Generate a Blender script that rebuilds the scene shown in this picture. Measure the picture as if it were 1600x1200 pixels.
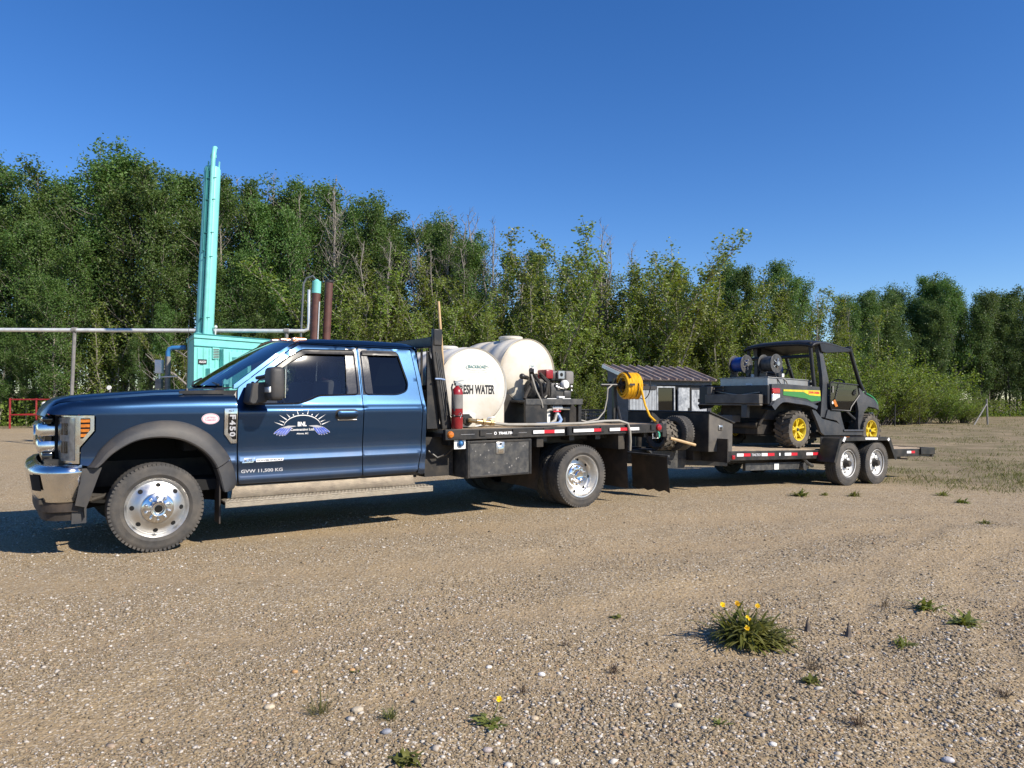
import bpy, bmesh, math, random
import numpy as np
from mathutils import Matrix, Vector
from mathutils.geometry import delaunay_2d_cdt

for _o in list(bpy.data.objects):
    bpy.data.objects.remove(_o)
scene = bpy.context.scene
COL = scene.collection
R = math.radians

# ------------------------------------------------------------------ camera
F_PX = 1130.0
cam_data = bpy.data.cameras.new('camera')
cam_data.sensor_width = 36.0
cam_data.lens = F_PX / 1600.0 * 36.0
cam_data.clip_start = 0.05
cam_data.clip_end = 3000.0
cam = bpy.data.objects.new('camera', cam_data)
cam.location = (0, 0, 1.40)
cam.rotation_euler = (R(90) + math.atan(22 / F_PX), 0, 0)
COL.objects.link(cam)
scene.camera = cam

# ------------------------------------------------------------------ light
SUN_DIR = Vector((0.664, -0.43, 0.61)).normalized()      # towards the sun
sun_el = math.asin(SUN_DIR.z)
sun_az = math.atan2(SUN_DIR.x, SUN_DIR.y)                 # clockwise from +Y
world = bpy.data.worlds.new('World')
scene.world = world
world.use_nodes = True
wn, wl = world.node_tree.nodes, world.node_tree.links
wn.clear()
w_out = wn.new('ShaderNodeOutputWorld')
w_bg = wn.new('ShaderNodeBackground')
w_sky = wn.new('ShaderNodeTexSky')
w_sky.sky_type = 'NISHITA'
w_sky.sun_disc = False
w_sky.sun_elevation = sun_el
w_sky.sun_rotation = sun_az
w_sky.altitude = 700
w_sky.air_density = 1.0
w_sky.dust_density = 0.15
w_sky.ozone_density = 4.0
w_bg.inputs['Strength'].default_value = 0.115
w_hs = wn.new('ShaderNodeHueSaturation')
w_hs.inputs['Saturation'].default_value = 1.26
w_hs.inputs['Hue'].default_value = 0.510
wl.new(w_sky.outputs[0], w_hs.inputs['Color'])
wl.new(w_hs.outputs[0], w_bg.inputs['Color'])
wl.new(w_bg.outputs[0], w_out.inputs['Surface'])

sun_data = bpy.data.lights.new('sun', 'SUN')
sun_data.energy = 5.0
sun_data.angle = R(0.5)
sun_data.color = (1.0, 0.915, 0.79)
sun = bpy.data.objects.new('sun', sun_data)
sun.rotation_euler = SUN_DIR.to_track_quat('Z', 'Y').to_euler()
sun.location = SUN_DIR * 60
COL.objects.link(sun)

scene.view_settings.view_transform = 'Standard'
scene.view_settings.look = 'None'
scene.view_settings.exposure = 0.46
scene.view_settings.gamma = 1.0
scene.view_settings.use_curve_mapping = False
scene.render.engine = 'CYCLES'
scene.cycles.max_bounces = 8
scene.cycles.transparent_max_bounces = 16
scene.cycles.caustics_reflective = False
scene.cycles.caustics_refractive = False
scene.cycles.use_denoising = True

# ------------------------------------------------------------------ materials
def new_mat(name):
    m = bpy.data.materials.new(name)
    m.use_nodes = True
    m.node_tree.nodes.clear()
    return m, m.node_tree.nodes, m.node_tree.links

def mat(name, col, rough=0.5, metal=0.0, var=0.12, scale=6.0, bump=0.0, bscale=120.0, coat=0.0,
        dirt=None, dirt_amt=0.0, dirt_scale=3.0, spec=0.5, rvar=0.0, dirt_low=None):
    """Principled with noise variation of colour, optional dust patches and relief."""
    m, n, l = new_mat(name)
    out = n.new('ShaderNodeOutputMaterial')
    p = n.new('ShaderNodeBsdfPrincipled')
    l.new(p.outputs[0], out.inputs['Surface'])
    p.inputs['Roughness'].default_value = rough
    p.inputs['Metallic'].default_value = metal
    p.inputs['Coat Weight'].default_value = coat
    p.inputs['Coat Roughness'].default_value = 0.03
    p.inputs['Specular IOR Level'].default_value = spec
    tc = n.new('ShaderNodeTexCoord')
    nz = n.new('ShaderNodeTexNoise')
    nz.inputs['Scale'].default_value = scale
    nz.inputs['Detail'].default_value = 6
    l.new(tc.outputs['Object'], nz.inputs['Vector'])
    mx = n.new('ShaderNodeMix'); mx.data_type = 'RGBA'
    c = Vector(col)
    mx.inputs['A'].default_value = (*(c * (1 - var)), 1)
    mx.inputs['B'].default_value = (*[min(1, v) for v in c * (1 + var)], 1)
    rp = n.new('ShaderNodeMapRange')
    rp.inputs['From Min'].default_value = 0.3; rp.inputs['From Max'].default_value = 0.7
    l.new(nz.outputs['Fac'], rp.inputs['Value'])
    l.new(rp.outputs[0], mx.inputs['Factor'])
    last = mx.outputs['Result']
    if dirt is not None and dirt_amt > 0:
        d = n.new('ShaderNodeTexNoise'); d.inputs['Scale'].default_value = dirt_scale
        d.inputs['Detail'].default_value = 9; d.inputs['Roughness'].default_value = 0.65
        l.new(tc.outputs['Object'], d.inputs['Vector'])
        r2 = n.new('ShaderNodeMapRange')
        r2.inputs['From Min'].default_value = 0.42; r2.inputs['From Max'].default_value = 0.72
        r2.inputs['To Max'].default_value = dirt_amt
        l.new(d.outputs['Fac'], r2.inputs['Value'])
        m2 = n.new('ShaderNodeMix'); m2.data_type = 'RGBA'
        l.new(r2.outputs[0], m2.inputs['Factor'])
        l.new(last, m2.inputs['A'])
        m2.inputs['B'].default_value = (*dirt, 1)
        last = m2.outputs['Result']
        if rvar > 0:
            r3 = n.new('ShaderNodeMath'); r3.operation = 'MULTIPLY_ADD'
            l.new(r2.outputs[0], r3.inputs[0]); r3.inputs[1].default_value = rvar; r3.inputs[2].default_value = rough
            l.new(r3.outputs[0], p.inputs['Roughness'])
    l.new(last, p.inputs['Base Color'])
    if bump > 0:
        bn = n.new('ShaderNodeTexNoise'); bn.inputs['Scale'].default_value = bscale
        bn.inputs['Detail'].default_value = 4
        l.new(tc.outputs['Object'], bn.inputs['Vector'])
        b = n.new('ShaderNodeBump'); b.inputs['Strength'].default_value = bump
        b.inputs['Distance'].default_value = 0.01
        l.new(bn.outputs['Fac'], b.inputs['Height'])
        l.new(b.outputs[0], p.inputs['Normal'])
    return m

DUST = (0.24, 0.19, 0.13)
M = {}
def car_paint():
    m, n, l = new_mat('blue_metallic_paint')
    out = n.new('ShaderNodeOutputMaterial'); p = n.new('ShaderNodeBsdfPrincipled')
    l.new(p.outputs[0], out.inputs['Surface'])
    tc = n.new('ShaderNodeTexCoord')
    fl = n.new('ShaderNodeTexVoronoi'); fl.inputs['Scale'].default_value = 900
    l.new(tc.outputs['Object'], fl.inputs['Vector'])
    hs = n.new('ShaderNodeMix'); hs.data_type = 'RGBA'
    hs.inputs['A'].default_value = (0.010, 0.031, 0.074, 1); hs.inputs['B'].default_value = (0.018, 0.054, 0.118, 1)
    sp = n.new('ShaderNodeSeparateColor'); l.new(fl.outputs['Color'], sp.inputs[0]); l.new(sp.outputs[0], hs.inputs['Factor'])
    d = n.new('ShaderNodeTexNoise'); d.inputs['Scale'].default_value = 4; d.inputs['Detail'].default_value = 10
    l.new(tc.outputs['Object'], d.inputs['Vector'])
    # road dust: more towards the sills
    sx = n.new('ShaderNodeSeparateXYZ'); l.new(tc.outputs['Object'], sx.inputs[0])
    zr = n.new('ShaderNodeMapRange'); zr.inputs['From Min'].default_value = 1.1; zr.inputs['From Max'].default_value = 0.5
    zr.inputs['To Min'].default_value = 0.02; zr.inputs['To Max'].default_value = 0.30
    l.new(sx.outputs['Z'], zr.inputs['Value'])
    mu = n.new('ShaderNodeMath'); mu.operation = 'MULTIPLY'; l.new(zr.outputs[0], mu.inputs[0]); l.new(d.outputs['Fac'], mu.inputs[1])
    m2 = n.new('ShaderNodeMix'); m2.data_type = 'RGBA'
    l.new(mu.outputs[0], m2.inputs['Factor']); l.new(hs.outputs['Result'], m2.inputs['A']); m2.inputs['B'].default_value = (*DUST, 1)
    l.new(m2.outputs['Result'], p.inputs['Base Color'])
    p.inputs['Metallic'].default_value = 0.88
    p.inputs['Roughness'].default_value = 0.36
    p.inputs['Coat Weight'].default_value = 0.55
    p.inputs['Coat Roughness'].default_value = 0.04
    return m
M['paint'] = car_paint()
M['plastic'] = mat('dark_textured_plastic', (0.032, 0.033, 0.036), 0.55, bump=0.15, bscale=500, dirt=DUST, dirt_amt=0.22, dirt_scale=2.5)
M['black'] = mat('black_paint', (0.014, 0.014, 0.015), 0.38, dirt=DUST, dirt_amt=0.18, dirt_scale=5, rvar=0.8)
M['black_gloss'] = mat('black_gloss_trim', (0.008, 0.008, 0.009), 0.12, coat=0.6, bump=0.05, bscale=14)
M['matte_black'] = mat('matte_black_rubber', (0.011, 0.010, 0.010), 0.8, dirt=DUST, dirt_amt=0.22, dirt_scale=4)
M['under'] = mat('grimy_undercarriage', (0.020, 0.018, 0.016), 0.8, dirt=DUST, dirt_amt=0.25, dirt_scale=4)
M['chrome'] = mat('chrome', (0.78, 0.77, 0.75), 0.11, metal=1.0, var=0.03, dirt=DUST, dirt_amt=0.30, dirt_scale=7, rvar=0.9)
M['alu'] = mat('polished_aluminium', (0.64, 0.63, 0.61), 0.34, metal=1.0, var=0.05, dirt=(0.3, 0.27, 0.22), dirt_amt=0.35, dirt_scale=9, rvar=0.7)
M['steel'] = mat('bare_steel', (0.55, 0.55, 0.54), 0.34, metal=0.9, var=0.1, dirt=DUST, dirt_amt=0.3, dirt_scale=8)
M['kick'] = mat('ground_reflection_kick_plate', (0.20, 0.165, 0.12), 0.4, metal=0.5, var=0.2, scale=14, bump=0.4, bscale=160, dirt=(0.12, 0.09, 0.06), dirt_amt=0.5, dirt_scale=4)  # ground reflection put into a darker, browner colour than the step
M['step'] = mat('dusty_tread_plate', (0.34, 0.30, 0.235), 0.45, metal=0.45, var=0.15, scale=20, bump=0.5, bscale=160, dirt=DUST, dirt_amt=0.5, dirt_scale=5)
M['tyre'] = mat('tyre_rubber', (0.050, 0.048, 0.046), 0.82, var=0.2, scale=14, bump=0.2, bscale=90, dirt=(0.16, 0.135, 0.105), dirt_amt=0.6, dirt_scale=4)
M['mud_tyre'] = mat('dusty_tyre_rubber', (0.075, 0.067, 0.057), 0.88, var=0.3, scale=14, bump=0.3, bscale=90, dirt=(0.22, 0.18, 0.13), dirt_amt=0.6, dirt_scale=6)
M['hole'] = mat('dark_opening', (0.006, 0.006, 0.006), 0.9)
M['amber'] = mat('amber_lens', (0.50, 0.15, 0.014), 0.18, var=0.25, scale=40, coat=0.5)
M['red'] = mat('red_lens', (0.36, 0.008, 0.014), 0.2, var=0.2, scale=30, coat=0.5)
M['red_paint'] = mat('red_paint', (0.26, 0.010, 0.016), 0.35, var=0.15, dirt=DUST, dirt_amt=0.2)
M['tape_white'] = mat('reflective_white_tape', (0.80, 0.80, 0.80), 0.4, var=0.08, scale=60, dirt=DUST, dirt_amt=0.25, dirt_scale=20)
M['tape_red'] = mat('reflective_red_tape', (0.55, 0.015, 0.03), 0.4, var=0.12, scale=60)
M['white'] = mat('white_paint', (0.76, 0.76, 0.74), 0.4, var=0.05, dirt=DUST, dirt_amt=0.2, dirt_scale=6)
M['white_print'] = mat('white_lettering', (0.80, 0.80, 0.80), 0.45, var=0.05)
M['grey_print'] = mat('grey_lettering', (0.42, 0.42, 0.44), 0.5, var=0.05)
M['blue_print'] = mat('blue_feather_print', (0.04, 0.09, 0.46), 0.45, var=0.25, scale=25)
M['navy_print'] = mat('navy_feather_print', (0.015, 0.02, 0.05), 0.4, var=0.1)
M['black_print'] = mat('black_lettering', (0.012, 0.012, 0.014), 0.5)
M['green_print'] = mat('dark_green_lettering', (0.03, 0.16, 0.16), 0.5)
M['poly'] = mat('cream_polyethylene', (0.64, 0.605, 0.52), 0.42, var=0.05, scale=2.5, dirt=(0.42, 0.33, 0.22), dirt_amt=0.6, dirt_scale=3)
M['poly_white'] = mat('white_polyethylene', (0.64, 0.625, 0.575), 0.42, var=0.04, scale=2.5, dirt=(0.46, 0.38, 0.26), dirt_amt=0.5, dirt_scale=3)
M['toolbox'] = mat('charcoal_toolbox', (0.035, 0.036, 0.038), 0.5, var=0.2, scale=12, dirt=(0.15, 0.14, 0.12), dirt_amt=0.6, dirt_scale=11)
M['trailer_box'] = mat('weathered_grey_box', (0.085, 0.078, 0.070), 0.6, var=0.2, scale=5, dirt=(0.2, 0.17, 0.13), dirt_amt=0.4, dirt_scale=5)
M['deck_wood'] = mat('worn_deck_plank', (0.40, 0.31, 0.21), 0.8, var=0.25, scale=18, bump=0.3, bscale=60, dirt=(0.22, 0.17, 0.11), dirt_amt=0.5)
M['yellow_hose'] = mat('yellow_hose', (0.86, 0.46, 0.012), 0.42, var=0.12, scale=20, dirt=(0.2, 0.12, 0.03), dirt_amt=0.3, dirt_scale=10)
M['grey_hose'] = mat('grey_hose', (0.30, 0.285, 0.25), 0.5, var=0.12, scale=10, dirt=DUST, dirt_amt=0.3)
M['blue_hose'] = mat('pale_blue_hose', (0.25, 0.36, 0.58), 0.4, var=0.1)
M['brass'] = mat('brass_fitting', (0.45, 0.33, 0.17), 0.35, metal=0.8, var=0.15, dirt=DUST, dirt_amt=0.4)
M['blue_reel'] = mat('blue_air_hose', (0.008, 0.04, 0.22), 0.4, var=0.2, scale=30)
M['utv_grey'] = mat('utv_grey_plastic', (0.036, 0.040, 0.047), 0.5, bump=0.1, bscale=400, dirt=DUST, dirt_amt=0.2)
M['utv_black'] = mat('utv_black_metal', (0.010, 0.011, 0.014), 0.5, dirt=DUST, dirt_amt=0.05)
M['utv_green'] = mat('utv_green', (0.02, 0.19, 0.035), 0.28, var=0.05, coat=0.4)
M['utv_yellow'] = mat('utv_yellow', (0.74, 0.55, 0.02), 0.4, var=0.1, dirt=(0.22, 0.16, 0.07), dirt_amt=0.55, dirt_scale=8)
M['steel_box'] = mat('brushed_steel_box', (0.36, 0.36, 0.355), 0.42, metal=0.5, var=0.1, scale=14, dirt=DUST, dirt_amt=0.25)
M['teal'] = mat('turquoise_paint', (0.20, 0.60, 0.55), 0.45, var=0.08, scale=2, dirt=(0.14, 0.34, 0.31), dirt_amt=0.45, dirt_scale=5)
M['teal_dark'] = mat('dark_teal_trim', (0.03, 0.19, 0.20), 0.5)
M['rust'] = mat('rusty_brown_pipe', (0.085, 0.034, 0.027), 0.6, var=0.25, scale=5, dirt=(0.16, 0.07, 0.05), dirt_amt=0.5, dirt_scale=3)
M['galv'] = mat('galvanised_pipe', (0.74, 0.75, 0.74), 0.30, metal=0.3, var=0.15, scale=6)
M['post'] = mat('weathered_grey_post', (0.20, 0.19, 0.18), 0.7, var=0.2, scale=8)
M['blue_pipe'] = mat('blue_pipe', (0.04, 0.18, 0.42), 0.4)
M['shed_wood'] = mat('grey_blue_boards', (0.30, 0.325, 0.35), 0.75, var=0.18, scale=9, bump=0.3, bscale=40, dirt=(0.2, 0.2, 0.19), dirt_amt=0.5, dirt_scale=7)
M['shed_peel'] = mat('peeling_white_paint', (0.38, 0.40, 0.42), 0.7, var=0.15, scale=8, dirt=(0.06, 0.075, 0.10), dirt_amt=0.95, dirt_scale=6)
M['shed_dark'] = mat('dark_grey_and_wall_shade', (0.10, 0.115, 0.135), 0.7, var=0.2, scale=6)  # dark grey; on the side wall it holds shade put into the colour
M['shed_black'] = mat('dark_timber', (0.03, 0.03, 0.033), 0.75)
M['rust_roof'] = mat('rusty_roof_sheet', (0.075, 0.052, 0.048), 0.6, metal=0.2, var=0.3, scale=6, dirt=(0.30, 0.28, 0.27), dirt_amt=0.5, dirt_scale=2)
M['rust_rib'] = mat('rusty_roof_rib', (0.22, 0.155, 0.13), 0.65, var=0.35, scale=8, dirt=(0.42, 0.40, 0.38), dirt_amt=0.6, dirt_scale=3)
M['seat'] = mat('grey_seat_fabric', (0.05, 0.05, 0.052), 0.85)
M['wood'] = mat('bare_wood_handle', (0.52, 0.36, 0.19), 0.6, var=0.15, scale=14)
M['paper'] = mat('pale_paper', (0.62, 0.70, 0.72), 0.7)
M['label'] = mat('white_label', (0.72, 0.72, 0.68), 0.5)
M['green_knob'] = mat('green_knob', (0.05, 0.33, 0.22), 0.4)
M['flap'] = mat('rubber_mudflap', (0.030, 0.024, 0.020), 0.75, dirt=(0.15, 0.10, 0.065), dirt_amt=0.5, dirt_scale=3)  # brown patches hold light bounced off the ground, put into the colour
M['clear_lens'] = mat('clear_lamp_lens', (0.66, 0.68, 0.69), 0.15, metal=0.3, var=0.3, scale=22, coat=0.8)
M['pink'] = mat('pink_print', (0.65, 0.22, 0.36), 0.5)
M['white_metal'] = mat('white_cast_metal', (0.70, 0.70, 0.68), 0.3, metal=0.3)

def glass(name, tint, gloss_boost=1.0):
    m, n, l = new_mat(name)
    out = n.new('ShaderNodeOutputMaterial'); mix = n.new('ShaderNodeMixShader')
    tr = n.new('ShaderNodeBsdfTransparent'); tr.inputs[0].default_value = (*tint, 1)
    gl = n.new('ShaderNodeBsdfGlossy'); gl.inputs['Roughness'].default_value = 0.02
    tc = n.new('ShaderNodeTexCoord'); nz = n.new('ShaderNodeTexNoise'); nz.inputs['Scale'].default_value = 1.3
    l.new(tc.outputs['Object'], nz.inputs['Vector'])
    bp = n.new('ShaderNodeBump'); bp.inputs['Strength'].default_value = 0.04; l.new(nz.outputs['Fac'], bp.inputs['Height'])
    fr = n.new('ShaderNodeFresnel'); fr.inputs['IOR'].default_value = 1.5
    l.new(bp.outputs[0], gl.inputs['Normal'])
    ml = n.new('ShaderNodeMath'); ml.operation = 'MULTIPLY'; ml.inputs[1].default_value = gloss_boost; ml.use_clamp = True
    l.new(fr.outputs[0], ml.inputs[0]); l.new(ml.outputs[0], mix.inputs[0])
    l.new(tr.outputs[0], mix.inputs[1]); l.new(gl.outputs[0], mix.inputs[2]); l.new(mix.outputs[0], out.inputs['Surface'])
    return m
M['glass'] = glass('tinted_glass', (0.78, 0.82, 0.82), 2.0)
M['glass_dark'] = glass('privacy_glass', (0.10, 0.11, 0.12), 1.5)
M['glass_ws'] = glass('windscreen_glass', (0.70, 0.76, 0.77), 2.0)
M['lens_glass'] = glass('lamp_glass', (0.95, 0.95, 0.95), 1.2)
M['smoked'] = glass('smoked_polycarbonate', (0.30, 0.31, 0.32), 1.2)

def leaf_mat(name, c1, c2, trans=0.35, gloss=0.25):
    m, n, l = new_mat(name)
    out = n.new('ShaderNodeOutputMaterial')
    g = n.new('ShaderNodeNewGeometry'); oi = n.new('ShaderNodeObjectInfo')
    mx = n.new('ShaderNodeMix'); mx.data_type = 'RGBA'
    mx.inputs['A'].default_value = (*c1, 1); mx.inputs['B'].default_value = (*c2, 1)
    l.new(g.outputs['Random Per Island'], mx.inputs['Factor'])
    hs = n.new('ShaderNodeHueSaturation')
    mr = n.new('ShaderNodeMapRange'); mr.inputs['To Min'].default_value = 0.485; mr.inputs['To Max'].default_value = 0.515
    l.new(oi.outputs['Random'], mr.inputs['Value']); l.new(mr.outputs[0], hs.inputs['Hue'])
    mr2 = n.new('ShaderNodeMapRange'); mr2.inputs['To Min'].default_value = 0.8; mr2.inputs['To Max'].default_value = 1.2
    l.new(oi.outputs['Random'], mr2.inputs['Value']); l.new(mr2.outputs[0], hs.inputs['Value'])
    l.new(mx.outputs['Result'], hs.inputs['Color'])
    p = n.new('ShaderNodeBsdfPrincipled'); p.inputs['Roughness'].default_value = 0.42
    p.inputs['Specular IOR Level'].default_value = gloss * 2
    l.new(hs.outputs[0], p.inputs['Base Color'])
    t = n.new('ShaderNodeBsdfTranslucent')
    h2 = n.new('ShaderNodeHueSaturation'); h2.inputs['Hue'].default_value = 0.48; h2.inputs['Saturation'].default_value = 1.15; h2.inputs['Value'].default_value = 1.3
    l.new(hs.outputs[0], h2.inputs['Color']); l.new(h2.outputs[0], t.inputs['Color'])
    ms = n.new('ShaderNodeMixShader'); ms.inputs[0].default_value = trans
    l.new(p.outputs[0], ms.inputs[1]); l.new(t.outputs[0], ms.inputs[2]); l.new(ms.outputs[0], out.inputs['Surface'])
    return m
M['leaf_aspen'] = leaf_mat('aspen_leaf', (0.052, 0.112, 0.026), (0.138, 0.212, 0.056), 0.37, 0.15)
M['leaf_poplar'] = leaf_mat('young_poplar_leaf', (0.118, 0.178, 0.030), (0.245, 0.300, 0.068), 0.38, 0.22)
M['leaf_willow'] = leaf_mat('willow_leaf', (0.100, 0.165, 0.026), (0.215, 0.275, 0.060), 0.4, 0.15)
M['leaf_far'] = leaf_mat('far_poplar_leaf', (0.055, 0.105, 0.032), (0.130, 0.185, 0.060), 0.38, 0.12)
M['leaf_weed'] = leaf_mat('weed_leaf', (0.105, 0.130, 0.024), (0.205, 0.215, 0.060), 0.3, 0.10)
M['leaf_dry'] = leaf_mat('dry_stalk', (0.06, 0.04, 0.028), (0.13, 0.095, 0.06), 0.1, 0.1)
M['grass'] = leaf_mat('short_grass', (0.085, 0.105, 0.028), (0.20, 0.19, 0.07), 0.3, 0.1)
M['petal'] = leaf_mat('yellow_petal', (0.75, 0.47, 0.01), (0.85, 0.62, 0.02), 0.2, 0.2)
M['bark'] = mat('pale_poplar_bark', (0.27, 0.245, 0.20), 0.85, var=0.35, scale=5, bump=0.4, bscale=30, dirt=(0.07, 0.06, 0.05), dirt_amt=0.6, dirt_scale=6)
M['bark_white'] = mat('white_aspen_bark', (0.42, 0.39, 0.33), 0.85, var=0.3, scale=6, dirt=(0.09, 0.075, 0.06), dirt_amt=0.7, dirt_scale=5)
M['bark_dark'] = mat('brown_twig', (0.115, 0.095, 0.08), 0.9, var=0.3, scale=7)
M['twig_grey'] = mat('grey_dead_twig', (0.24, 0.215, 0.19), 0.9, var=0.3, scale=7)

def stone_mat():
    m, n, l = new_mat('pebble')
    out = n.new('ShaderNodeOutputMaterial'); p = n.new('ShaderNodeBsdfPrincipled')
    l.new(p.outputs[0], out.inputs['Surface']); p.inputs['Roughness'].default_value = 0.8
    g = n.new('ShaderNodeNewGeometry'); rp = n.new('ShaderNodeValToRGB')
    e = rp.color_ramp.elements
    stops = [(0.0, (0.21, 0.160, 0.10)), (0.25, (0.30, 0.230, 0.138)), (0.45, (0.36, 0.278, 0.17)), (0.62, (0.33, 0.275, 0.20)),
             (0.72, (0.43, 0.34, 0.22)), (0.80, (0.42, 0.27, 0.15)), (0.86, (0.56, 0.50, 0.42)), (1.0, (0.74, 0.69, 0.61))]
    e[0].position, e[0].color = stops[0][0], (*stops[0][1], 1)
    e[1].position, e[1].color = stops[-1][0], (*stops[-1][1], 1)
    for pos, c in stops[1:-1]:
        x = e.new(pos); x.color = (*c, 1)
    l.new(g.outputs['Random Per Island'], rp.inputs[0])
    tc = n.new('ShaderNodeTexCoord'); nz = n.new('ShaderNodeTexNoise'); nz.inputs['Scale'].default_value = 150; nz.inputs['Detail'].default_value = 4
    l.new(tc.outputs['Object'], nz.inputs['Vector'])
    mx = n.new('ShaderNodeMix'); mx.data_type = 'RGBA'; mx.blend_type = 'MULTIPLY'; mx.inputs['Factor'].default_value = 0.5
    l.new(rp.outputs[0], mx.inputs['A']); l.new(nz.outputs['Fac'], mx.inputs['B'])
    l.new(mx.outputs['Result'], p.inputs['Base Color'])
    return m
M['pebble'] = stone_mat()

def ground_mat():
    m, n, l = new_mat('gravel_lot')
    out = n.new('ShaderNodeOutputMaterial'); p = n.new('ShaderNodeBsdfPrincipled')
    l.new(p.outputs[0], out.inputs['Surface']); p.inputs['Roughness'].default_value = 0.9
    p.inputs['Specular IOR Level'].default_value = 0.25
    tc = n.new('ShaderNodeTexCoord')
    def noise(scale, detail=5, rough=0.55):
        z = n.new('ShaderNodeTexNoise'); z.inputs['Scale'].default_value = scale
        z.inputs['Detail'].default_value = detail; z.inputs['Roughness'].default_value = rough
        l.new(tc.outputs['Object'], z.inputs['Vector']); return z.outputs['Fac']
    def rng(v, a, b, c=0.0, d=1.0):
        r = n.new('ShaderNodeMapRange'); r.inputs['From Min'].default_value = a; r.inputs['From Max'].default_value = b
        r.inputs['To Min'].default_value = c; r.inputs['To Max'].default_value = d; l.new(v, r.inputs['Value']); return r.outputs[0]
    def mix(f, a, b, mode='MIX'):
        x = n.new('ShaderNodeMix'); x.data_type = 'RGBA'; x.blend_type = mode
        if isinstance(f, float): x.inputs['Factor'].default_value = f
        else: l.new(f, x.inputs['Factor'])
        for k, v in (('A', a), ('B', b)):
            if isinstance(v, tuple): x.inputs[k].default_value = (*v, 1)
            else: l.new(v, x.inputs[k])
        return x.outputs['Result']
    base = mix(rng(noise(0.55, 6), 0.35, 0.65), (0.335, 0.246, 0.134), (0.285, 0.218, 0.130))
    base = mix(rng(noise(2.3, 8, 0.6), 0.45, 0.7, 0, 0.55), base, (0.39, 0.285, 0.150))
    # stone speckle, two sizes
    def stones(scale, wh, amt, dist):
        v = n.new('ShaderNodeTexVoronoi'); v.inputs['Scale'].default_value = scale; v.inputs['Randomness'].default_value = 1.0
        l.new(tc.outputs['Object'], v.inputs['Vector'])
        sc = n.new('ShaderNodeSeparateColor'); l.new(v.outputs['Color'], sc.inputs[0])
        rp = n.new('ShaderNodeValToRGB'); e = rp.color_ramp.elements
        e[0].position = 0; e[0].color = (0.075, 0.058, 0.042, 1)
        e[1].position = 1.0; e[1].color = (0.74, 0.68, 0.57, 1)
        for pos, c in ((0.25, (0.20, 0.155, 0.105)), (0.5, (0.31, 0.245, 0.165)), (0.72, (0.42, 0.345, 0.25)), (wh, (0.58, 0.51, 0.40))):
            x = e.new(pos); x.color = (*c, 1)
        l.new(sc.outputs[0], rp.inputs[0])
        msk = rng(v.outputs['Distance'], dist, dist * 0.6, 0, 1)
        return rp.outputs[0], msk, v.outputs['Distance']
    c1, m1, d1 = stones(80, 0.84, 0.7, 0.55)
    c2, m2, d2 = stones(36, 0.83, 0.5, 0.44)
    pick = rng(noise(6.0, 3), 0.35, 0.60, 0.35, 1.0)
    mm = n.new('ShaderNodeMath'); mm.operation = 'MULTIPLY'; l.new(m1, mm.inputs[0]); mm.inputs[1].default_value = 0.80
    col = mix(mm.outputs[0], base, c1)
    mq = n.new('ShaderNodeMath'); mq.operation = 'MULTIPLY'; l.new(m2, mq.inputs[0]); l.new(pick, mq.inputs[1])
    mq2 = n.new('ShaderNodeMath'); mq2.operation = 'MULTIPLY'; l.new(mq.outputs[0], mq2.inputs[0]); mq2.inputs[1].default_value = 0.85
    sd = n.new('ShaderNodeAttribute'); sd.attribute_name = 'sand'
    inv = rng(sd.outputs['Fac'], 0, 1, 1, 0.25)
    mq3 = n.new('ShaderNodeMath'); mq3.operation = 'MULTIPLY'; l.new(mq2.outputs[0], mq3.inputs[0]); l.new(inv, mq3.inputs[1])
    sn = n.new('ShaderNodeMath'); sn.operation = 'MULTIPLY'; l.new(sd.outputs['Fac'], sn.inputs[0]); sn.inputs[1].default_value = 0.45
    col = mix(sn.outputs[0], col, (0.37, 0.27, 0.155))
    col = mix(mq3.outputs[0], col, c2)
    # vegetated verge: attribute painted on the sheet from the terrain function
    at = n.new('ShaderNodeAttribute'); at.attribute_name = 'verge'
    gcol = mix(rng(noise(1.2, 8, 0.65), 0.38, 0.66), (0.140, 0.125, 0.058), (0.200, 0.150, 0.092))
    gcol = mix(rng(noise(9, 6), 0.5, 0.75, 0, 0.6), gcol, (0.27, 0.21, 0.14))
    gm = n.new('ShaderNodeMath'); gm.operation = 'MULTIPLY'; l.new(at.outputs['Fac'], gm.inputs[0]); l.new(rng(noise(0.9, 8, 0.65), 0.28, 0.58), gm.inputs[1])
    col = mix(gm.outputs[0], col, gcol)
    l.new(col, p.inputs['Base Color'])
    # relief
    b1 = n.new('ShaderNodeBump'); b1.inputs['Strength'].default_value = 0.55; b1.inputs['Distance'].default_value = 0.012; b1.invert = True
    l.new(d2, b1.inputs['Height'])
    b2 = n.new('ShaderNodeBump'); b2.inputs['Strength'].default_value = 0.55; b2.inputs['Distance'].default_value = 0.006; b2.invert = True
    l.new(d1, b2.inputs['Height']); l.new(b1.outputs[0], b2.inputs['Normal'])
    b3 = n.new('ShaderNodeBump'); b3.inputs['Strength'].default_value = 0.5; b3.inputs['Distance'].default_value = 0.03
    l.new(noise(14, 8, 0.7), b3.inputs['Height']); l.new(b2.outputs[0], b3.inputs['Normal'])
    l.new(b3.outputs[0], p.inputs['Normal'])
    return m
M['ground'] = ground_mat()

# ------------------------------------------------------------------ frames of reference
TH = R(34.5)
RIG = Matrix.Translation((-3.826, 7.472, 0)) @ Matrix.Rotation(TH, 4, 'Z')      # truck: +x to its tail, -y to the camera side
SLOPE = 0.0333
TRL = RIG @ Matrix.Translation((8, 0, -0.02)) @ Matrix.Rotation(SLOPE, 4, 'Y') @ Matrix.Translation((-8, 0, 0))
WORLD = Matrix.Identity(4)
def tz(x, z):          # height in the truck frame -> height in the tilted trailer frame
    return z + SLOPE * (x - 8) + 0.02

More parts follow.
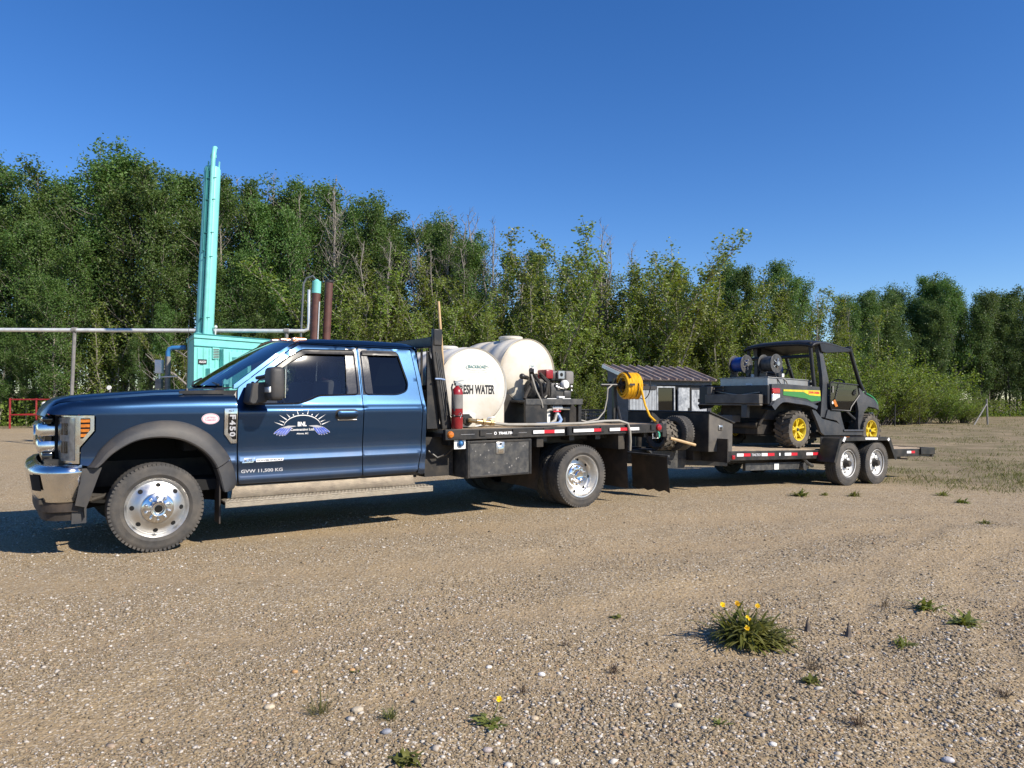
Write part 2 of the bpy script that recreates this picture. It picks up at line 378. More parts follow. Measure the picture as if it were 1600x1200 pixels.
# ------------------------------------------------------------------ builders
BASE = {}
def thing(name, label, cat, base=(0, 0, 0), frame=WORLD, group=None, rot=0.0):
    o = bpy.data.objects.new(name, None)
    o.empty_display_size = 0.2
    COL.objects.link(o)
    o.matrix_world = frame @ Matrix.Translation(base) @ Matrix.Rotation(rot, 4, 'Z')
    o['label'] = label; o['category'] = cat
    if group: o['group'] = group
    BASE[o.name] = Vector(base) if rot == 0.0 else Vector((0, 0, 0))
    return o

class MB:
    """Collects geometry with a material slot per face, then links it as ONE mesh object."""
    def __init__(s):
        s.v = []; s.f = []; s.mi = []; s.cur = 0; s.sm = []; s.smooth = False
    def add(s, vs, fs, smooth=None):
        b = len(s.v)
        s.v.extend([tuple(x) for x in vs])
        sm = s.smooth if smooth is None else smooth
        for f in fs:
            s.f.append([b + i for i in f]); s.mi.append(s.cur); s.sm.append(sm)
        return s
    def box(s, x0, x1, y0, y1, z0, z1, rot=None, about=None):
        vs = [Vector((x, y, z)) for z in (z0, z1) for y in (y0, y1) for x in (x0, x1)]
        if rot is not None:
            c = Vector(about) if about is not None else Vector(((x0 + x1) / 2, (y0 + y1) / 2, (z0 + z1) / 2))
            vs = [rot @ (v - c) + c for v in vs]
        return s.add(vs, [(0, 2, 3, 1), (4, 5, 7, 6), (0, 1, 5, 4), (2, 6, 7, 3), (0, 4, 6, 2), (1, 3, 7, 5)], False)
    def bevbox(s, x0, x1, y0, y1, z0, z1, r=0.01, seg=2):
        bm = bmesh.new()
        bmesh.ops.create_cube(bm, size=1)
        for v in bm.verts:
            v.co = Vector(((x0 + x1) / 2 + v.co.x * (x1 - x0), (y0 + y1) / 2 + v.co.y * (y1 - y0), (z0 + z1) / 2 + v.co.z * (z1 - z0)))
        bmesh.ops.bevel(bm, geom=list(bm.edges), offset=r, segments=seg, profile=0.5, affect='EDGES')
        bm.verts.index_update()
        s.add([v.co.copy() for v in bm.verts], [[v.index for v in f.verts] for f in bm.faces], True)
        bm.free(); return s
    def tube(s, path, r, n=8, caps=True, smooth=True):
        P = [Vector(p) for p in path]
        rs = r if isinstance(r, (list, tuple)) else [r] * len(P)
        rings = []
        up = None
        for i, p in enumerate(P):
            d = (P[min(i + 1, len(P) - 1)] - P[max(i - 1, 0)])
            if d.length < 1e-9: d = Vector((0, 0, 1))
            d.normalize()
            if up is None:
                up = Vector((0, 0, 1)) if abs(d.z) < 0.9 else Vector((1, 0, 0))
            a = d.cross(up)
            if a.length < 1e-6: a = d.cross(Vector((0, 1, 0)))
            a.normalize(); b = a.cross(d).normalized(); up = b
            rings.append([p + a * (math.cos(2 * math.pi * k / n) * rs[i]) + b * (math.sin(2 * math.pi * k / n) * rs[i]) for k in range(n)])
        vs = [v for ring in rings for v in ring]
        fs = []
        for i in range(len(P) - 1):
            for k in range(n):
                k2 = (k + 1) % n
                fs.append((i * n + k, i * n + k2, (i + 1) * n + k2, (i + 1) * n + k))
        s.add(vs, fs, smooth)
        if caps:
            b = len(s.v) - len(vs)
            for ring, rev in ((0, False), (len(P) - 1, True)):
                f = [b + ring * n + k for k in range(n)]
                s.f.append(f if rev else f[::-1]); s.mi.append(s.cur); s.sm.append(False)
        return s
    def cyl(s, p0, p1, r0, r1=None, n=16, caps=True, smooth=True):
        return s.tube([p0, p1], [r0, r0 if r1 is None else r1], n, caps, smooth)
    def lathe(s, prof, c=(0, 0, 0), axis='y', n=48, smooth=True, a0=0.0, a1=None):
        """prof: list of (radius, offset along axis)."""
        c = Vector(c); full = a1 is None
        a1 = a0 + 2 * math.pi if full else a1
        cnt = n if full else n + 1
        vs = []
        for r, o in prof:
            for k in range(cnt):
                a = a0 + (a1 - a0) * k / n
                u, w = r * math.cos(a), r * math.sin(a)
                v = {'y': (u, o, w), 'x': (o, u, w), 'z': (u, w, o)}[axis]
                vs.append(c + Vector(v))
        fs = []
        for i in range(len(prof) - 1):
            for k in range(n):
                k2 = (k + 1) % cnt
                fs.append((i * cnt + k, i * cnt + k2, (i + 1) * cnt + k2, (i + 1) * cnt + k))
        return s.add(vs, fs, smooth)
    def prism(s, poly, a, b, plane='xz'):
        """Extrude a polygon given in a plane between a and b on the third axis."""
        def P(u, w, t):
            return {'xz': (u, t, w), 'yz': (t, u, w), 'xy': (u, w, t)}[plane]
        n = len(poly)
        vs = [P(u, w, a) for u, w in poly] + [P(u, w, b) for u, w in poly]
        fs = [list(range(n)), list(range(2 * n - 1, n - 1, -1))] + [(i, i + n, (i + 1) % n + n, (i + 1) % n) for i in range(n)]
        return s.add(vs, fs, False)
    def grid(s, rows, smooth=True, close=False):
        nr, nc = len(rows), len(rows[0])
        vs = [p for r in rows for p in r]
        fs = []
        for i in range(nr - 1):
            for j in range(nc if close else nc - 1):
                j2 = (j + 1) % nc
                fs.append((i * nc + j, i * nc + j2, (i + 1) * nc + j2, (i + 1) * nc + j))
        return s.add(vs, fs, smooth)
    def ball(s, c, r, n=12, m=8, sq=(1, 1, 1)):
        rows = []
        for i in range(m + 1):
            t = math.pi * i / m
            rows.append([(c[0] + r * sq[0] * math.sin(t) * math.cos(2 * math.pi * k / n), c[1] + r * sq[1] * math.sin(t) * math.sin(2 * math.pi * k / n), c[2] + r * sq[2] * math.cos(t)) for k in range(n)])
        return s.grid(rows, True, True)
    def mirror_y(s):
        k = MB(); k.v = [(x, -y, z) for x, y, z in s.v]; k.f = [f[::-1] for f in s.f]; k.mi = s.mi[:]; k.sm = s.sm[:]
        return k
    def xform(s, mtx):
        s.v = [tuple(mtx @ Vector(v)) for v in s.v]; return s
    def mesh(s, name, mats, off=(0, 0, 0), sharp=38):
        me = bpy.data.meshes.new(name)
        o = Vector(off)
        me.from_pydata([tuple(Vector(v) - o) for v in s.v], [], s.f)
        for m in (mats if isinstance(mats, (list, tuple)) else [mats]): me.materials.append(M[m] if isinstance(m, str) else m)
        me.polygons.foreach_set('material_index', s.mi)
        me.polygons.foreach_set('use_smooth', s.sm)
        bm = bmesh.new(); bm.from_mesh(me)
        bmesh.ops.recalc_face_normals(bm, faces=bm.faces)
        bm.to_mesh(me); bm.free()
        me.update()
        me.set_sharp_from_angle(angle=R(sharp))
        return me
    def build(s, name, mats, parent=None, bevel=0.0, label=None, sharp=38, fix=True):
        root = parent
        while root is not None and root.parent is not None: root = root.parent
        off = BASE.get(root.name, Vector((0, 0, 0))) if root is not None else Vector((0, 0, 0))
        o = bpy.data.objects.new(name, s.mesh(name, mats, off, sharp))
        COL.objects.link(o)
        if parent is not None: o.parent = parent
        if label: o['label'] = label
        if bevel > 0:
            b = o.modifiers.new('edge', 'BEVEL'); b.width = bevel; b.segments = 2; b.limit_method = 'ANGLE'; b.angle_limit = R(40)
            b.harden_normals = False
        return o
    def single(s, name, mats, label, cat, base=(0, 0, 0), frame=WORLD, group=None, bevel=0.0):
        """A thing that is one mesh."""
        o = bpy.data.objects.new(name, s.mesh(name, mats, base)); COL.objects.link(o)
        o.matrix_world = frame @ Matrix.Translation(base)
        o['label'] = label; o['category'] = cat
        if group: o['group'] = group
        if bevel > 0:
            b = o.modifiers.new('edge', 'BEVEL'); b.width = bevel; b.segments = 2; b.limit_method = 'ANGLE'; b.angle_limit = R(40)
        return o

def copy_part(o, parent, loc=None):
    c = o.copy(); COL.objects.link(c); c.parent = parent
    if loc is not None: c.location = loc
    return c
def copy_tree(o, parent=None):
    c = o.copy(); COL.objects.link(c); c.parent = parent
    for ch in list(o.children): copy_tree(ch, c)
    return c

def inside(pt, poly):
    x, y = pt; c = False; n = len(poly); j = n - 1
    for i in range(n):
        xi, yi = poly[i]; xj, yj = poly[j]
        if (yi > y) != (yj > y) and x < (xj - xi) * (y - yi) / (yj - yi) + xi: c = not c
        j = i
    return c
def dens(poly, step):
    out = []
    for i, p in enumerate(poly):
        q = poly[(i + 1) % len(poly)]
        n = max(1, int(math.hypot(q[0] - p[0], q[1] - p[1]) / step))
        out += [(p[0] + (q[0] - p[0]) * k / n, p[1] + (q[1] - p[1]) * k / n) for k in range(n)]
    return out
def rnd_poly(poly, r, seg=4):
    """Round the corners of a polygon."""
    out = []; n = len(poly)
    for i in range(n):
        p0, p, p1 = Vector(poly[i - 1]), Vector(poly[i]), Vector(poly[(i + 1) % n])
        a, b = (p0 - p), (p1 - p)
        k = min(r, a.length * 0.45, b.length * 0.45)
        s, e = p + a.normalized() * k, p + b.normalized() * k
        for t in range(seg + 1):
            t /= seg
            out.append(tuple(s * (1 - t) ** 2 + p * 2 * t * (1 - t) + e * t * t))
    return out
def panel(poly, surf, holes=(), step=0.05, thick=0.018, inward=(0, 1, 0), mb=None, zlines=()):
    """Skin: polygon (with holes) in a parameter plane, bent onto surf(u, v), with a rim turned inwards."""
    mb = mb or MB()
    loops = [dens(list(poly), step)] + [dens(list(h), step) for h in holes]
    pts, edges = [], []
    for lp in loops:
        b = len(pts); pts += lp
        edges += [(b + i, b + (i + 1) % len(lp)) for i in range(len(lp))]
    us = [p[0] for p in poly]; vs = [p[1] for p in poly]
    nu = int((max(us) - min(us)) / step) + 1; nv = int((max(vs) - min(vs)) / step) + 1
    def ok(g): return inside(g, poly) and not any(inside(g, h) for h in holes)
    rows = [min(vs) + (max(vs) - min(vs)) * (j + 0.5) / nv for j in range(nv)] + list(zlines)
    bpts = np.array(pts)
    for v in rows:
        for i in range(nu):
            g = (min(us) + (max(us) - min(us)) * (i + 0.5) / nu, v)
            if ok(g) and np.min(np.hypot(bpts[:, 0] - g[0], bpts[:, 1] - g[1])) > step * 0.3:
                pts.append(g)
    r = delaunay_2d_cdt([Vector(p) for p in pts], edges, [], 0, 1e-5)
    V2, E2, F2 = r[0], r[1], r[2]
    keep = []
    for f in F2:
        c = (sum(V2[i][0] for i in f) / len(f), sum(V2[i][1] for i in f) / len(f))
        if ok(c): keep.append(list(f))
    top = [Vector(surf(p[0], p[1])) for p in V2]
    mb.add(top, keep, True)
    cnt = {}
    for f in keep:
        for i in range(len(f)):
            e = (f[i], f[(i + 1) % len(f)]); k = tuple(sorted(e))
            cnt.setdefault(k, []).append(e)
    iv = Vector(inward) * thick
    for k, es in cnt.items():
        if len(es) == 1:
            a, b = es[0]
            mb.add([top[a], top[b], top[b] + iv, top[a] + iv], [(1, 0, 3, 2)], False)
    return mb

_txt = {}
def text_geo(body, bold=0.0):
    key = (body, bold)
    if key not in _txt:
        cu = bpy.data.curves.new('lettering', 'FONT'); cu.body = body; cu.size = 1.0; cu.offset = bold
        cu.resolution_u = 3
        ob = bpy.data.objects.new('lettering', cu); COL.objects.link(ob)
        bpy.context.view_layer.update()
        dg = bpy.context.evaluated_depsgraph_get()
        me = bpy.data.meshes.new_from_object(ob.evaluated_get(dg))
        vs = [(v.co.x, v.co.y) for v in me.vertices]; fs = [list(p.vertices) for p in me.polygons]
        bpy.data.objects.remove(ob); bpy.data.curves.remove(cu); bpy.data.meshes.remove(me)
        x0 = min(v[0] for v in vs); x1 = max(v[0] for v in vs); y0 = min(v[1] for v in vs); y1 = max(v[1] for v in vs)
        _txt[key] = ([((a - x0) / (x1 - x0), (b - y0) / (y1 - y0)) for a, b in vs], fs)
    return _txt[key]
def lettering(mb, body, u0, u1, v0, v1, surf, bold=0.0, turn=0):
    vs, fs = text_geo(body, bold)
    out = []
    for a, b in vs:
        if turn == -90: a, b = b, 1 - a
        out.append(surf(u0 + (u1 - u0) * a, v0 + (v1 - v0) * b))
    mb.add(out, fs, False); return mb

def np_mesh(name, V, Fq, mats, smooth=False, mi=None):
    """Fast mesh from numpy arrays; every face has the same number of corners."""
    me = bpy.data.meshes.new(name)
    nv, nf, k = len(V), len(Fq), Fq.shape[1]
    me.vertices.add(nv); me.loops.add(nf * k); me.polygons.add(nf)
    me.vertices.foreach_set('co', np.asarray(V, dtype=np.float32).ravel())
    me.loops.foreach_set('vertex_index', np.asarray(Fq, dtype=np.int32).ravel())
    me.polygons.foreach_set('loop_start', np.arange(0, nf * k, k, dtype=np.int32))
    me.polygons.foreach_set('use_smooth', np.full(nf, smooth, dtype=bool))
    for m in (mats if isinstance(mats, (list, tuple)) else [mats]): me.materials.append(M[m])
    if mi is not None: me.polygons.foreach_set('material_index', np.asarray(mi, dtype=np.int32))
    me.update(calc_edges=True); me.validate()
    return me

# ------------------------------------------------------------------ noise and terrain
_nr = np.random.RandomState(7)
_lat = _nr.rand(256, 256)
def vnoise(x, y):
    x = np.asarray(x, float); y = np.asarray(y, float)
    xi = np.floor(x).astype(int); yi = np.floor(y).astype(int); fx = x - xi; fy = y - yi
    fx = fx * fx * (3 - 2 * fx); fy = fy * fy * (3 - 2 * fy)
    a = _lat[xi % 256, yi % 256]; b = _lat[(xi + 1) % 256, yi % 256]; c = _lat[xi % 256, (yi + 1) % 256]; d = _lat[(xi + 1) % 256, (yi + 1) % 256]
    return (a * (1 - fx) + b * fx) * (1 - fy) + (c * (1 - fx) + d * fx) * fy
def fbm(x, y, o=4):
    s = 0; a = 0.5
    for i in range(o):
        s = s + a * (vnoise(x * 2 ** i + 17 * i, y * 2 ** i + 5 * i) - 0.5); a *= 0.5
    return s
def sstep(a, b, x):
    t = np.clip((np.asarray(x, float) - a) / (b - a), 0, 1); return t * t * (3 - 2 * t)
CT, ST = math.cos(TH), math.sin(TH)
def ground_z(x, y):
    x = np.asarray(x, float); y = np.asarray(y, float)
    q = (x + 3.826) * CT + (y - 7.472) * ST            # along the rig
    p = -(x + 3.826) * ST + (y - 7.472) * CT           # across it
    s = np.clip(q - 7.3, 0, 8.0)
    z = -SLOPE * s * sstep(7.0, 8.2, q) + 0.02 * sstep(6.9, 8.5, q) * 0 
    rough = 1 - 0.85 * np.exp(-((p + 0.1) / 1.9) ** 2) * sstep(-3, -1, q) * (1 - sstep(14, 17, q))
    d = np.hypot(x, y)
    z = z + rough * (0.10 * fbm(x * 0.35, y * 0.35, 3) * sstep(2, 9, d) + 0.055 * fbm(x * 1.3, y * 1.3, 4) + 0.016 * fbm(x * 7, y * 7, 3) * (1 - sstep(9, 14, d)))
    # shallow wheel ruts on the right of the lot
    z = z - 0.014 * sand_at(x, y) * rough
    return z
def sand_at(x, y):
    """1 in the swept wheel tracks that cross the lot, 0 between them."""
    x = np.asarray(x, float); y = np.asarray(y, float)
    w1 = 0.35 * fbm(x * 0.8, y * 0.8, 3); w2 = fbm(x * 2.5 + 9, y * 2.5, 3)
    s = np.zeros(np.broadcast(x, y).shape)
    for a, b, c, wd in ((3.55, 0.30, 0.03, 0.20), (4.75, 0.34, 0.03, 0.24), (6.3, 0.30, 0.02, 0.32), (7.9, 0.22, 0.0, 0.34)):
        s = np.maximum(s, np.exp(-((y - a - b * x - c * x * x + w1) / wd) ** 2))
    for a, b, c, wd in ((1.75, 0.25, 0.075, 0.14), (2.45, 0.25, 0.085, 0.16), (3.9, 0.3, 0.07, 0.2), (4.7, 0.3, 0.08, 0.2)):
        s = np.maximum(s, 0.9 * np.exp(-((x - a - b * (y - 3.2) - c * (y - 3.2) ** 2 + 0.5 * w1) / wd) ** 2))
    return np.clip(s * (0.75 + 0.9 * w2), 0, 1) * (1 - sstep(9.5, 12.5, np.hypot(x, y)))
def gz(x, y): return float(ground_z(x, y))
def verge_at(x, y):
    """0 on the gravel, 1 where weeds take over (far right and the tree edge)."""
    right = sstep(0, 3.5, (x - 5.8) * 0.75 + (y - 12.4) * 0.65)
    edge = sstep(30, 35, y + 0.05 * x)
    return np.clip(np.maximum(right * 0.95, edge), 0, 1)

# ================================================================== SETTING
def axis_coords(lo, dense0, dense1, hi, step, growth=1.12, cap=14.0):
    c = list(np.arange(dense0, dense1 + 1e-6, step)); s = step
    while c[-1] < hi:
        s = min(cap, s * growth); c.append(c[-1] + s)
    s = step
    while c[0] > lo:
        s = min(cap, s * growth); c.insert(0, c[0] - s)
    return np.array(c)
gx = axis_coords(-420, -4.2, 5.0, 420, 0.035)
gy = axis_coords(-40, 2.2, 8.0, 620, 0.035)
GX, GY = np.meshgrid(gx, gy)
GZ = ground_z(GX, GY)
nV = np.stack([GX.ravel(), GY.ravel(), GZ.ravel()], 1)
ncx, ncy = len(gx), len(gy)
ii = np.arange(ncy - 1)[:, None] * ncx + np.arange(ncx - 1)[None, :]
nF = np.stack([ii, ii + 1, ii + ncx + 1, ii + ncx], -1).reshape(-1, 4)
me = np_mesh('ground', nV, nF, 'ground', True)
at = me.attributes.new('verge', 'FLOAT', 'POINT')
at.data.foreach_set('value', verge_at(nV[:, 0], nV[:, 1]).astype(np.float32))
at = me.attributes.new('sand', 'FLOAT', 'POINT')
at.data.foreach_set('value', sand_at(nV[:, 0], nV[:, 1]).astype(np.float32))
ground = bpy.data.objects.new('ground', me); COL.objects.link(ground)
ground['kind'] = 'structure'

# loose gravel lying on the lot: real pebbles out to about nine metres
rs = np.random.RandomState(3)
def pebbles(n, y0, y1, smin, smax, power, verts, faces, clump=0.3):
    u = rs.rand(n * 4)
    y = y0 * (y1 / y0) ** u
    x = (rs.rand(n * 4) - 0.5) * 2 * (0.86 * y + 0.4)
    w = fbm(x * 1.1, y * 1.1, 4) + 0.5 - 0.32 * sand_at(x, y)
    k = (rs.rand(n * 4) < np.clip((w - clump) * 2.6, 0.10, 1)) 
    x, y = x[k][:n], y[k][:n]; n = len(x)
    s = smin + (smax - smin) * rs.rand(n) ** power
    nvt = len(verts)
    j = 1 + 0.45 * (rs.rand(n, nvt, 3) - 0.5)
    V = verts[None] * j
    V *= np.stack([0.8 + 0.6 * rs.rand(n), 0.7 + 0.4 * rs.rand(n), 0.32 + 0.35 * rs.rand(n)], -1)[:, None, :]
    a = rs.rand(n) * 6.283; ca, sa = np.cos(a), np.sin(a)
    X = V[..., 0] * ca[:, None] - V[..., 1] * sa[:, None]; Y = V[..., 0] * sa[:, None] + V[..., 1] * ca[:, None]
    Z = V[..., 2] + X * (rs.rand(n)[:, None] - 0.5) * 0.5
    V = np.stack([X, Y, Z], -1) * (s * 0.5)[:, None, None]
    V[..., 0] += x[:, None]; V[..., 1] += y[:, None]
    V[..., 2] += (ground_z(x, y) + s * 0.10)[:, None]
    Fc = faces[None] + (np.arange(n) * nvt)[:, None, None]
    return V.reshape(-1, 3), Fc.reshape(-1, 3)
bm = bmesh.new(); bmesh.ops.create_icosphere(bm, subdivisions=1, radius=1)
ico_v = np.array([v.co[:] for v in bm.verts]); ico_f = np.array([[v.index for v in f.verts] for f in bm.faces]); bm.free()
oct_v = np.array([(1, 0, 0), (-1, 0, 0), (0, 1, 0), (0, -1, 0), (0, 0, 1), (0, 0, -1)], float)
oct_f = np.array([(0, 2, 4), (2, 1, 4), (1, 3, 4), (3, 0, 4), (2, 0, 5), (1, 2, 5), (3, 1, 5), (0, 3, 5)])
parts = [pebbles(38000, 2.35, 8.5, 0.007, 0.026, 2.0, ico_v, ico_f, 0.30),
         pebbles(900, 2.35, 9.0, 0.018, 0.042, 2.2, ico_v, ico_f, 0.40),
         pebbles(140000, 2.35, 15.0, 0.006, 0.016, 1.2, oct_v, oct_f, 0.12)]
off = 0; Vs, Fs = [], []
for V, Fc in parts:
    Vs.append(V); Fs.append(Fc + off); off += len(V)
me = np_mesh('gravel', np.concatenate(Vs), np.concatenate(Fs), 'pebble', True)
gravel = bpy.data.objects.new('gravel', me); COL.objects.link(gravel)
gravel['kind'] = 'stuff'; gravel['label'] = 'loose tan and grey gravel scattered over the lot'

# ------------------------------------------------------------------ trees
def frame_of(n):
    a = np.where(np.abs(n[:, 2:3]) < 0.9, np.array([[0, 0, 1.0]]), np.array([[1.0, 0, 0]]))
    t = np.cross(n, a); t /= np.linalg.norm(t, axis=1)[:, None] + 1e-9
    return t, np.cross(n, t)
def leaf_cards(P, size, rng, up=0.45, narrow=0.75, out=0.9):
    n = len(P)
    nr = rng.normal(size=(n, 3)); nr[:, 2] += up
    q = P[:, :2] - P[:, :2].mean(0); nr[:, :2] += out * q / (np.linalg.norm(q, axis=1)[:, None] + 0.3); nr /= np.linalg.norm(nr, axis=1)[:, None] + 1e-9
    t, b = frame_of(nr)
    a = rng.rand(n) * 6.283
    d = t * np.cos(a)[:, None] + b * np.sin(a)[:, None]; e = np.cross(nr, d)
    s = (size * (0.65 + 0.7 * rng.rand(n)))[:, None]
    fold = nr * s * 0.16
    V = np.stack([P - d * s * 0.5, P + e * s * 0.5 * narrow + fold, P + d * s * 0.5, P - e * s * 0.5 * narrow + fold], 1)
    Fq = np.arange(n * 4).reshape(n, 4)
    return V.reshape(-1, 3), Fq

def poly_path(p0, d, L, bend, k, rng):
    P = [np.array(p0, float)]; d = np.array(d, float)
    for i in range(k):
        d = d + np.array(bend) / k + rng.normal(size=3) * 0.10
        d /= np.linalg.norm(d); P.append(P[-1] + d * L / k)
    return P
def sample_path(P, n, rng, t0=0.25):
    P = np.array(P); k = len(P) - 1
    t = (t0 + (1 - t0) * rng.rand(n)) * k; i = np.minimum(t.astype(int), k - 1); f = (t - i)[:, None]
    return P[i] * (1 - f) + P[i + 1] * f

def make_tree(kind, seed):
    rng = np.random.RandomState(seed)
    mb = MB(); mb.smooth = True
    pts = []
    if kind in ('aspen', 'thin', 'far', 'bare'):
        H = {'aspen': 13.0, 'thin': 12.0, 'far': 13.0, 'bare': 9.5}[kind]
        r0 = {'aspen': 0.115, 'thin': 0.09, 'far': 0.12, 'bare': 0.06}[kind]
        tr = [np.array((0, 0, -0.4))]; lean = rng.normal(size=2) * 0.035
        for i in range(1, 8):
            tr.append(np.array((lean[0] * H * i / 7 + rng.normal() * 0.10, lean[1] * H * i / 7 + rng.normal() * 0.10, H * i / 7)))
        mb.tube(tr, [r0 * (1 - i / 7) ** 0.8 + 0.012 for i in range(8)], 6, False)
        nl = {'aspen': 46, 'thin': 40, 'far': 46, 'bare': 26}[kind]
        f0 = {'aspen': 0.14, 'thin': 0.20, 'far': 0.10, 'bare': 0.25}[kind]
        for i in range(nl):
            f = f0 + (0.985 - f0) * (i + rng.rand()) / nl
            k = f * 7; b = min(int(k), 6); p0 = tr[b] * (1 - (k - b)) + tr[b + 1] * (k - b)
            az = rng.rand() * 6.283
            shape = math.sin(min(1, (f - f0) / (1 - f0) * 0.85 + 0.16) * math.pi) ** 0.75
            L = H * {'aspen': 0.205, 'thin': 0.20, 'far': 0.20, 'bare': 0.13}[kind] * (0.35 + 0.65 * shape) * (0.6 + 0.6 * rng.rand())
            rise = 0.55 + 0.7 * f + rng.rand() * 0.4
            P = poly_path(p0, (math.cos(az), math.sin(az), rise), L, (0, 0, 0.35), 4, rng)
            rr = 0.012 + 0.022 * (1 - f)
            mb.tube(P, [rr, rr * 0.8, rr * 0.55, rr * 0.4, 0.004], 4, False)
            tw = [P]
            for q in range(4 if kind != 'bare' else 5):
                s = sample_path(P, 1, rng, 0.25)[0]
                dd = rng.normal(size=3); dd[2] = abs(dd[2]) * 0.8 + 0.35
                P2 = poly_path(s, dd / np.linalg.norm(dd), L * (0.3 + 0.35 * rng.rand()), (0, 0, 0.3), 3, rng)
                mb.tube(P2, [0.010, 0.008, 0.006, 0.003], 3, False)
                tw.append(P2)
            if kind == 'bare': continue
            dead = (kind == 'thin' and rng.rand() < 0.30) or rng.rand() < 0.06
            if dead: continue
            m = {'aspen': 66, 'thin': 47, 'far': 66}[kind]
            for P2 in tw:
                q = sample_path(P2, max(6, int(m * (0.6 + 0.8 * rng.rand()))), rng, 0.2)
                pts.append(q + rng.normal(size=q.shape) * {'aspen': 0.21, 'thin': 0.16, 'far': 0.26}[kind])
        size = {'aspen': 0.128, 'thin': 0.108, 'far': 0.15, 'bare': 0.1}[kind]
    elif kind == 'poplar':
        H = 8.0; size = 0.088
        for st in range(rng.randint(5, 9)):
            hh = H * (0.55 + 0.45 * rng.rand()) if st else H
            az = rng.rand() * 6.283; out = 0.05 + 0.20 * rng.rand()
            P = poly_path((rng.normal() * 0.35, rng.normal() * 0.35, -0.3), (math.cos(az) * out, math.sin(az) * out, 1), hh, (0, 0, 0.1), 6, rng)
            mb.tube(P, [0.045, 0.04, 0.033, 0.026, 0.018, 0.011, 0.004], 5, False)
            nb = int(hh * 4.5)
            for i in range(nb):
                s = sample_path(P, 1, rng, 0.06)[0]; f = s[2] / hh
                a2 = rng.rand() * 6.283; L = (0.35 + 0.9 * (1 - f) ** 0.8) * (0.6 + 0.6 * rng.rand())
                P2 = poly_path(s, (math.cos(a2), math.sin(a2), 1.1 + rng.rand()), L, (0, 0, 0.5), 3, rng)
                mb.tube(P2, [0.011, 0.009, 0.006, 0.003], 3, False)
                q = sample_path(P2, int(26 * (0.5 + rng.rand())), rng, 0.1); pts.append(q + rng.normal(size=q.shape) * 0.085)
            q = sample_path(P, int(hh * 26), rng, 0.35); pts.append(q + rng.normal(size=q.shape) * 0.085)
    elif kind == 'willow':
        H = 4.2; size = 0.085
        for st in range(26):
            az = rng.rand() * 6.283; out = 0.15 + 0.75 * rng.rand()
            hh = H * (0.55 + 0.5 * rng.rand()) * (1 - 0.25 * out)
            P = poly_path((rng.normal() * 0.2, rng.normal() * 0.2, -0.2), (math.cos(az) * out, math.sin(az) * out, 1), hh, (math.cos(az) * 0.25, math.sin(az) * 0.25, -0.05), 5, rng)
            mb.tube(P, [0.028, 0.024, 0.019, 0.014, 0.009, 0.003], 4, False)
            for i in range(9):
                s = sample_path(P, 1, rng, 0.18)[0]
                dd = rng.normal(size=3); dd[2] = abs(dd[2]) + 0.3
                P2 = poly_path(s, dd / np.linalg.norm(dd), 0.4 + 0.5 * rng.rand(), (0, 0, 0.2), 3, rng)
                mb.tube(P2, [0.008, 0.006, 0.005, 0.002], 3, False)
                q = sample_path(P2, 30, rng, 0.05); pts.append(q + rng.normal(size=q.shape) * 0.10)
    bark = {'aspen': 'bark', 'thin': 'bark', 'far': 'bark_dark', 'bare': 'twig_grey', 'poplar': 'bark', 'willow': 'bark_dark'}[kind]
    trunk = mb.mesh('trunk', bark)
    crown = None
    if pts:
        P = np.concatenate(pts); P = P[P[:, 2] > 0.05]
        V, Fq = leaf_cards(P, size, rng)
        crown = np_mesh('crown', V, Fq, {'aspen': 'leaf_aspen', 'thin': 'leaf_aspen', 'far': 'leaf_far', 'poplar': 'leaf_poplar', 'willow': 'leaf_willow'}[kind])
    return trunk, crown, H
VARS = {}
for k, cnt in (('aspen', 5), ('thin', 4), ('poplar', 5), ('willow', 3), ('far', 3), ('bare', 3)):
    VARS[k] = [make_tree(k, 100 * len(VARS) + i + 11) for i in range(cnt)]
rt = random.Random(5)
def plant_tree(kind, x, y, h, name, label, group):
    trunk, crown, H = VARS[kind][rt.randrange(len(VARS[kind]))]
    o = bpy.data.objects.new(name, None); COL.objects.link(o)
    s = h / H
    o.location = (x, y, gz(x, y) - 0.05); o.rotation_euler = (0, 0, rt.random() * 6.283)
    w = s * (rt.uniform(1.0, 1.4) if kind == 'willow' else rt.uniform(1.35, 1.75) if kind == 'poplar' else rt.uniform(1.15, 1.4) if kind == 'thin' else rt.uniform(0.9, 1.15))
    o.scale = (w, w, s)
    o['label'] = label; o['category'] = 'shrub' if kind == 'willow' else 'tree'; o['group'] = group
    t = bpy.data.objects.new('trunk' if kind != 'willow' else 'stems', trunk); COL.objects.link(t); t.parent = o
    if crown is not None:
        c = bpy.data.objects.new('crown', crown); COL.objects.link(c); c.parent = o
    return o
TOPS = [(-80, 250), (0, 258), (55, 292), (100, 238), (170, 232), (240, 230), (300, 268), (370, 246), (440, 266), (500, 290), (560, 288), (620, 330),
        (690, 350), (760, 368), (840, 372), (900, 398), (960, 412), (1040, 385), (1100, 388), (1160, 392), (1220, 408), (1280, 430), (1330, 458),
        (1370, 440), (1420, 432), (1480, 434), (1540, 456), (1600, 448), (1680, 445)]
def top_px(px):
    return float(np.interp(px, [t[0] for t in TOPS], [t[1] for t in TOPS]))
def front_depth(px):
    return float(np.interp(px, [-100, 300, 900, 1200, 1330, 1345, 1400, 1700], [36.5, 36.5, 37.5, 43, 48, 60, 63, 66]))
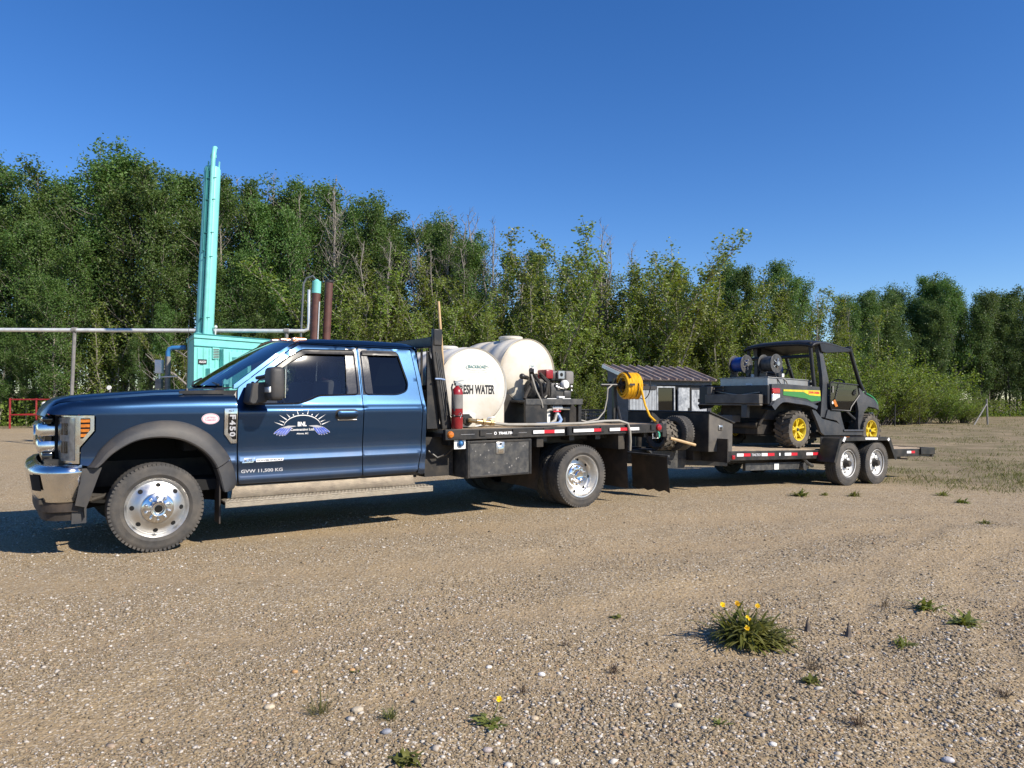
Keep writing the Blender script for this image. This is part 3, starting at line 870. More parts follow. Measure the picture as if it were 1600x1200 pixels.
ZONES = [(-200, 300, 'left', 'tall leafy aspen in the dark dense stand left of the turquoise stack', 'aspens left of the turquoise stack'),
         (300, 520, 'mid_left', 'tall aspen with pale trunk behind the turquoise shed and the brown pipes', 'aspens behind the brown pipes'),
         (520, 760, 'mid', 'thin half bare aspen with grey limbs behind the truck cab and first tank', 'half bare aspens behind the cab'),
         (760, 1330, 'right', 'young poplar clump with upright leafy stems behind the tanks and trailer', 'young poplars behind the trailer'),
         (1330, 1900, 'far', 'distant dark poplar in the far stand beyond the clearing at right', 'far poplars on the right')]
def zone(px):
    for z in ZONES:
        if z[0] <= px < z[1]: return z
    return ZONES[-1]
tree_n = {}
MARKS = [(-20, 'past the left edge'), (30, 'above the red barrier'), (75, 'above the truck nose'), (115, 'at the left pipe post'), (160, 'over the truck hood'), (205, 'above the hanging dead limb'), (255, 'at the meter stand'),
         (300, 'left of the turquoise stack'), (345, 'right behind the turquoise stack'), (395, 'above the turquoise shed roof'), (440, 'above the windscreen'), (485, 'left of the brown pipes'), (525, 'right behind the brown pipes'), (575, 'above the front door'),
         (625, 'above the rear door'), (670, 'above the cab rear'), (710, 'behind the wooden pole'), (755, 'behind the FRESH WATER tank'), (800, 'between the two tanks'), (845, 'behind the taller tank'), (900, 'behind the pump engine'), (945, 'behind the loop hose'),
         (985, 'behind the yellow reel'), (1030, 'behind the plank shed window'), (1080, 'behind the plank shed door'), (1125, 'right of the plank shed'), (1165, 'behind the blue hose reel'), (1210, 'behind the grey hose reel'), (1255, 'above the buggy roof'), (1300, 'above the buggy seat'),
         (1345, 'above the buggy hood'), (1390, 'right of the buggy nose'), (1435, 'beyond the trailer tail'), (1480, 'left of the fence brace'), (1530, 'beyond the fence brace'), (1570, 'right of the fence brace'), (1605, 'at the right edge'), (9999, 'past the right edge')]
def tree_at(px, depth, kind, hfac, ytop=None):
    x = (px - 800) / F_PX * depth
    h = 1.4 + (622 - (top_px(px) if ytop is None else ytop)) / F_PX * depth
    z = zone(px)
    tree_n[z[2]] = tree_n.get(z[2], 0) + 1
    mark = next(m for lim, m in MARKS if px < lim)
    fd = front_depth(px)
    row = 'at the front of the stand' if depth < fd + 2.2 else ('in the second rank' if depth < fd + 5 else ('deep in the stand' if depth < fd + 8.4 else 'at the very back'))
    if kind == 'bare':
        lab, grp, nm = 'leafless grey sapling with fine twigs standing among the green trees', 'bare grey saplings', 'bare_tree'
    elif kind == 'willow':
        lab, grp, nm = 'low rounded yellowish green bush at the foot of the tree line', 'low bushes along the tree line', 'willow_shrub'
    else:
        lab, grp, nm = z[3], z[4], {'aspen': 'aspen_tree', 'thin': 'aspen_tree', 'poplar': 'poplar_tree', 'far': 'poplar_tree'}[kind]
        look = {'left': 'dark leafy aspen', 'mid_left': 'pale trunked aspen', 'mid': 'sparse grey limbed aspen', 'right': 'upright young poplar', 'far': 'distant dark poplar'}[z[2]]
        size = 'short ' if hfac < 0.6 else ('tall ' if hfac > 0.92 else '')
        lab = size + look + ' ' + row + ' ' + mark
    if kind == 'bare': lab = 'leafless grey sapling ' + row + ' ' + mark
    if kind == 'willow': lab = ('larger' if ytop < 556 else 'low') + ' yellowish green bush at the tree foot ' + mark
    return plant_tree(kind, x, depth, max(1.5, h * hfac * (0.955 if z[2] in ('left', 'mid_left') else 0.98)), nm, lab, grp)
px = -330.0
while px < 1330:                                     # back rows reach the skyline
    for row in range(3):
        if row == 2 and px < 420 and rt.random() < 0.55: continue
        d = front_depth(px) + 3 + row * 3.4 + rt.uniform(-1.2, 1.2)
        p = px + rt.uniform(-22, 22)
        z = zone(p)[2]
        if z == 'left': k = rt.choice(['aspen', 'aspen', 'thin', 'thin'])
        elif z == 'mid_left': k = rt.choice(['aspen', 'aspen', 'thin', 'thin'])
        elif z == 'mid': k = rt.choice(['thin', 'thin', 'aspen', 'aspen', 'thin'])
        else: k = rt.choice(['poplar', 'poplar', 'poplar', 'thin', 'aspen', 'bare'])
        tree_at(p, d, k, rt.uniform(0.82, 0.97) if row < 1 else rt.uniform(0.88, 1.0))
    px += 44 if px < 520 else 40
px = -310.0
while px < 1345:                                     # the ragged front edge
    d = front_depth(px) + rt.uniform(-1.0, 1.6); z = zone(px)[2]
    if z in ('left', 'mid_left'):
        tree_at(px, d, rt.choice(['aspen', 'aspen', 'poplar']), rt.uniform(0.35, 0.58))
        tree_at(px + 18, d + 1.5, 'aspen', rt.uniform(0.6, 0.9))
    else:
        tree_at(px, d, 'poplar', rt.uniform(0.40, 0.62))
        tree_at(px + 12, d - 0.6, 'poplar', rt.uniform(0.30, 0.45))
        tree_at(px + 20, d + 1.5, 'poplar', rt.uniform(0.66, 0.90))
        tree_at(px - 10, d + 0.8, 'poplar', rt.uniform(0.60, 0.80))
    px += 44
px = 430.0
while px < 1000:                                     # bare pale stems inside the stand
    tree_at(px + rt.uniform(-12, 12), front_depth(px) + rt.uniform(1.0, 3.5), 'bare', rt.uniform(0.8, 1.02))
    px += 42
px = 1338.0
while px < 1900:                                     # far stand
    for row in range(3):
        p = px + rt.uniform(-16, 16)
        tree_at(p, front_depth(max(px, 1350)) + 2 + row * 4 + rt.uniform(-1.5, 1.5), rt.choice(['far', 'far', 'aspen']), rt.uniform(0.78, 1.0))
    px += 27
for p, yt, d in ((868, 326, 38.5), (888, 345, 39.5), (850, 372, 38), (1022, 338, 39.5), (1000, 368, 40), (1046, 372, 40.5), (1142, 384, 42)):
    tree_at(p, d, 'poplar', 1.0, yt)
px = -60.0
while px < 1330:                                     # low bushes deep under the crowns
    tree_at(px + rt.uniform(-12, 12), front_depth(px) + rt.uniform(6, 15), 'willow', 1.0, rt.uniform(545, 585))
    px += 34
for p, yt in ((700, 318), (742, 318), (716, 330), (770, 336), (934, 338), (912, 372), (950, 362), (528, 272), (655, 330), (985, 372)):
    tree_at(p, front_depth(p) + rt.uniform(2, 5), 'bare', 1.0, yt)
for p, yt, d in ((1290, 560, 43), (1330, 545, 44), (1372, 538, 45), (1404, 552, 46), (1440, 562, 47), (1475, 574, 47.5), (1505, 585, 48), (1352, 585, 43), (1250, 555, 42),
                 (1210, 575, 41), (1420, 590, 45.5), (1180, 560, 41), (1130, 560, 40), (1080, 560, 38), (1040, 568, 37), (1000, 560, 37), (950, 565, 37), (905, 555, 37), (860, 560, 37), (1320, 505, 46), (1385, 500, 49), (1425, 520, 51)):
    tree_at(p, d, 'willow', 1.0, yt)

# undergrowth at the foot of the trees and short grass on the verge
rng = np.random.RandomState(21)
n = 72000
pxs = rng.uniform(-380, 1900, n)
dep = np.array([front_depth(p) for p in pxs]) + np.abs(rng.normal(size=n)) * 6 - 1.0
xs = (pxs - 800) / F_PX * dep
zs = ground_z(xs, dep) + rng.rand(n) ** 1.3 * (0.6 + 1.6 * np.clip(fbm(xs * 0.6, dep * 0.6, 3) + 0.5, 0, 1))
V, Fq = leaf_cards(np.stack([xs, dep, zs], 1), 0.15, rng, 0.6, 0.75, 0.0)
o = bpy.data.objects.new('undergrowth', np_mesh('undergrowth', V, Fq, 'leaf_willow')); COL.objects.link(o)
o['kind'] = 'stuff'; o['label'] = 'tangled green undergrowth at the foot of the tree line'

def blades(x, y, h, w, rng, spread=0.5):
    n = len(x); a = rng.rand(n) * 6.283; b = rng.normal(size=(n, 2)) * spread * h[:, None]
    z = ground_z(x, y) - 0.01
    c, s = np.cos(a) * w, np.sin(a) * w
    V = np.stack([np.stack([x - c, y - s, z], 1), np.stack([x + c, y + s, z], 1),
                  np.stack([x + c * 0.5 + b[:, 0] * 0.5, y + s * 0.5 + b[:, 1] * 0.5, z + h * 0.65], 1),
                  np.stack([x - c * 0.3 + b[:, 0], y - s * 0.3 + b[:, 1], z + h], 1)], 1)
    return V.reshape(-1, 3), np.arange(n * 4).reshape(n, 4)
n = 330000
d = 9.5 * (62 / 9.5) ** rng.rand(n); pxs = rng.uniform(-100, 1750, n); xs = (pxs - 800) / F_PX * d
keep = rng.rand(n) < verge_at(xs, d) * np.clip((fbm(xs * 0.8, d * 0.8, 5) + 0.56) * 2.6 - 1.22, 0, 1)
xs, d = xs[keep], d[keep]
V, Fq = blades(xs, d, 0.03 + 0.09 * rng.rand(len(xs)) ** 2, 0.003 + 0.00014 * d, rng, 0.45)
o = bpy.data.objects.new('verge_grass', np_mesh('verge_grass', V, Fq, 'grass')); COL.objects.link(o)
o['kind'] = 'stuff'; o['label'] = 'patchy short grass beyond the trailer and along the trees'

# ------------------------------------------------------------------ turquoise shed and stack
SHD = Matrix.Translation((-7.92, 18.0, 0)) @ Matrix.Rotation(math.atan2(0.84, 0.54), 4, 'Z')     # +x along the lit front, -y out of it
t = thing('equipment_shed', 'turquoise ribbed metal equipment shed half hidden behind the truck hood', 'shed', (0, 0, 0), SHD)
mb = MB(); mb.prism([(0, 0), (2.55, 0), (3.1, 1.84), (1.01, 1.84)], -0.15, 2.90, 'xy')
k = 0.07
while k < 2.5:
    mb.prism([(k, 0.0), (k + 0.02, -0.025), (k + 0.075, -0.025), (k + 0.095, 0.0)], 0.02, 2.66, 'xy'); k += 0.165
mb.build('wall', 'teal', t)
MB().prism([(-0.03, -0.035), (2.58, -0.035), (3.14, 1.87), (1.0, 1.87)], 2.905, 2.99, 'xy').build('roof', 'teal', t, 0.006)
MB().prism([(-0.04, -0.045), (2.59, -0.045), (3.15, 1.88), (0.99, 1.88)], 2.992, 3.02, 'xy').build('roof_cap', 'teal_dark', t)
MB().box(-0.012, 2.55, -0.03, -0.002, 2.70, 2.715).build('seam', 'teal_dark', t)
v = MB().box(0.49, 0.68, -0.045, -0.02, 2.40, 2.69).build('vent', 'teal', t)
for i in range(6):
    MB().box(0.505, 0.665, -0.06, -0.046, 2.425 + i * 0.042, 2.445 + i * 0.042, Matrix.Rotation(R(25), 3, 'X')).build('slat', 'post', v)
MB().box(0.70, 0.86, -0.20, -0.02, 1.75, 2.66).build('duct', 'teal', t, 0.01)
c = MB().box(0.90, 1.52, -0.16, -0.02, 1.6, 2.60).build('door_frame', 'teal', t, 0.01)
MB().box(0.98, 1.44, -0.175, -0.155, 1.65, 2.46).build('door', 'teal_dark', c)
MB().box(1.60, 2.30, -0.20, -0.02, 2.62, 2.66).build('awning', 'post', t)
MB().box(1.68, 2.25, -0.04, -0.02, 1.9, 2.60).build('opening', 'hole', t)
MB().box(0.30, 0.50, -0.22, -0.02, 1.75, 2.15).build('junction_box', 'teal', t, 0.01)
s = MB().box(0.09, 0.33, -0.036, -0.028, 2.25, 2.375).build('sign', 'black_print', t)
lettering(MB(), 'ALCO', 0.115, 0.305, 2.285, 2.34, lambda u, w: (u, -0.039, w), 0.03).build('lettering', 'white_print', s)

t = thing('exhaust_stack', 'tall turquoise steel stack rising above the trees from the shed roof', 'stack', (-7.93, 18.62, 3.02))
t.rotation_euler = (0, R(2.3), 0)
BASE[t.name] = Vector((0, 0, 0))
MB().lathe([(0.0, 0.0), (0.255, 0.0), (0.255, 0.03), (0.215, 0.05), (0.212, 2.1), (0.206, 2.12), (0.200, 4.30), (0.17, 4.36), (0.0, 4.37)], axis='z', n=28).build('shell', 'teal', t)
MB().tube([(0.10, -0.225, 0.0), (0.10, -0.225, 4.45), (0.10, -0.20, 4.65), (0.08, -0.12, 4.82), (0.05, 0.0, 4.86)], 0.058, 10).build('riser_pipe', 'teal', t)
MB().tube([(-0.045, -0.225, 2.15), (-0.045, -0.225, 4.28)], 0.03, 8).tube([(-0.045, -0.225, 2.15), (0.10, -0.225, 2.13)], 0.02, 6).build('conduit', 'teal_dark', t)
MB().box(-0.01, 0.02, -0.235, -0.205, 0.05, 4.2).build('trace_line', 'teal_dark', t)
for zz in (0.42, 1.98, 2.6, 3.45, 4.0):
    MB().tube([(-0.02, -0.25, zz), (0.22, -0.26, zz + 0.02)], 0.012, 6).build('bracket', 'teal_dark', t)
MB().lathe([(0.06, 4.60), (0.075, 4.60), (0.075, 4.68), (0.06, 4.68)], (0.02, -0.02, 0), 'z', 12).cyl((0.02, -0.02, 4.36), (0.02, -0.02, 4.86), 0.035).build('cap', 'teal', t)
for sx in (-0.13, 0.15):
    MB().box(sx, sx + 0.02, 0.0, 0.05, 4.3, 4.52).build('lifting_lug', 'teal', t)
MB().tube([(-0.20, -0.10, 0.05), (0.0, -0.24, 0.45)], 0.015, 6).build('stay', 'teal_dark', t)
MB().cyl((0.30, -0.05, 0), (0.30, -0.05, 0.2), 0.02).ball((0.30, -0.05, 0.22), 0.045).build('valve', 'white_metal', t)

# brown pipes, insulated line, guard, small fittings
t = thing('pipe_stack', 'rusty brown standpipe with a turquoise top joined to the silver line', 'pipe', (-5.79, 21.0, 0))
BASE[t.name] = Vector((0, 0, 0)); t.rotation_euler = (0, R(2.2), 0)
MB().cyl((-0.08, 0, -0.2), (-0.08, 0, 4.45), 0.125, 0.125, 18).build('pipe', 'rust', t)
MB().cyl((-0.08, 0, 4.45), (-0.08, 0, 4.80), 0.127, 0.127, 18).cyl((-0.08, 0, 4.80), (-0.08, 0, 4.86), 0.10, 0.03, 18).build('cap', 'teal', t)
MB().box(0.035, 0.06, -0.09, -0.065, 0.0, 4.2).build('trace_line', 'galv', t)
MB().tube([(-0.10, 0, 4.84), (-0.20, 0, 4.95), (-0.38, 0, 4.88), (-0.46, 0, 4.72), (-0.47, 0, 3.5), (-0.47, 0, 1.0)], 0.03, 8).build('vent_line', 'shed_dark', t)
t = thing('pipe_stack', 'plain rusty brown standpipe right of the turquoise topped one', 'pipe', (-5.48, 21.2, 0))
BASE[t.name] = Vector((0, 0, 0)); t.rotation_euler = (0, R(2.4), 0)
MB().cyl((-0.10, 0, -0.2), (-0.10, 0, 4.78), 0.115, 0.115, 18).build('pipe', 'rust', t)
MB().lathe([(0.10, 4.80), (0.125, 4.80), (0.125, 4.86), (0.10, 4.86)], (-0.10, 0, 0), 'z', 16).build('collar', 'black', t)

t = thing('overhead_pipe', 'long silver insulated pipe carried level in front of the left trees', 'pipeline', (-14, 21, 0))
P = [(-22, 21.0, 3.42), (-14, 21.0, 3.38), (-6.05, 21.0, 3.35), (-5.92, 21.0, 3.40), (-5.90, 21.0, 3.6), (-5.90, 21.0, 4.55)]
MB().tube(P, 0.056, 12).build('pipe', 'galv', t)
for xx, hz in ((-12.72, 3.33), (-6.55, 3.30), (-20.0, 3.36)):
    MB().tube([(xx - 0.12, 21.0, -0.2), (xx, 21.0, hz)], 0.05, 8).build('post', 'post', t)
    MB().lathe([(0.066, -0.07), (0.082, -0.07), (0.082, 0.07), (0.066, 0.07)], (xx, 21.0, hz + 0.045), 'x', 14).build('clamp', 'post', t)

t = thing('pipe_guard', 'low red pipe barrier standing near the trees at far left', 'barrier', (-22.9, 33.0, 0))
g0 = gz(-22.9, 33)
for px_, py_ in ((-22.9, 33.0), (-22.75, 34.6), (-19.6, 33.0), (-19.5, 34.6)):
    MB().cyl((px_, py_, g0 - 0.2), (px_, py_, g0 + 1.38), 0.045, n=10).build('post', 'red_paint', t)
for zz in (0.62, 1.32):
    MB().tube([(-22.9, 33.0, g0 + zz), (-19.6, 33.0, g0 + zz)], 0.035, 8).build('rail', 'red_paint', t)
    MB().tube([(-22.9, 33.0, g0 + zz), (-22.75, 34.6, g0 + zz)], 0.035, 8).build('rail', 'red_paint', t)
    MB().tube([(-22.75, 34.6, g0 + zz), (-19.5, 34.6, g0 + zz)], 0.035, 8).build('rail', 'red_paint', t)
t = thing('wellhead', 'small black and white wellhead inside the red pipe barrier', 'wellhead', (-21.9, 33.9, g0))
MB().lathe([(0, 0), (0.26, 0), (0.26, 0.10), (0.12, 0.12), (0.12, 0.5), (0.24, 0.52), (0.24, 0.62), (0.14, 0.64), (0.14, 0.95), (0, 0.97)], (-21.9, 33.9, g0), 'z', 18).build('body', 'black', t)
MB().lathe([(0, 0.97), (0.13, 0.98), (0.13, 1.16), (0.05, 1.22), (0, 1.22)], (-21.9, 33.9, g0), 'z', 14).build('cap', 'white', t)
MB().cyl((-21.9, 33.9, g0 + 0.78), (-21.5, 33.6, g0 + 0.78), 0.07).lathe([(0.16, -0.03), (0.2, -0.03), (0.2, 0.03), (0.16, 0.03)], (-21.5, 33.6, g0 + 0.78), 'x', 16).build('valve', 'white', t)
MB().bevbox(-22.1, -21.6, 33.3, 33.6, g0, g0 + 0.22, 0.04).build('sandbag', 'deck_wood', t)

t = thing('meter_stand', 'grey pipe stand with blue elbow and white meter box left of the shed', 'meter', (-9.55, 20.0, 0))
MB().tube([(-9.56, 20, -0.2), (-9.52, 20, 2.55)], 0.075, 12).build('column', 'post', t)
MB().tube([(-9.52, 20, 2.35), (-9.52, 20, 2.68), (-9.48, 20, 2.76), (-9.40, 20, 2.79), (-9.05, 20, 2.80)], 0.06, 12).build('elbow', 'blue_pipe', t)
MB().bevbox(-9.80, -9.61, 19.82, 19.97, 2.08, 2.45, 0.01).build('meter_box', 'white', t)
MB().bevbox(-9.79, -9.62, 19.82, 19.97, 1.65, 1.93, 0.01).build('lower_box', 'post', t)
MB().tube([(-9.70, 19.9, 0), (-9.70, 19.9, 2.1)], 0.025, 6).tube([(-9.7, 19.9, 1.98), (-9.2, 19.9, 2.0)], 0.02, 6).build('bracket', 'galv', t)

t = thing('marker_post', 'thin post with a small round white marker above the truck hood', 'marker', (-13.9, 25.0, 0))
MB().cyl((-13.9, 25, -0.2), (-13.9, 25, 1.68), 0.03, n=8).build('post', 'post', t)
MB().lathe([(0, -0.02), (0.075, -0.02), (0.075, 0.02), (0, 0.02)], (-13.9, 24.95, 1.76), 'y', 18).build('marker', 'white', t)

rng_b = np.random.RandomState(4)
for lab, pts, r in (('bleached dead limb leaning down through the trees left of the shed', [(-13.6, 33.5, 0.0), (-15.0, 33.8, 1.85), (-15.9, 34.0, 2.55), (-16.6, 34.1, 2.85), (-17.4, 34.3, 3.5)], 0.06),
                    ('short thin dead limb low in the trees behind the truck nose', [(-14.4, 33.2, 0.5), (-15.2, 33.4, 1.55), (-16.3, 33.5, 2.0), (-17.2, 33.6, 2.7)], 0.03),
                    ('pale broken limb crossing behind the meter stand', [(-8.9, 31.5, 1.5), (-14.9 + 0.6, 31.8, 3.2), (-15.2, 31.9, 3.7)], 0.035)):
    mb = MB(); mb.tube(pts, [r * (1 - 0.75 * i / (len(pts) - 1)) for i in range(len(pts))], 6)
    for i in range(5):
        a, b = Vector(pts[-2]), Vector(pts[-1]); s = Vector(pts[1]).lerp(b, i / 5)
        e = s + Vector((rng_b.normal() * 0.4 - 0.3, rng_b.normal() * 0.3, 0.35 + 0.3 * rng_b.rand()))
        mb.tube([s, (s + e) / 2 + Vector((0, 0, 0.06)), e], [r * 0.35, r * 0.25, 0.006], 5)
    mb.single('dead_limb', 'twig_grey', lab, 'branch', pts[0])

t = thing('fence_brace', 'weathered corner fence post with a slanting brace at far right', 'fence post', (29.9, 45.5, 0))
g0 = gz(29.9, 45.5)
MB().cyl((29.9, 45.5, g0 - 0.2), (29.85, 45.5, g0 + 1.6), 0.055, n=8).build('post', 'post', t)
MB().tube([(28.45, 44.6, gz(28.45, 44.6) - 0.05), (29.86, 45.5, g0 + 1.3)], 0.04, 8).build('brace', 'post', t)
for xx, yy, lab in ((25.6, 45.5, 'dark leaning fence post against the bushes right of the trailer'), (23.0, 43.5, 'thin dark fence post just behind the trailer tail at right')):
    mb = MB().cyl((xx, yy, gz(xx, yy) - 0.2), (xx + 0.03, yy, gz(xx, yy) + 1.3), 0.035, n=8)
    mb.single('fence_post', 'shed_black', lab, 'fence post', (xx, yy, gz(xx, yy)))

# ------------------------------------------------------------------ plank shed behind the trailer
SF = Matrix.Translation((3.42, 21.0, gz(4.5, 21.5) + 0.0)) @ Matrix.Rotation(TH, 4, 'Z')
zg = 0.0
t = thing('plank_shed', 'small grey plank shed with a rusty ribbed roof behind the yellow hose', 'shed', (0, 0, 0), SF)
SZ = 0.25                      # the lot falls away here: heights are measured from its own sill
W, D = 3.5, 0.95
mb = MB(); mb.box(0.04, W - 0.04, 0.04, 0.08, 0, 1.92 + SZ).box(0.04, W - 0.04, D - 0.06, D, 0, 2.32 + SZ)
mb.build('inner_wall', 'shed_black', t)
rp = random.Random(8)
k = 0.0
while k < 1.09:                                         # lit front boards
    w = 0.13 + rp.uniform(-0.015, 0.02)
    if k + w > 1.09: w = 1.09 - k
    z1 = 1.80 + SZ
    MB().box(k + 0.006, k + w - 0.006, 0.0 + rp.uniform(-0.006, 0.004), 0.035, 0.0, z1).build('plank', 'shed_wood', t)
    k += w
for k in range(7):                                      # boards under and around the window
    MB().box(1.09 + k * 0.125 + 0.005, 1.09 + (k + 1) * 0.125 - 0.005, rp.uniform(-0.006, 0.004), 0.035, 0, 0.82 + SZ).build('plank', 'shed_wood', t)
f = MB(); 
for a in ((1.095, 1.87, 1.715, 1.76), (1.095, 1.87, 0.83, 0.875), (1.095, 1.14, 0.875, 1.715), (1.825, 1.87, 0.875, 1.715)):
    f.box(a[0], a[1], -0.02, 0.03, a[2] + SZ, a[3] + SZ)
f = f.build('window_frame', 'shed_peel', t)
MB().box(1.14, 1.825, 0.022, 0.030, 0.89 + SZ, 1.70 + SZ).build('pane', 'glass_dark', f)
MB().box(1.12, 1.85, 0.04, 0.05, 0.85 + SZ, 1.75 + SZ).build('back_board', 'hole', f)
d = MB().box(1.93, 2.42, -0.10, -0.06, 0.05, 1.72 + SZ).build('door', 'shed_peel', t)          # swung open
MB().box(2.35, 2.40, -0.12, -0.10, 0.95 + SZ, 1.1 + SZ).build('latch', 'black', d)
MB().box(1.88, 2.60, 0.0, 0.03, 0.0, 1.75 + SZ).build('doorway', 'hole', t)
mb = MB()
for k in range(3):
    MB().box(2.60 + k * 0.23, 2.60 + (k + 1) * 0.23 - 0.006, -0.03, 0.03, 0.05, 1.66 + SZ).build('plank', 'shed_peel', t)
MB().box(2.88, 3.00, -0.04, -0.032, 1.28 + SZ, 1.38 + SZ).build('vent_hole', 'hole', t)
MB().box(3.32, W, -0.04, 0.06, 0, 1.80 + SZ).build('corner_post', 'shed_black', t)
MB().box(-0.02, W + 0.02, -0.03, 0.03, 1.80 + SZ, 1.93 + SZ).build('fascia', 'shed_dark', t)
MB().box(0.45, 1.06, -0.035, -0.008, 1.66 + SZ, 1.76 + SZ).build('lintel', 'shed_black', t)
for k in range(22):                                     # side wall of lapped boards, shade put into their colour
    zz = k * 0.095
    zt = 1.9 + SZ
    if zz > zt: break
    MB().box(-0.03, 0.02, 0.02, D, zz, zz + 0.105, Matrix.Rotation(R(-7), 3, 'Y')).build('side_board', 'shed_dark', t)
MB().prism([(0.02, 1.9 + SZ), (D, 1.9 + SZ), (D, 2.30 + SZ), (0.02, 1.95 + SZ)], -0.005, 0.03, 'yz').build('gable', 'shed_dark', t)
pitch = math.atan2(0.45, D + 0.35)
RM = Matrix.Translation((0, -0.2, 1.925 + SZ)) @ Matrix.Rotation(pitch, 4, 'X')
Lr = math.hypot(0.45, D + 0.35)
MB().box(-0.06, W + 0.06, 0, Lr, 0, 0.02).xform(RM).build('roof', 'rust_roof', t)
nr = 10
for k in range(nr + 1):
    x = -0.03 + (W + 0.05) * k / nr
    MB().prism([(x - 0.05, 0.021), (x - 0.025, 0.075), (x + 0.025, 0.075), (x + 0.05, 0.021)], 0.0, Lr, 'xz').xform(RM).build('roof_rib', 'rust_rib', t)
    if k < nr:
        MB().box(x + 0.12, x + 0.15, 0, Lr, 0.021, 0.035).xform(RM).build('seam', 'rust_roof', t)
MB().box(-0.09, -0.06, 0, Lr, -0.05, 0.05).xform(RM).build('rake_board', 'galv', t)

# ================================================================== TRUCK  (frame RIG: x to the tail, y<0 the near side)
truck = thing('pickup_truck', 'dark blue flatbed pickup truck parked on the gravel with chrome bumper', 'truck', (0, 0, 0), RIG)
def ip(x, xs, ys): return float(np.interp(x, xs, ys))
SZs = [.48, .535, .565, .590, .612, .640, .70, .760, .780, .826, .85, .90, 1.18, 1.262, 1.288, 1.318, 1.34, 1.40, 1.70, 1.95, 2.02]
SYs = [.95, .985, 1.008, 1.015, 1.014, 1.007, 1.002, 1.008, 1.011, .997, .992, .990, 1.008, 1.014, 1.010, .984, .974, .955, .870, .788, .70]
def side_y(z): return -ip(z, SZs, SYs)
def S(x, z, o=0.0): return (x, side_y(z) - o, z)                      # o: proud of the skin
ZC_X = [-.905, -.89, -.86, -.81, -.74, -.66, -.37, 0, .36, .80]
ZC_Z = [1.245, 1.285, 1.335, 1.383, 1.412, 1.430, 1.455, 1.485, 1.498, 1.502]
def zc(x): return ip(x, ZC_X, ZC_Z)
def taper(x):
    t = max(0.0, (-x - .25) / .65); return 1 - .11 * t * t
def fend(x, z, o=0.0):
    zt = zc(x) - .045; z0 = min(1.285, zt - .09)
    if z <= z0: y = -side_y(z) if z < 1.288 else 1.010
    else:
        s = min(1.0, (z - z0) / (zt - z0)); y = 0.805 + .205 * math.sqrt(max(0.0, 1 - s ** 2.2))
    return (x, -(y + o) * taper(x), z)

def both(make, name, mats, parent=None, bevel=0.0, **kw):
    """Near-side part and its mirror image on the far side."""
    mb = make if isinstance(make, MB) else make()
    a = mb.build(name, mats, parent or truck, bevel, **kw)
    b = mb.mirror_y().build(name, mats, parent or truck, bevel, **kw)
    return a, b

WIN1 = rnd_poly([(.79, 1.340), (1.32, 1.345), (1.42, 1.376), (1.545, 1.428), (1.975, 1.440), (1.975, 1.920), (1.41, 1.912), (1.244, 1.818), (.983, 1.622), (.80, 1.455)], .035)
WIN2 = rnd_poly([(2.055, 1.440), (2.055, 1.922), (2.50, 1.925), (2.585, 1.566), (2.56, 1.481), (2.446, 1.440)], .05)
DOOR1 = rnd_poly([(.716, 1.29), (.722, .562), (1.998, .562), (2.012, 1.30), (2.016, 1.437), (2.018, 1.958), (1.399, 1.970), (1.16, 1.825), (.73, 1.50)], .03)
DOOR2 = rnd_poly([(2.008, .562), (2.655, .575), (2.708, .826), (2.722, 1.354), (2.674, 1.955), (2.028, 1.960), (2.026, 1.437), (2.022, 1.30)], .03)
ZL = (.588, .612, .640, .765, .785, .822, .84, 1.262, 1.288, 1.318, 1.34)

# --- body shell: jambs, pillars, corners, roof, back wall
jamb = [(.62, .53), (2.74, .53), (2.765, .82), (2.765, 1.31), (2.72, 1.96), (2.68, 1.985), (1.38, 1.985), (1.16, 1.82), (.72, 1.47), (.68, 1.40)]
def grow(poly, k):
    cx_ = sum(p[0] for p in poly) / len(poly); cz_ = sum(p[1] for p in poly) / len(poly)
    return [(cx_ + (p[0] - cx_) * k, cz_ + (p[1] - cz_) * k) for p in poly]
both(lambda: panel(jamb, lambda x, z: S(x, z, -.030), (grow(WIN1, .985), grow(WIN2, .985)), .09, .05), 'door_jamb', 'black')
both(lambda: panel([(2.664, .560), (2.742, .535), (2.772, .82), (2.772, 1.31), (2.728, 1.945), (2.70, 1.985), (2.683, 1.957), (2.731, 1.354), (2.717, .826)], S, (), .06, .03, zlines=ZL), 'cab_corner', 'paint')
both(lambda: panel([(.725, 1.508), (1.155, 1.834), (1.395, 1.980), (2.69, 1.966), (2.70, 1.992), (2.66, 2.0), (1.36, 2.0), (1.125, 1.856), (.695, 1.533), (.690, 1.492)], S, (), .06, .03), 'roof_pillar', 'paint')
rows = []
for x in [1.285, 1.30, 1.33, 1.38, 1.48, 1.65, 2.0, 2.4, 2.62, 2.70, 2.735, 2.752]:
    z = ip(x, [1.285, 1.30, 1.38, 1.65, 2.0, 2.5, 2.68, 2.735, 2.752], [2.012, 2.026, 2.045, 2.062, 2.068, 2.066, 2.058, 2.035, 1.99])
    xo = lambda y: x + (0.06 * (y / .76) ** 2 if x < 1.5 else 0) * max(0, (1.5 - x) / .21)
    zs = lambda y: z - .012 * (abs(y) / .5) ** 2 if abs(y) <= .62 else z - .018 - (z - .018 - min(1.992, z - .02)) * min(1, (abs(y) - .62) / .125) ** 1.7
    ys = [-.745, -.73, -.70, -.66, -.62, -.4, -.2, 0, .2, .4, .62, .66, .70, .73, .745]
    rows.append([(xo(y), y, zs(y)) for y in ys])
MB().grid(rows).build('roof', 'paint', truck)
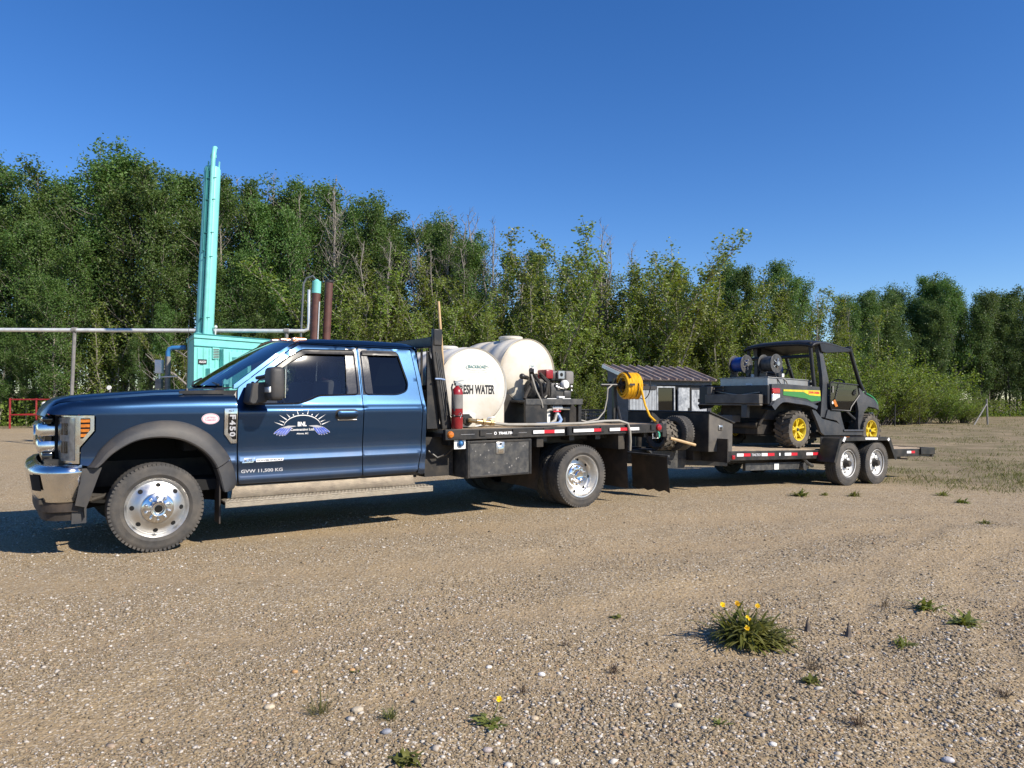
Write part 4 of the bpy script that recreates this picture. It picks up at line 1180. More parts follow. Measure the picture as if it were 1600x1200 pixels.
wall = panel([(-.985, .55), (.985, .55), (.985, 1.28), (.77, 1.985), (-.77, 1.985), (-.985, 1.28)], lambda y, z: (2.762, y, z), ([(-.60, 1.42), (.60, 1.42), (.55, 1.86), (-.55, 1.86)],), .2, .02, (-1, 0, 0))
rw = wall.build('rear_wall', 'paint', truck)
MB().box(2.752, 2.757, -.61, .61, 1.41, 1.87).build('rear_window', 'glass_dark', rw)

# --- windscreen
rows = []
for i in range(7):
    v = i / 6
    row = []
    for j in range(13):
        u = -1 + j / 6
        yb, yt = .885 * u, .765 * u
        xb = .50 + .20 * u * u; xt = 1.285 + .065 * u * u
        row.append((xb + (xt - xb) * v, yb + (yt - yb) * v, 1.515 + .02 * (1 - u * u) + (1.978 + .034 * (1 - u * u) - 1.515) * v + .02 * math.sin(v * math.pi)))
    rows.append(row)
MB().grid(rows).build('windscreen', 'glass_ws', truck)
MB().tube([(r[0][0] - .004, r[0][1], r[0][2] + .003) for r in rows], .011, 6).tube([(r[-1][0] - .004, r[-1][1], r[-1][2] + .003) for r in rows], .011, 6).tube([(p[0], p[1], p[2] + .004) for p in rows[-1]], .012, 6).build('windscreen_seal', 'black_gloss', truck)
cr = [[(p[0] + dx, p[1] * k, z) for p in rows[0]] for dx, k, z in ((.02, 1, 1.512), (-.03, 1.0, 1.500), (-.08, 1.0, 1.482))]
MB().grid(cr).build('cowl', 'plastic', truck)
MB().tube([(.60, -.70, 1.535), (.60, -.40, 1.56), (.68, -.10, 1.64)], .010, 6).tube([(.49, .02, 1.535), (.56, .35, 1.575), (.70, .62, 1.63)], .010, 6).build('wiper', 'black', truck)

# --- doors
def stretch_box(mb, x0, x1, z0, z1, d0, d1):
    mb.prism([(x0, z0), (x1, z0), (x1, z1), (x0, z1)], side_y(1.2) - d0, side_y(1.2) - d1, 'xz')
doors = []
for sgn in (0, 1):
    d1_ = panel(DOOR1, S, (WIN1,), .05, .028, zlines=ZL); d2_ = panel(DOOR2, S, (WIN2,), .05, .028, zlines=ZL)
    def fl(m): return m.mirror_y() if sgn else m
    dA = fl(d1_).build('front_door', 'paint', truck); dB = fl(d2_).build('rear_door', 'paint', truck)
    doors.append((dA, dB))
    fl(panel(WIN1, lambda x, z: S(x, z, -.012), (), .08, .004)).build('window', 'glass', dA)
    fl(panel(WIN2, lambda x, z: S(x, z, -.012), (), .08, .004)).build('window', 'glass_dark', dB)
    for W_, d in ((WIN1, dA), (WIN2, dB)):
        fl(MB().tube([S(x, z, .003) for x, z in W_ + W_[:1]], .009, 6)).build('window_seal', 'black_gloss', d)
    # belt trim, gloss pillar covers, rain visors
    fl(panel([(1.845, 1.432), (2.006, 1.437), (2.008, 1.945), (1.885, 1.938)], lambda x, z: S(x, z, .004), (), .06, .004)).build('pillar_cover', 'black_gloss', dA)
    fl(panel([(2.034, 1.437), (2.150, 1.437), (2.135, 1.940), (2.036, 1.945)], lambda x, z: S(x, z, .004), (), .06, .004)).build('pillar_cover', 'black_gloss', dB)
    fl(panel([(1.02, 1.640), (1.245, 1.815), (1.41, 1.905), (1.97, 1.915), (1.97, 1.875), (1.44, 1.868), (1.28, 1.785), (1.05, 1.622)], lambda x, z: S(x, z, .012 + .012 * (z < 1.89)), (), .05, .012)).build('rain_visor', 'black', dA)
    fl(panel([(2.07, 1.918), (2.49, 1.922), (2.50, 1.88), (2.07, 1.876)], lambda x, z: S(x, z, .012 + .012 * (z < 1.9)), (), .05, .012)).build('rain_visor', 'black', dB)
    # handle with its dished surround
    fl(panel(rnd_poly([(1.695, 1.172), (1.945, 1.172), (1.950, 1.284), (1.700, 1.284)], .045), lambda x, z: S(x, z, .003), (), .04, .003)).build('handle_recess', 'black', dA)
    h = MB(); hp = rnd_poly([(1.710, 1.198), (1.935, 1.198), (1.935, 1.262), (1.710, 1.262)], .025)
    panel(hp, lambda x, z: (x, side_y(z) - .030 - .012 * (1 - ((z - 1.23) / .035) ** 2), z), (), .03, .012, mb=h)
    fl(h).build('handle', 'paint', dA)
    fl(MB().tube([S(x, 1.170, .010) for x in (1.72, 1.80, 1.93)], .006, 6)).build('handle_trim', 'chrome', dA)
dA, dB = doors[0]
# far-side lettering is left plain; near-side print follows
g = lambda x, z: S(x, z, .0035)
lettering(MB(), 'GVW 11,500 KG', .746, 1.150, .662, .700, g, .02).build('gross_weight_lettering', 'grey_print', dA)
def slant(x, z): return S(x + (z - .785) * .35, z, .004)
b = MB(); panel([(.885, .770), (1.150, .772), (1.158, .797), (.890, .800)], lambda x, z: S(x, z, .008), (), .05, .008, mb=b)
b = b.build('engine_badge', 'white_print', dA)
lettering(MB(), 'POWER STROKE', .898, 1.145, .7775, .7935, lambda x, z: S(x, z, .0095), .03).build('lettering', 'black_print', b)
b = MB(); panel([(.752, .766), (.858, .766), (.880, .812), (.774, .812)], lambda x, z: S(x, z, .006), (), .05, .006, mb=b); b = b.build('displacement_badge', 'chrome', dA)
lettering(MB(), '6.7L', .775, .858, .776, .803, lambda x, z: S(x + (z - .79) * .4, z, .0075), .03).build('lettering', 'black_print', b)
# company print: rays, arc, feather wings, lettering
cx0, cz0 = 1.350, 1.055
rays = MB(); rays.cur = 0
def arcp(a): return (cx0 + .195 * math.cos(a), cz0 + .045 + .125 * math.sin(a))
arc = [arcp(math.pi * (0.04 + .92 * i / 28)) for i in range(29)]
for i in range(28):
    (xa, za), (xb, zb) = arc[i], arc[i + 1]
    w = .0045
    rays.add([g(xa, za - w), g(xb, zb - w), g(xb, zb + w), g(xa, za + w)], [(0, 1, 2, 3)])
for k in range(13):
    a = math.pi * (0.06 + .88 * k / 12); xa, za = arcp(a)
    L = .095 if k % 2 == 0 else .055
    dx, dz = math.cos(a) * 1.15, max(.42, math.sin(a)); n_ = math.hypot(dx, dz); dx /= n_; dz /= n_
    xa += dx * .012; za += dz * .012
    rays.add([g(xa - dz * .005, za + dx * .005), g(xa + dz * .005, za - dx * .005), g(xa + dx * L, za + dz * L)], [(0, 1, 2)])
rays.build('sunburst_print', 'white_print', dA)
TIPS = [(.288, -.012), (.262, -.026), (.234, -.034), (.206, -.036), (.180, -.032)]
ROOT = [(.205, .046), (.182, .050), (.160, .054), (.138, .056), (.108, .058)]
for sg in (-1, 1):
    wing = MB()
    for k, ((tx, tz_), (rx, rz)) in enumerate(zip(TIPS, ROOT)):
        d = Vector((tx - rx, tz_ - rz)); L_ = d.length; d.normalize(); nn = Vector((-d.y, d.x))
        for cur, wmul, trim, pr_ in ((0, 1.0, 0.0, .0042), (1, .80, .04, .0050)):
            wing.cur = cur; op = []
            for q in range(9):
                f = trim + (1 - 2 * trim) * q / 8; op.append((f, .0105 * wmul * math.sin(math.pi * min(1, .10 + .82 * f)) ** .7))
            ring_ = [(rx + d.x * L_ * f + nn.x * w_, rz + d.y * L_ * f + nn.y * w_) for f, w_ in op] + [(rx + d.x * L_ * f - nn.x * w_, rz + d.y * L_ * f - nn.y * w_) for f, w_ in op[::-1]]
            wing.add([S(cx0 + sg * x, cz0 + z, pr_) for x, z in ring_], [list(range(18))], False)
    wing.cur = 2
    wing.add([S(cx0 + sg * x, cz0 + z, .0055) for x, z in ((.205, .050), (.150, .066), (.085, .064), (.060, .060), (.105, .050), (.140, .040), (.180, .040))], [list(range(7))], False)
    wing.build('feather_print', ['white_print', 'blue_print', 'grey_print'], dA)
lettering(MB(), 'BNL', 1.300, 1.392, 1.112, 1.158, g, .04).build('company_initials', 'white_print', dA)
lettering(MB(), 'Contracting Ltd.', 1.226, 1.474, 1.060, 1.092, g, .02).build('company_lettering', 'white_print', dA)
lettering(MB(), 'Altona, BC', 1.290, 1.412, 1.028, 1.046, g, .02).build('town_lettering', 'white_print', dA)

# --- hood, fenders, flares
rows = []
for x in [-.905, -.897, -.885, -.86, -.81, -.74, -.66, -.5, -.37, -.2, 0, .2, .40, .56, .66]:
    hw = .80 * taper(x) * (1.0 if x > -.8 else 1 - .10 * ((-x - .8) / .105) ** 2)
    xr = lambda u: x + (.045 * u ** 4 if x < -.6 else 0) * min(1, max(0, (-x - .6) / .25)) + (.13 * (u ** 2) - .13 if x > .3 else 0) * max(0, (x - .3) / .36)
    us = [-1, -.985, -.94, -.86, -.74, -.66, -.58, -.40, -.2, 0, .2, .40, .58, .66, .74, .86, .94, .985, 1]
    hz = [-.058, -.036, -.022, -.010, -.004, -.010, -.018, -.012, -.008, -.006]
    hz = hz + hz[-2::-1]
    rows.append([(xr(u), u * hw, zc(x) + h * min(1, max(.25, (x + .93) / .25))) for u, h in zip(us, hz)])
MB().grid(rows).build('hood', 'paint', truck)
FEND = [(.706, 1.440), (.40, 1.438), (0, 1.425), (-.37, 1.395), (-.66, 1.370), (-.76, 1.352), (-.815, 1.322), (-.845, 1.29), (-.855, 1.265),
        (-.80, 1.256), (-.505, 1.254), (-.488, 1.235), (-.488, 1.105), (-.598, .958), (-.600, .815), (-.50, .795), (-.45, .81), (-.37, .93), (-.24, 1.035),
        (-.08, 1.098), (.05, 1.112), (.20, 1.092), (.36, 1.02), (.50, .90), (.585, .77), (.625, .66), (.63, .56), (.706, .56)]
fa, fb = both(lambda: panel(FEND, fend, (), .045, .03, zlines=(1.30, 1.32, 1.34, 1.36, 1.375, 1.39, 1.40, 1.41, .588, .612, .765, .785, .822, .84, 1.262)), 'front_fender', 'paint')
both(lambda: panel([(.625, 1.38), (.72, 1.38), (.80, 1.47), (.60, 1.478), (.2, 1.47), (.2, 1.44), (.60, 1.44)], lambda x, z: (x, side_y(min(z, 1.4)) + .05, z), (), .06, .02), 'cowl_side', 'black')
OUT = [(-.555, .795), (-.521, .830), (-.441, .962), (-.31, 1.085), (-.141, 1.165), (.052, 1.196), (.252, 1.168), (.44, 1.069), (.576, .925), (.648, .817)]
INN = [(-.470, .795), (-.440, .825), (-.344, .922), (-.176, 1.015), (.015, 1.040), (.195, 1.012), (.343, .933), (.440, .845), (.490, .770), (.505, .735)]
OUT2 = [(.648, .810), (.692, .671), (.698, .560), (.66, .512)]
INN2 = [(.507, .728), (.535, .641), (.560, .54), (.575, .505)]
def smooth_curve(P, n):
    P = [Vector(p) for p in P]; out = []
    L = [0]
    for a, b in zip(P, P[1:]): L.append(L[-1] + (b - a).length)
    for k in range(n + 1):
        s = L[-1] * k / n; i = min(len(P) - 2, max(0, next((j for j in range(len(L) - 1) if L[j + 1] >= s), len(P) - 2)))
        t_ = (s - L[i]) / max(1e-9, L[i + 1] - L[i])
        p0, p1, p2, p3 = P[max(0, i - 1)], P[i], P[i + 1], P[min(len(P) - 1, i + 2)]
        out.append(0.5 * ((2 * p1) + (p2 - p0) * t_ + (2 * p0 - 5 * p1 + 4 * p2 - p3) * t_ ** 2 + (3 * p1 - p0 - 3 * p2 + p3) * t_ ** 3))
    return out
def flare(outc, innc, n):
    rows = []
    for a, b in zip(smooth_curve(outc, n), smooth_curve(innc, n)):
        r = []
        for t_, y in ((0, 1.000), (.02, 1.022), (.10, 1.040), (.42, 1.068), (.58, 1.083), (.92, 1.090), (1.0, 1.082), (1.02, 1.055), (1.02, .92)):
            p = a.lerp(b, t_); r.append((p.x, -y * (taper(p.x) * .5 + .5), p.y))
        rows.append(r)
    return MB().grid(rows)
both(lambda: flare(OUT, INN, 40), 'fender_flare', 'plastic', sharp=30)
both(lambda: flare(OUT2, INN2, 10), 'flare_lower', 'plastic', sharp=30)
both(lambda: MB().lathe([(.60, -.98), (.60, -.42), (.05, -.42)], (.03, 0, .44), 'y', 30, a0=-.15, a1=math.pi + .15), 'wheel_well', 'hole')
# oval sticker and side badge
st = MB(); panel([(.460 + .080 * math.cos(a), 1.203 + .052 * math.sin(a)) for a in np.linspace(0, 2 * math.pi, 29)[:-1]], lambda x, z: fend(x, z, .004), (), .05, .003, mb=st)
st = st.build('oval_sticker', 'label', fa)
ring = MB()
for k in range(28):
    a0, a1 = 2 * math.pi * k / 28, 2 * math.pi * (k + 1) / 28
    ring.add([fend(.460 + rr * .080 * math.cos(a), 1.203 + rr * .052 * math.sin(a), .0055) for rr, a in ((.86, a0), (.86, a1), (.95, a1), (.95, a0))], [(0, 1, 2, 3)])
lettering(ring, 'CERTIFIED', .412, .508, 1.206, 1.224, lambda x, z: fend(x, z, .0055), .02)
lettering(ring, 'FLAMMABLE', .410, .510, 1.182, 1.200, lambda x, z: fend(x, z, .0055), .02)
ring.build('sticker_print', 'pink', st)
bo = MB(); BADGE = [(.586, 1.298), (.704, 1.300), (.702, .962), (.650, .962), (.586, 1.055)]
panel(BADGE, lambda x, z: fend(x, z, .016), ([(.618, 1.250), (.698, 1.250), (.696, 1.000), (.664, 1.000), (.618, 1.068)],), .05, .016, mb=bo)
bo = bo.build('side_badge', 'chrome', fa)
panel([(.618, 1.250), (.698, 1.250), (.696, 1.000), (.664, 1.000), (.618, 1.068)], lambda x, z: fend(x, z, .008), (), .05, .004).build('badge_panel', 'black_gloss', bo)
for i, ch in enumerate('F450'):
    lettering(MB(), ch, .634, .690, 1.196 - i * .056, 1.240 - i * .056, lambda x, z: fend(x, z, .012), .04, -90).build('badge_letter', 'grey_print', bo)
lettering(MB(), 'XLT', .620, .672, 1.268, 1.285, lambda x, z: fend(x, z, .018), .03).build('trim_lettering', 'black_print', bo)
# antenna
MB().lathe([(.0, .045), (.012, .045), (.020, .015), (.034, 0), (.034, -.02)], (.29, -.775, 1.452), 'z', 12).tube([(.29, -.775, 1.49), (.297, -.775, 1.80), (.308, -.77, 2.16)], [.004, .003, .0022], 5).build('antenna', 'black', truck)

# --- headlamps: a skin that wraps from the fender round to the grille
PLAN = [(-.500, -.985), (-.60, -.965), (-.668, -.930), (-.712, -.870), (-.738, -.790), (-.750, -.68)]
PL = [0.0]
for a, b in zip(PLAN, PLAN[1:]): PL.append(PL[-1] + math.hypot(b[0] - a[0], b[1] - a[1]))
def hl(s, z, o=0.0):
    x = ip(s, PL, [p[0] for p in PLAN]); y = ip(s, PL, [p[1] for p in PLAN])
    nx = -min(1, s / PL[-1] * 1.3); ny = -(1 - s / PL[-1]); n_ = math.hypot(nx, ny) or 1
    return (x + nx / n_ * o, y + ny / n_ * o, z)
HLP = [(.0, 1.246), (.0, 1.112), (.112, .966), (.112, .825), (.25, .828), (.43, .85), (.43, 1.246)]
for sgn in (0, 1):
    fl = (lambda m: m.mirror_y()) if sgn else (lambda m: m)
    h = fl(panel(HLP, lambda s, z: hl(s, z, .0), ([(.030, 1.222), (.030, 1.120), (.085, 1.045), (.105, 1.045), (.105, 1.222)],), .04, .05)).build('headlight', 'chrome', truck)
    fl(panel([(.025, 1.228), (.025, 1.115), (.09, 1.035), (.11, 1.035), (.11, 1.228)], lambda s, z: hl(s, z, -.015), (), .04, .003)).build('amber_backing', 'black_print', h)
    for k in range(4):
        z0 = 1.060 + k * .042; s0 = max(.034, .034 + (1.115 - z0) * .72)
        fl(panel([(s0, z0), (.103, z0), (.103, z0 + .026), (max(.034, s0 - .018), z0 + .026)], lambda s, z: hl(s, z, .003), (), .03, .016)).build('side_reflector', 'amber', h)
    fl(panel([(.15, .850), (.30, .85), (.425, .872), (.425, 1.225), (.15, 1.225)], lambda s, z: hl(s, z, .006), ([(.215, 1.075), (.32, 1.075), (.32, 1.18), (.215, 1.18)], [(.215, .915), (.32, .915), (.32, 1.02), (.215, 1.02)]), .04, .02)).build('lamp_bezel', 'clear_lens', h)
    fl(panel([(.16, .86), (.42, .875), (.42, 1.22), (.16, 1.22)], lambda s, z: hl(s, z, -.018), (), .05, .004)).build('reflector', 'clear_lens', h)
    for z0 in (.895, 1.065):
        fl(panel(rnd_poly([(.205, z0 + .018), (.325, z0 + .018), (.325, z0 + .128), (.205, z0 + .128)], .02), lambda s, z, q=z0: hl(s, z, -.012 - .10 * ((s - .265) ** 2 + (z - q - .073) ** 2) * -40 * .1), (), .02, .01)).build('lamp_unit', 'chrome', h)
    fl(panel([(.125, .845), (.42, .87), (.42, 1.235), (.125, 1.235)], lambda s, z: hl(s, z, .016), (), .05, .003)).build('lens', 'lens_glass', h)
# grille
gr = MB().box(-.78, -.68, -.68, .68, .84, 1.25).build('grille', 'hole', truck)
MB().bevbox(-.915, -.735, -.675, .675, 1.056, 1.170, .026).build('grille_bar', 'chrome', gr)
MB().bevbox(-.915, -.735, -.675, .675, .915, 1.022, .026).build('grille_bar', 'chrome', gr)
MB().bevbox(-.88, -.79, -.70, .70, 1.185, 1.235, .015).build('grille_bar', 'black_gloss', gr)
MB().bevbox(-.88, -.79, -.70, .70, .845, .915, .015).build('grille_bar', 'black_gloss', gr)
for sg in (-1, 1):
    MB().bevbox(-.86, -.79, sg * .60 - .028, sg * .60 + .028, .90, 1.20, .012).build('grille_post', 'black_gloss', gr)
for k in range(-4, 5):
    MB().box(-.83, -.80, k * .14 - .008, k * .14 + .008, .88, 1.22).build('grille_slat', 'black', gr)
MB().lathe([(0, -.93), (.09, -.93), (.10, -.915), (.0, -.915)], (0, 0, 1.05), 'x', 24).build('emblem', 'chrome', gr)
MB().box(-.86, -.55, -.80, .80, .76, .86).build('valance', 'black', truck)

# --- chrome bumper
BP = [(-.590, -1.005), (-.70, -1.000), (-.79, -.975), (-.860, -.925), (-.908, -.84), (-.938, -.72), (-.958, -.5), (-.968, -.25), (-.970, 0)]
BP = BP + [(x, -y) for x, y in BP[-2::-1]]
prof = [(-.07, .800), (-.030, .795), (.000, .775), (.008, .755), (.006, .745), (-.004, .69), (-.018, .62), (-.034, .56), (-.050, .515), (-.070, .495)]
def bumper_rows(prof_, pts):
    rows = []
    for o, z in prof_:
        row = []
        for i, (x, y) in enumerate(pts):
            a = Vector(pts[max(0, i - 1)]); b = Vector(pts[min(len(pts) - 1, i + 1)]); d = (b - a).normalized(); nrm = Vector((-d.y, d.x))
            if nrm.x > 0.3: nrm = -nrm
            if abs(nrm.x) <= .3 and nrm.y * y < 0: nrm = -nrm
            end = 0.03 * (1 - (z - .5) / .3) if i in (0, len(pts) - 1) else 0
            row.append((x + nrm.x * o - end, y + nrm.y * o, z))
        rows.append(row)
    return rows
bumper = MB().grid(bumper_rows(prof, BP)).build('front_bumper', 'chrome', truck)
m_ = bumper.modifiers.new('thickness', 'SOLIDIFY'); m_.thickness = .02; m_.offset = 1.0
for sg in (-1, 1):
    pts = [(-.866, .900), (-.908, .83), (-.930, .745)]
    MB().grid([[(x - .038 + (.738 - z) * .15, sg * (y + .016 - (.738 - z) * .05), z) for x, y in pts] for z in (.600, .615, .72, .738)]).build('bumper_opening', 'hole', bumper)
both(lambda: panel([(-.592, .785), (-.440, .788), (-.470, .70), (-.535, .50), (-.555, .445), (-.640, .470), (-.625, .55)], lambda x, z: (x, -1.012 + .05 * max(0, .55 - z), z), (), .05, .04), 'bumper_end', 'plastic')
AD = [(-.575, -.955), (-.70, -.945), (-.80, -.91), (-.87, -.84), (-.91, -.70), (-.925, -.4), (-.93, 0)]
AD = AD + [(x, -y) for x, y in AD[-2::-1]]
MB().grid(bumper_rows([(0, .52), (0, .41), (-.03, .40), (-.035, .33)], AD)).build('air_dam', 'flap', truck)
both(lambda: MB().box(-.66, -.548, -.93, -.90, .30, .47), 'air_dam_end', 'plastic')
MB().box(-.90, -.50, -.85, .85, .48, .52).build('bumper_beam', 'under', truck)

# --- mirrors
for sgn in (0, 1):
    fl = (lambda m: m.mirror_y()) if sgn else (lambda m: m)
    mm = fl(MB().bevbox(.915, 1.055, -1.395, -1.150, 1.375, 1.700, .045, 3)).build('mirror', 'plastic', truck)
    fl(MB().bevbox(.902, .93, -1.375, -1.205, 1.452, 1.508, .01)).build('marker_lamp', 'clear_lens', mm)
    fl(MB().box(1.056, 1.060, -1.375, -1.17, 1.40, 1.68)).build('mirror_glass', 'chrome', mm)
    arm = MB(); arm.prism([(.80, 1.545), (.95, 1.560), (.99, 1.43), (.93, 1.36), (.80, 1.335), (.765, 1.36)], -1.20, -.962, 'xz')
    fl(arm).build('mirror_arm', 'plastic', mm, .015)
    fl(MB().tube([(.90, -.97, 1.60), (.95, -1.20, 1.62)], .018, 8)).build('mirror_strut', 'plastic', mm)

# --- running boards
for sgn in (0, 1):
    fl = (lambda m: m.mirror_y()) if sgn else (lambda m: m)
    sb = fl(MB().box(.565, 2.775, -1.165, -.930, .408, .424).box(.565, 2.775, -1.165, -1.155, .362, .408)).build('running_board', 'step', truck, .004)
    studs = MB()
    for i in range(56):
        for j in range(4):
            x = .60 + i * .0385 + (j % 2) * .019; y = -1.145 + j * .045
            studs.box(x, x + .022, y, y + .007, .424, .4275)
    fl(studs).build('tread_bars', 'step', sb)['kind'] = 'stuff'
    fl(panel([(.68, .545), (2.62, .535), (2.64, .43), (.66, .43)], lambda x, z: (x, -.972 - .02 * (z < .5), z), (), .12, .02)).build('kick_plate', 'kick', sb)
    for x in (.9, 1.7, 2.5):
        fl(MB().box(x, x + .05, -1.10, -.55, .36, .405)).build('bracket', 'under', sb)

# --- roof marker lamps
for y in (-.62, -.30, 0, .30, .62):
    mb = MB(); x0 = 1.39 + .04 * (y / .62) ** 2
    z0 = 2.046 - .024 * (abs(y) / .62)
    mb.grid([[(x0 + .075 * u * k, y + .045 * w * k, z0 + h) for u, w in ((-1, -1), (-1.2, 0), (-1, 1), (1, 1), (1, -1))] for k, h in ((1, -.020), (1, .008), (.75, .026), (.2, .032))], True, True)
    mb.build('marker_lamp', 'amber', truck)

# --- cabin
MB().box(.30, 2.74, -.93, .93, .52, .62).box(.25, .75, -.90, .90, .9, 1.44).build('floor', 'hole', truck)
db = MB().bevbox(.66, 1.15, -.86, .86, 1.25, 1.475, .05).build('dashboard', 'seat', truck)
MB().box(.72, 1.02, -.62, -.05, 1.478, 1.481).build('paper', 'paper', db)
for y in (-.45, .45):
    s = MB().bevbox(1.30, 1.80, y - .27, y + .27, .80, 1.0, .05).build('front_seat', 'seat', truck)
    MB().bevbox(1.72, 1.90, y - .26, y + .26, .95, 1.60, .06).build('backrest', 'seat', s)
    MB().bevbox(1.78, 1.90, y - .14, y + .14, 1.62, 1.82, .05).build('headrest', 'seat', s)
s = MB().bevbox(2.2, 2.65, -.80, .80, .80, 1.0, .05).build('rear_bench', 'seat', truck)
MB().bevbox(2.58, 2.72, -.80, .80, .95, 1.55, .05).build('backrest', 'seat', s)
MB().lathe([(.17, 0), (.185, .012), (.20, 0), (.185, -.012), (.17, 0)], (0, 0, 0), 'x', 24).box(-.01, .01, -.17, .17, -.02, .02).xform(Matrix.Translation((1.26, -.45, 1.38)) @ Matrix.Rotation(R(-25), 4, 'Y')).build('steering_wheel', 'black', truck)

# --- chassis
ch = MB()
for sg in (-1, 1):
    ch.box(-.85, 6.2, sg * .43 - .04, sg * .43 + .04, .56, .80)
ch.box(-.80, -.70, -.45, .45, .5, .75).box(1.0, 1.1, -.45, .45, .55, .72).box(2.8, 2.9, -.45, .45, .55, .72)
ch.cyl((0, -.95, .40), (0, .95, .40), .06, n=10).ball((0, .15, .40), .16)
ch.cyl((4.90, -1.0, .40), (4.90, 1.0, .40), .08, n=10).ball((4.90, 0, .40), .24)
ch.tube([(.6, 0, .62), (2.6, 0, .58), (4.8, 0, .45)], .05, 8)
ch.box(.1, 1.2, -.32, .32, .50, .90).box(.65, 2.7, -.90, .90, .50, .545)
ch.box(2.78, 3.15, -.95, -.45, .50, .95).box(2.78, 3.15, .45, .95, .50, .95).box(2.0, 2.7, .5, .85, .42, .60)
for sg in (-1, 1):
    ch.tube([(-.55, sg * .55, .50), (0, sg * .55, .42), (.55, sg * .55, .52)], .03, 6)
    ch.tube([(4.2, sg * .52, .62), (4.90, sg * .52, .48), (5.7, sg * .52, .66)], .04, 6)
ch.tube([(-.62, -.80, .45), (-.35, -.75, .52), (0, -.72, .40)], .022, 8)
ch.build('chassis', 'under', truck)
for sgn in (0, 1):
    fl = (lambda m: m.mirror_y()) if sgn else (lambda m: m)
    fl(MB().box(.535, .548, -1.055, -.86, .205, .62)).build('mudflap', 'flap', truck)

# --- wheels
def tyre_mb(r, w, rim_r, ribs=4, lugs=66, lug_d=.0046):
    """Outer sidewall at y = 0, tread running to y = w."""
    mb = MB(); sw = r - rim_r
    prof = [(rim_r - .012, .030), (rim_r, .016), (rim_r + sw * .25, .004), (rim_r + sw * .28, .0005), (rim_r + sw * .34, .0005), (rim_r + sw * .37, .003), (rim_r + sw * .60, .001), (rim_r + sw * .82, .008), (r - .012, .020), (r - .004, .030)]
    t0, t1 = .032, w - .032
    tread = []
    for i in range(ribs):
        a = t0 + (t1 - t0) * i / ribs; b = t0 + (t1 - t0) * (i + 1) / ribs
        tread += [(r, a + .003), (r, b - .006), (r - .010, b - .004), (r - .010, b + .001)]
    prof = prof + tread[:-2] + [(q, w - o) for q, o in prof[::-1]]
    mb.lathe(prof, (0, 0, 0), 'y', 80)
    for k in range(lugs):
        a = 2 * math.pi * k / lugs
        for y0, y1 in ((.010, .042), (w - .042, w - .010)):
            rot = Matrix.Rotation(-a, 4, 'Y')
            q = MB().prism([(-.0115, r - .030), (.0115, r - .030), (.0115, r + lug_d - .0046), (-.0115, r + lug_d - .0046)], y0, y1, 'xz').xform(rot)
            mb.add(q.v, q.f, False)
    return mb
front_tyre = tyre_mb(.400, .235, .262).mesh('tyre', 'tyre')
rim = MB()
rim.lathe([(.236, .20), (.240, .06), (.248, .028), (.262, .012), (.270, .006), (.272, .014), (.262, .030)], n=64)
rim.lathe([(.246, .034), (.238, .046), (.225, .040), (.200, .022), (.168, .004), (.150, -.004), (.140, -.006), (.134, .000)], n=64)
rim_mesh = rim.mesh('wheel', ['alu', 'hole'])
hole_mesh = MB().lathe([(0, -.0035), (.0185, -.0035), (.0215, -.001), (.0215, .004)], (0, 0, 0), 'y', 16).mesh('hand_hole', 'hole')
def hand_holes(parent, me, n, r, y, ph, tilt=0.0):
    for k in range(n):
        a = 2 * math.pi * (k + ph) / n
        o = bpy.data.objects.new('hand_hole', me); COL.objects.link(o); o.parent = parent
        nv = Vector((math.cos(a) * tilt, -1, math.sin(a) * tilt)).normalized()
        o.matrix_local = Matrix.Translation((r * math.cos(a), y, r * math.sin(a))) @ Vector((0, -1, 0)).rotation_difference(nv).to_matrix().to_4x4()
hub = MB(); hub.lathe([(.140, .002), (.134, -.018), (.120, -.026), (.078, -.030), (.070, -.036), (.066, -.085), (.058, -.094), (.046, -.092), (.040, -.070), (0, -.068)], n=40)
hub_mesh = hub.mesh('hub', 'chrome')
nut = MB(); nut.lathe([(.0, -.056), (.009, -.054), (.014, -.045), (.0155, -.020)], n=8)
nut_mesh = nut.mesh('lug_nut', 'chrome')
hubcap = MB().lathe([(.034, -.066), (.034, -.074), (0, -.074)], n=18).mesh('hub_cap', 'black_gloss')
def place_part(name, me, parent, loc, rot=None):
    o = bpy.data.objects.new(name, me); COL.objects.link(o); o.parent = parent
    o.location = loc
    if rot: o.rotation_euler = rot
    return o
for sg in (-1, 1):
    wv = place_part('front_wheel', rim_mesh, truck, (0, sg * 1.060, .402), (0, .3, 0) if sg < 0 else (0, .3, math.pi))
    for nme, m_ in (('tyre', front_tyre), ('hub', hub_mesh), ('hub_cap', hubcap)):
        place_part(nme, m_, wv, (0, 0, 0))
    hand_holes(wv, hole_mesh, 8, .205, .0245, .32, .5)
    for k in range(10):
        a = 2 * math.pi * k / 10
        place_part('lug_nut', nut_mesh, wv, (.103 * math.cos(a), 0, .103 * math.sin(a)))
rr = MB()
rr.lathe([(.272, .012), (.270, .004), (.258, .006), (.250, .022), (.243, .060), (.238, .100), (.226, .122), (.205, .132), (.185, .126), (.160, .124), (.150, .120)], n=64)
rear_rim = rr.mesh('wheel', 'alu')
rh = MB().lathe([(.155, .124), (.146, .108), (.130, .098), (.085, .094), (.076, .080), (.070, .062), (.055, .052), (.045, .058), (0, .060)], n=40).mesh('hub', 'chrome')
rhole = MB().lathe([(0, .0), (.017, .0), (.020, .003)], (0, 0, 0), 'y', 14).mesh('hand_hole', 'hole')
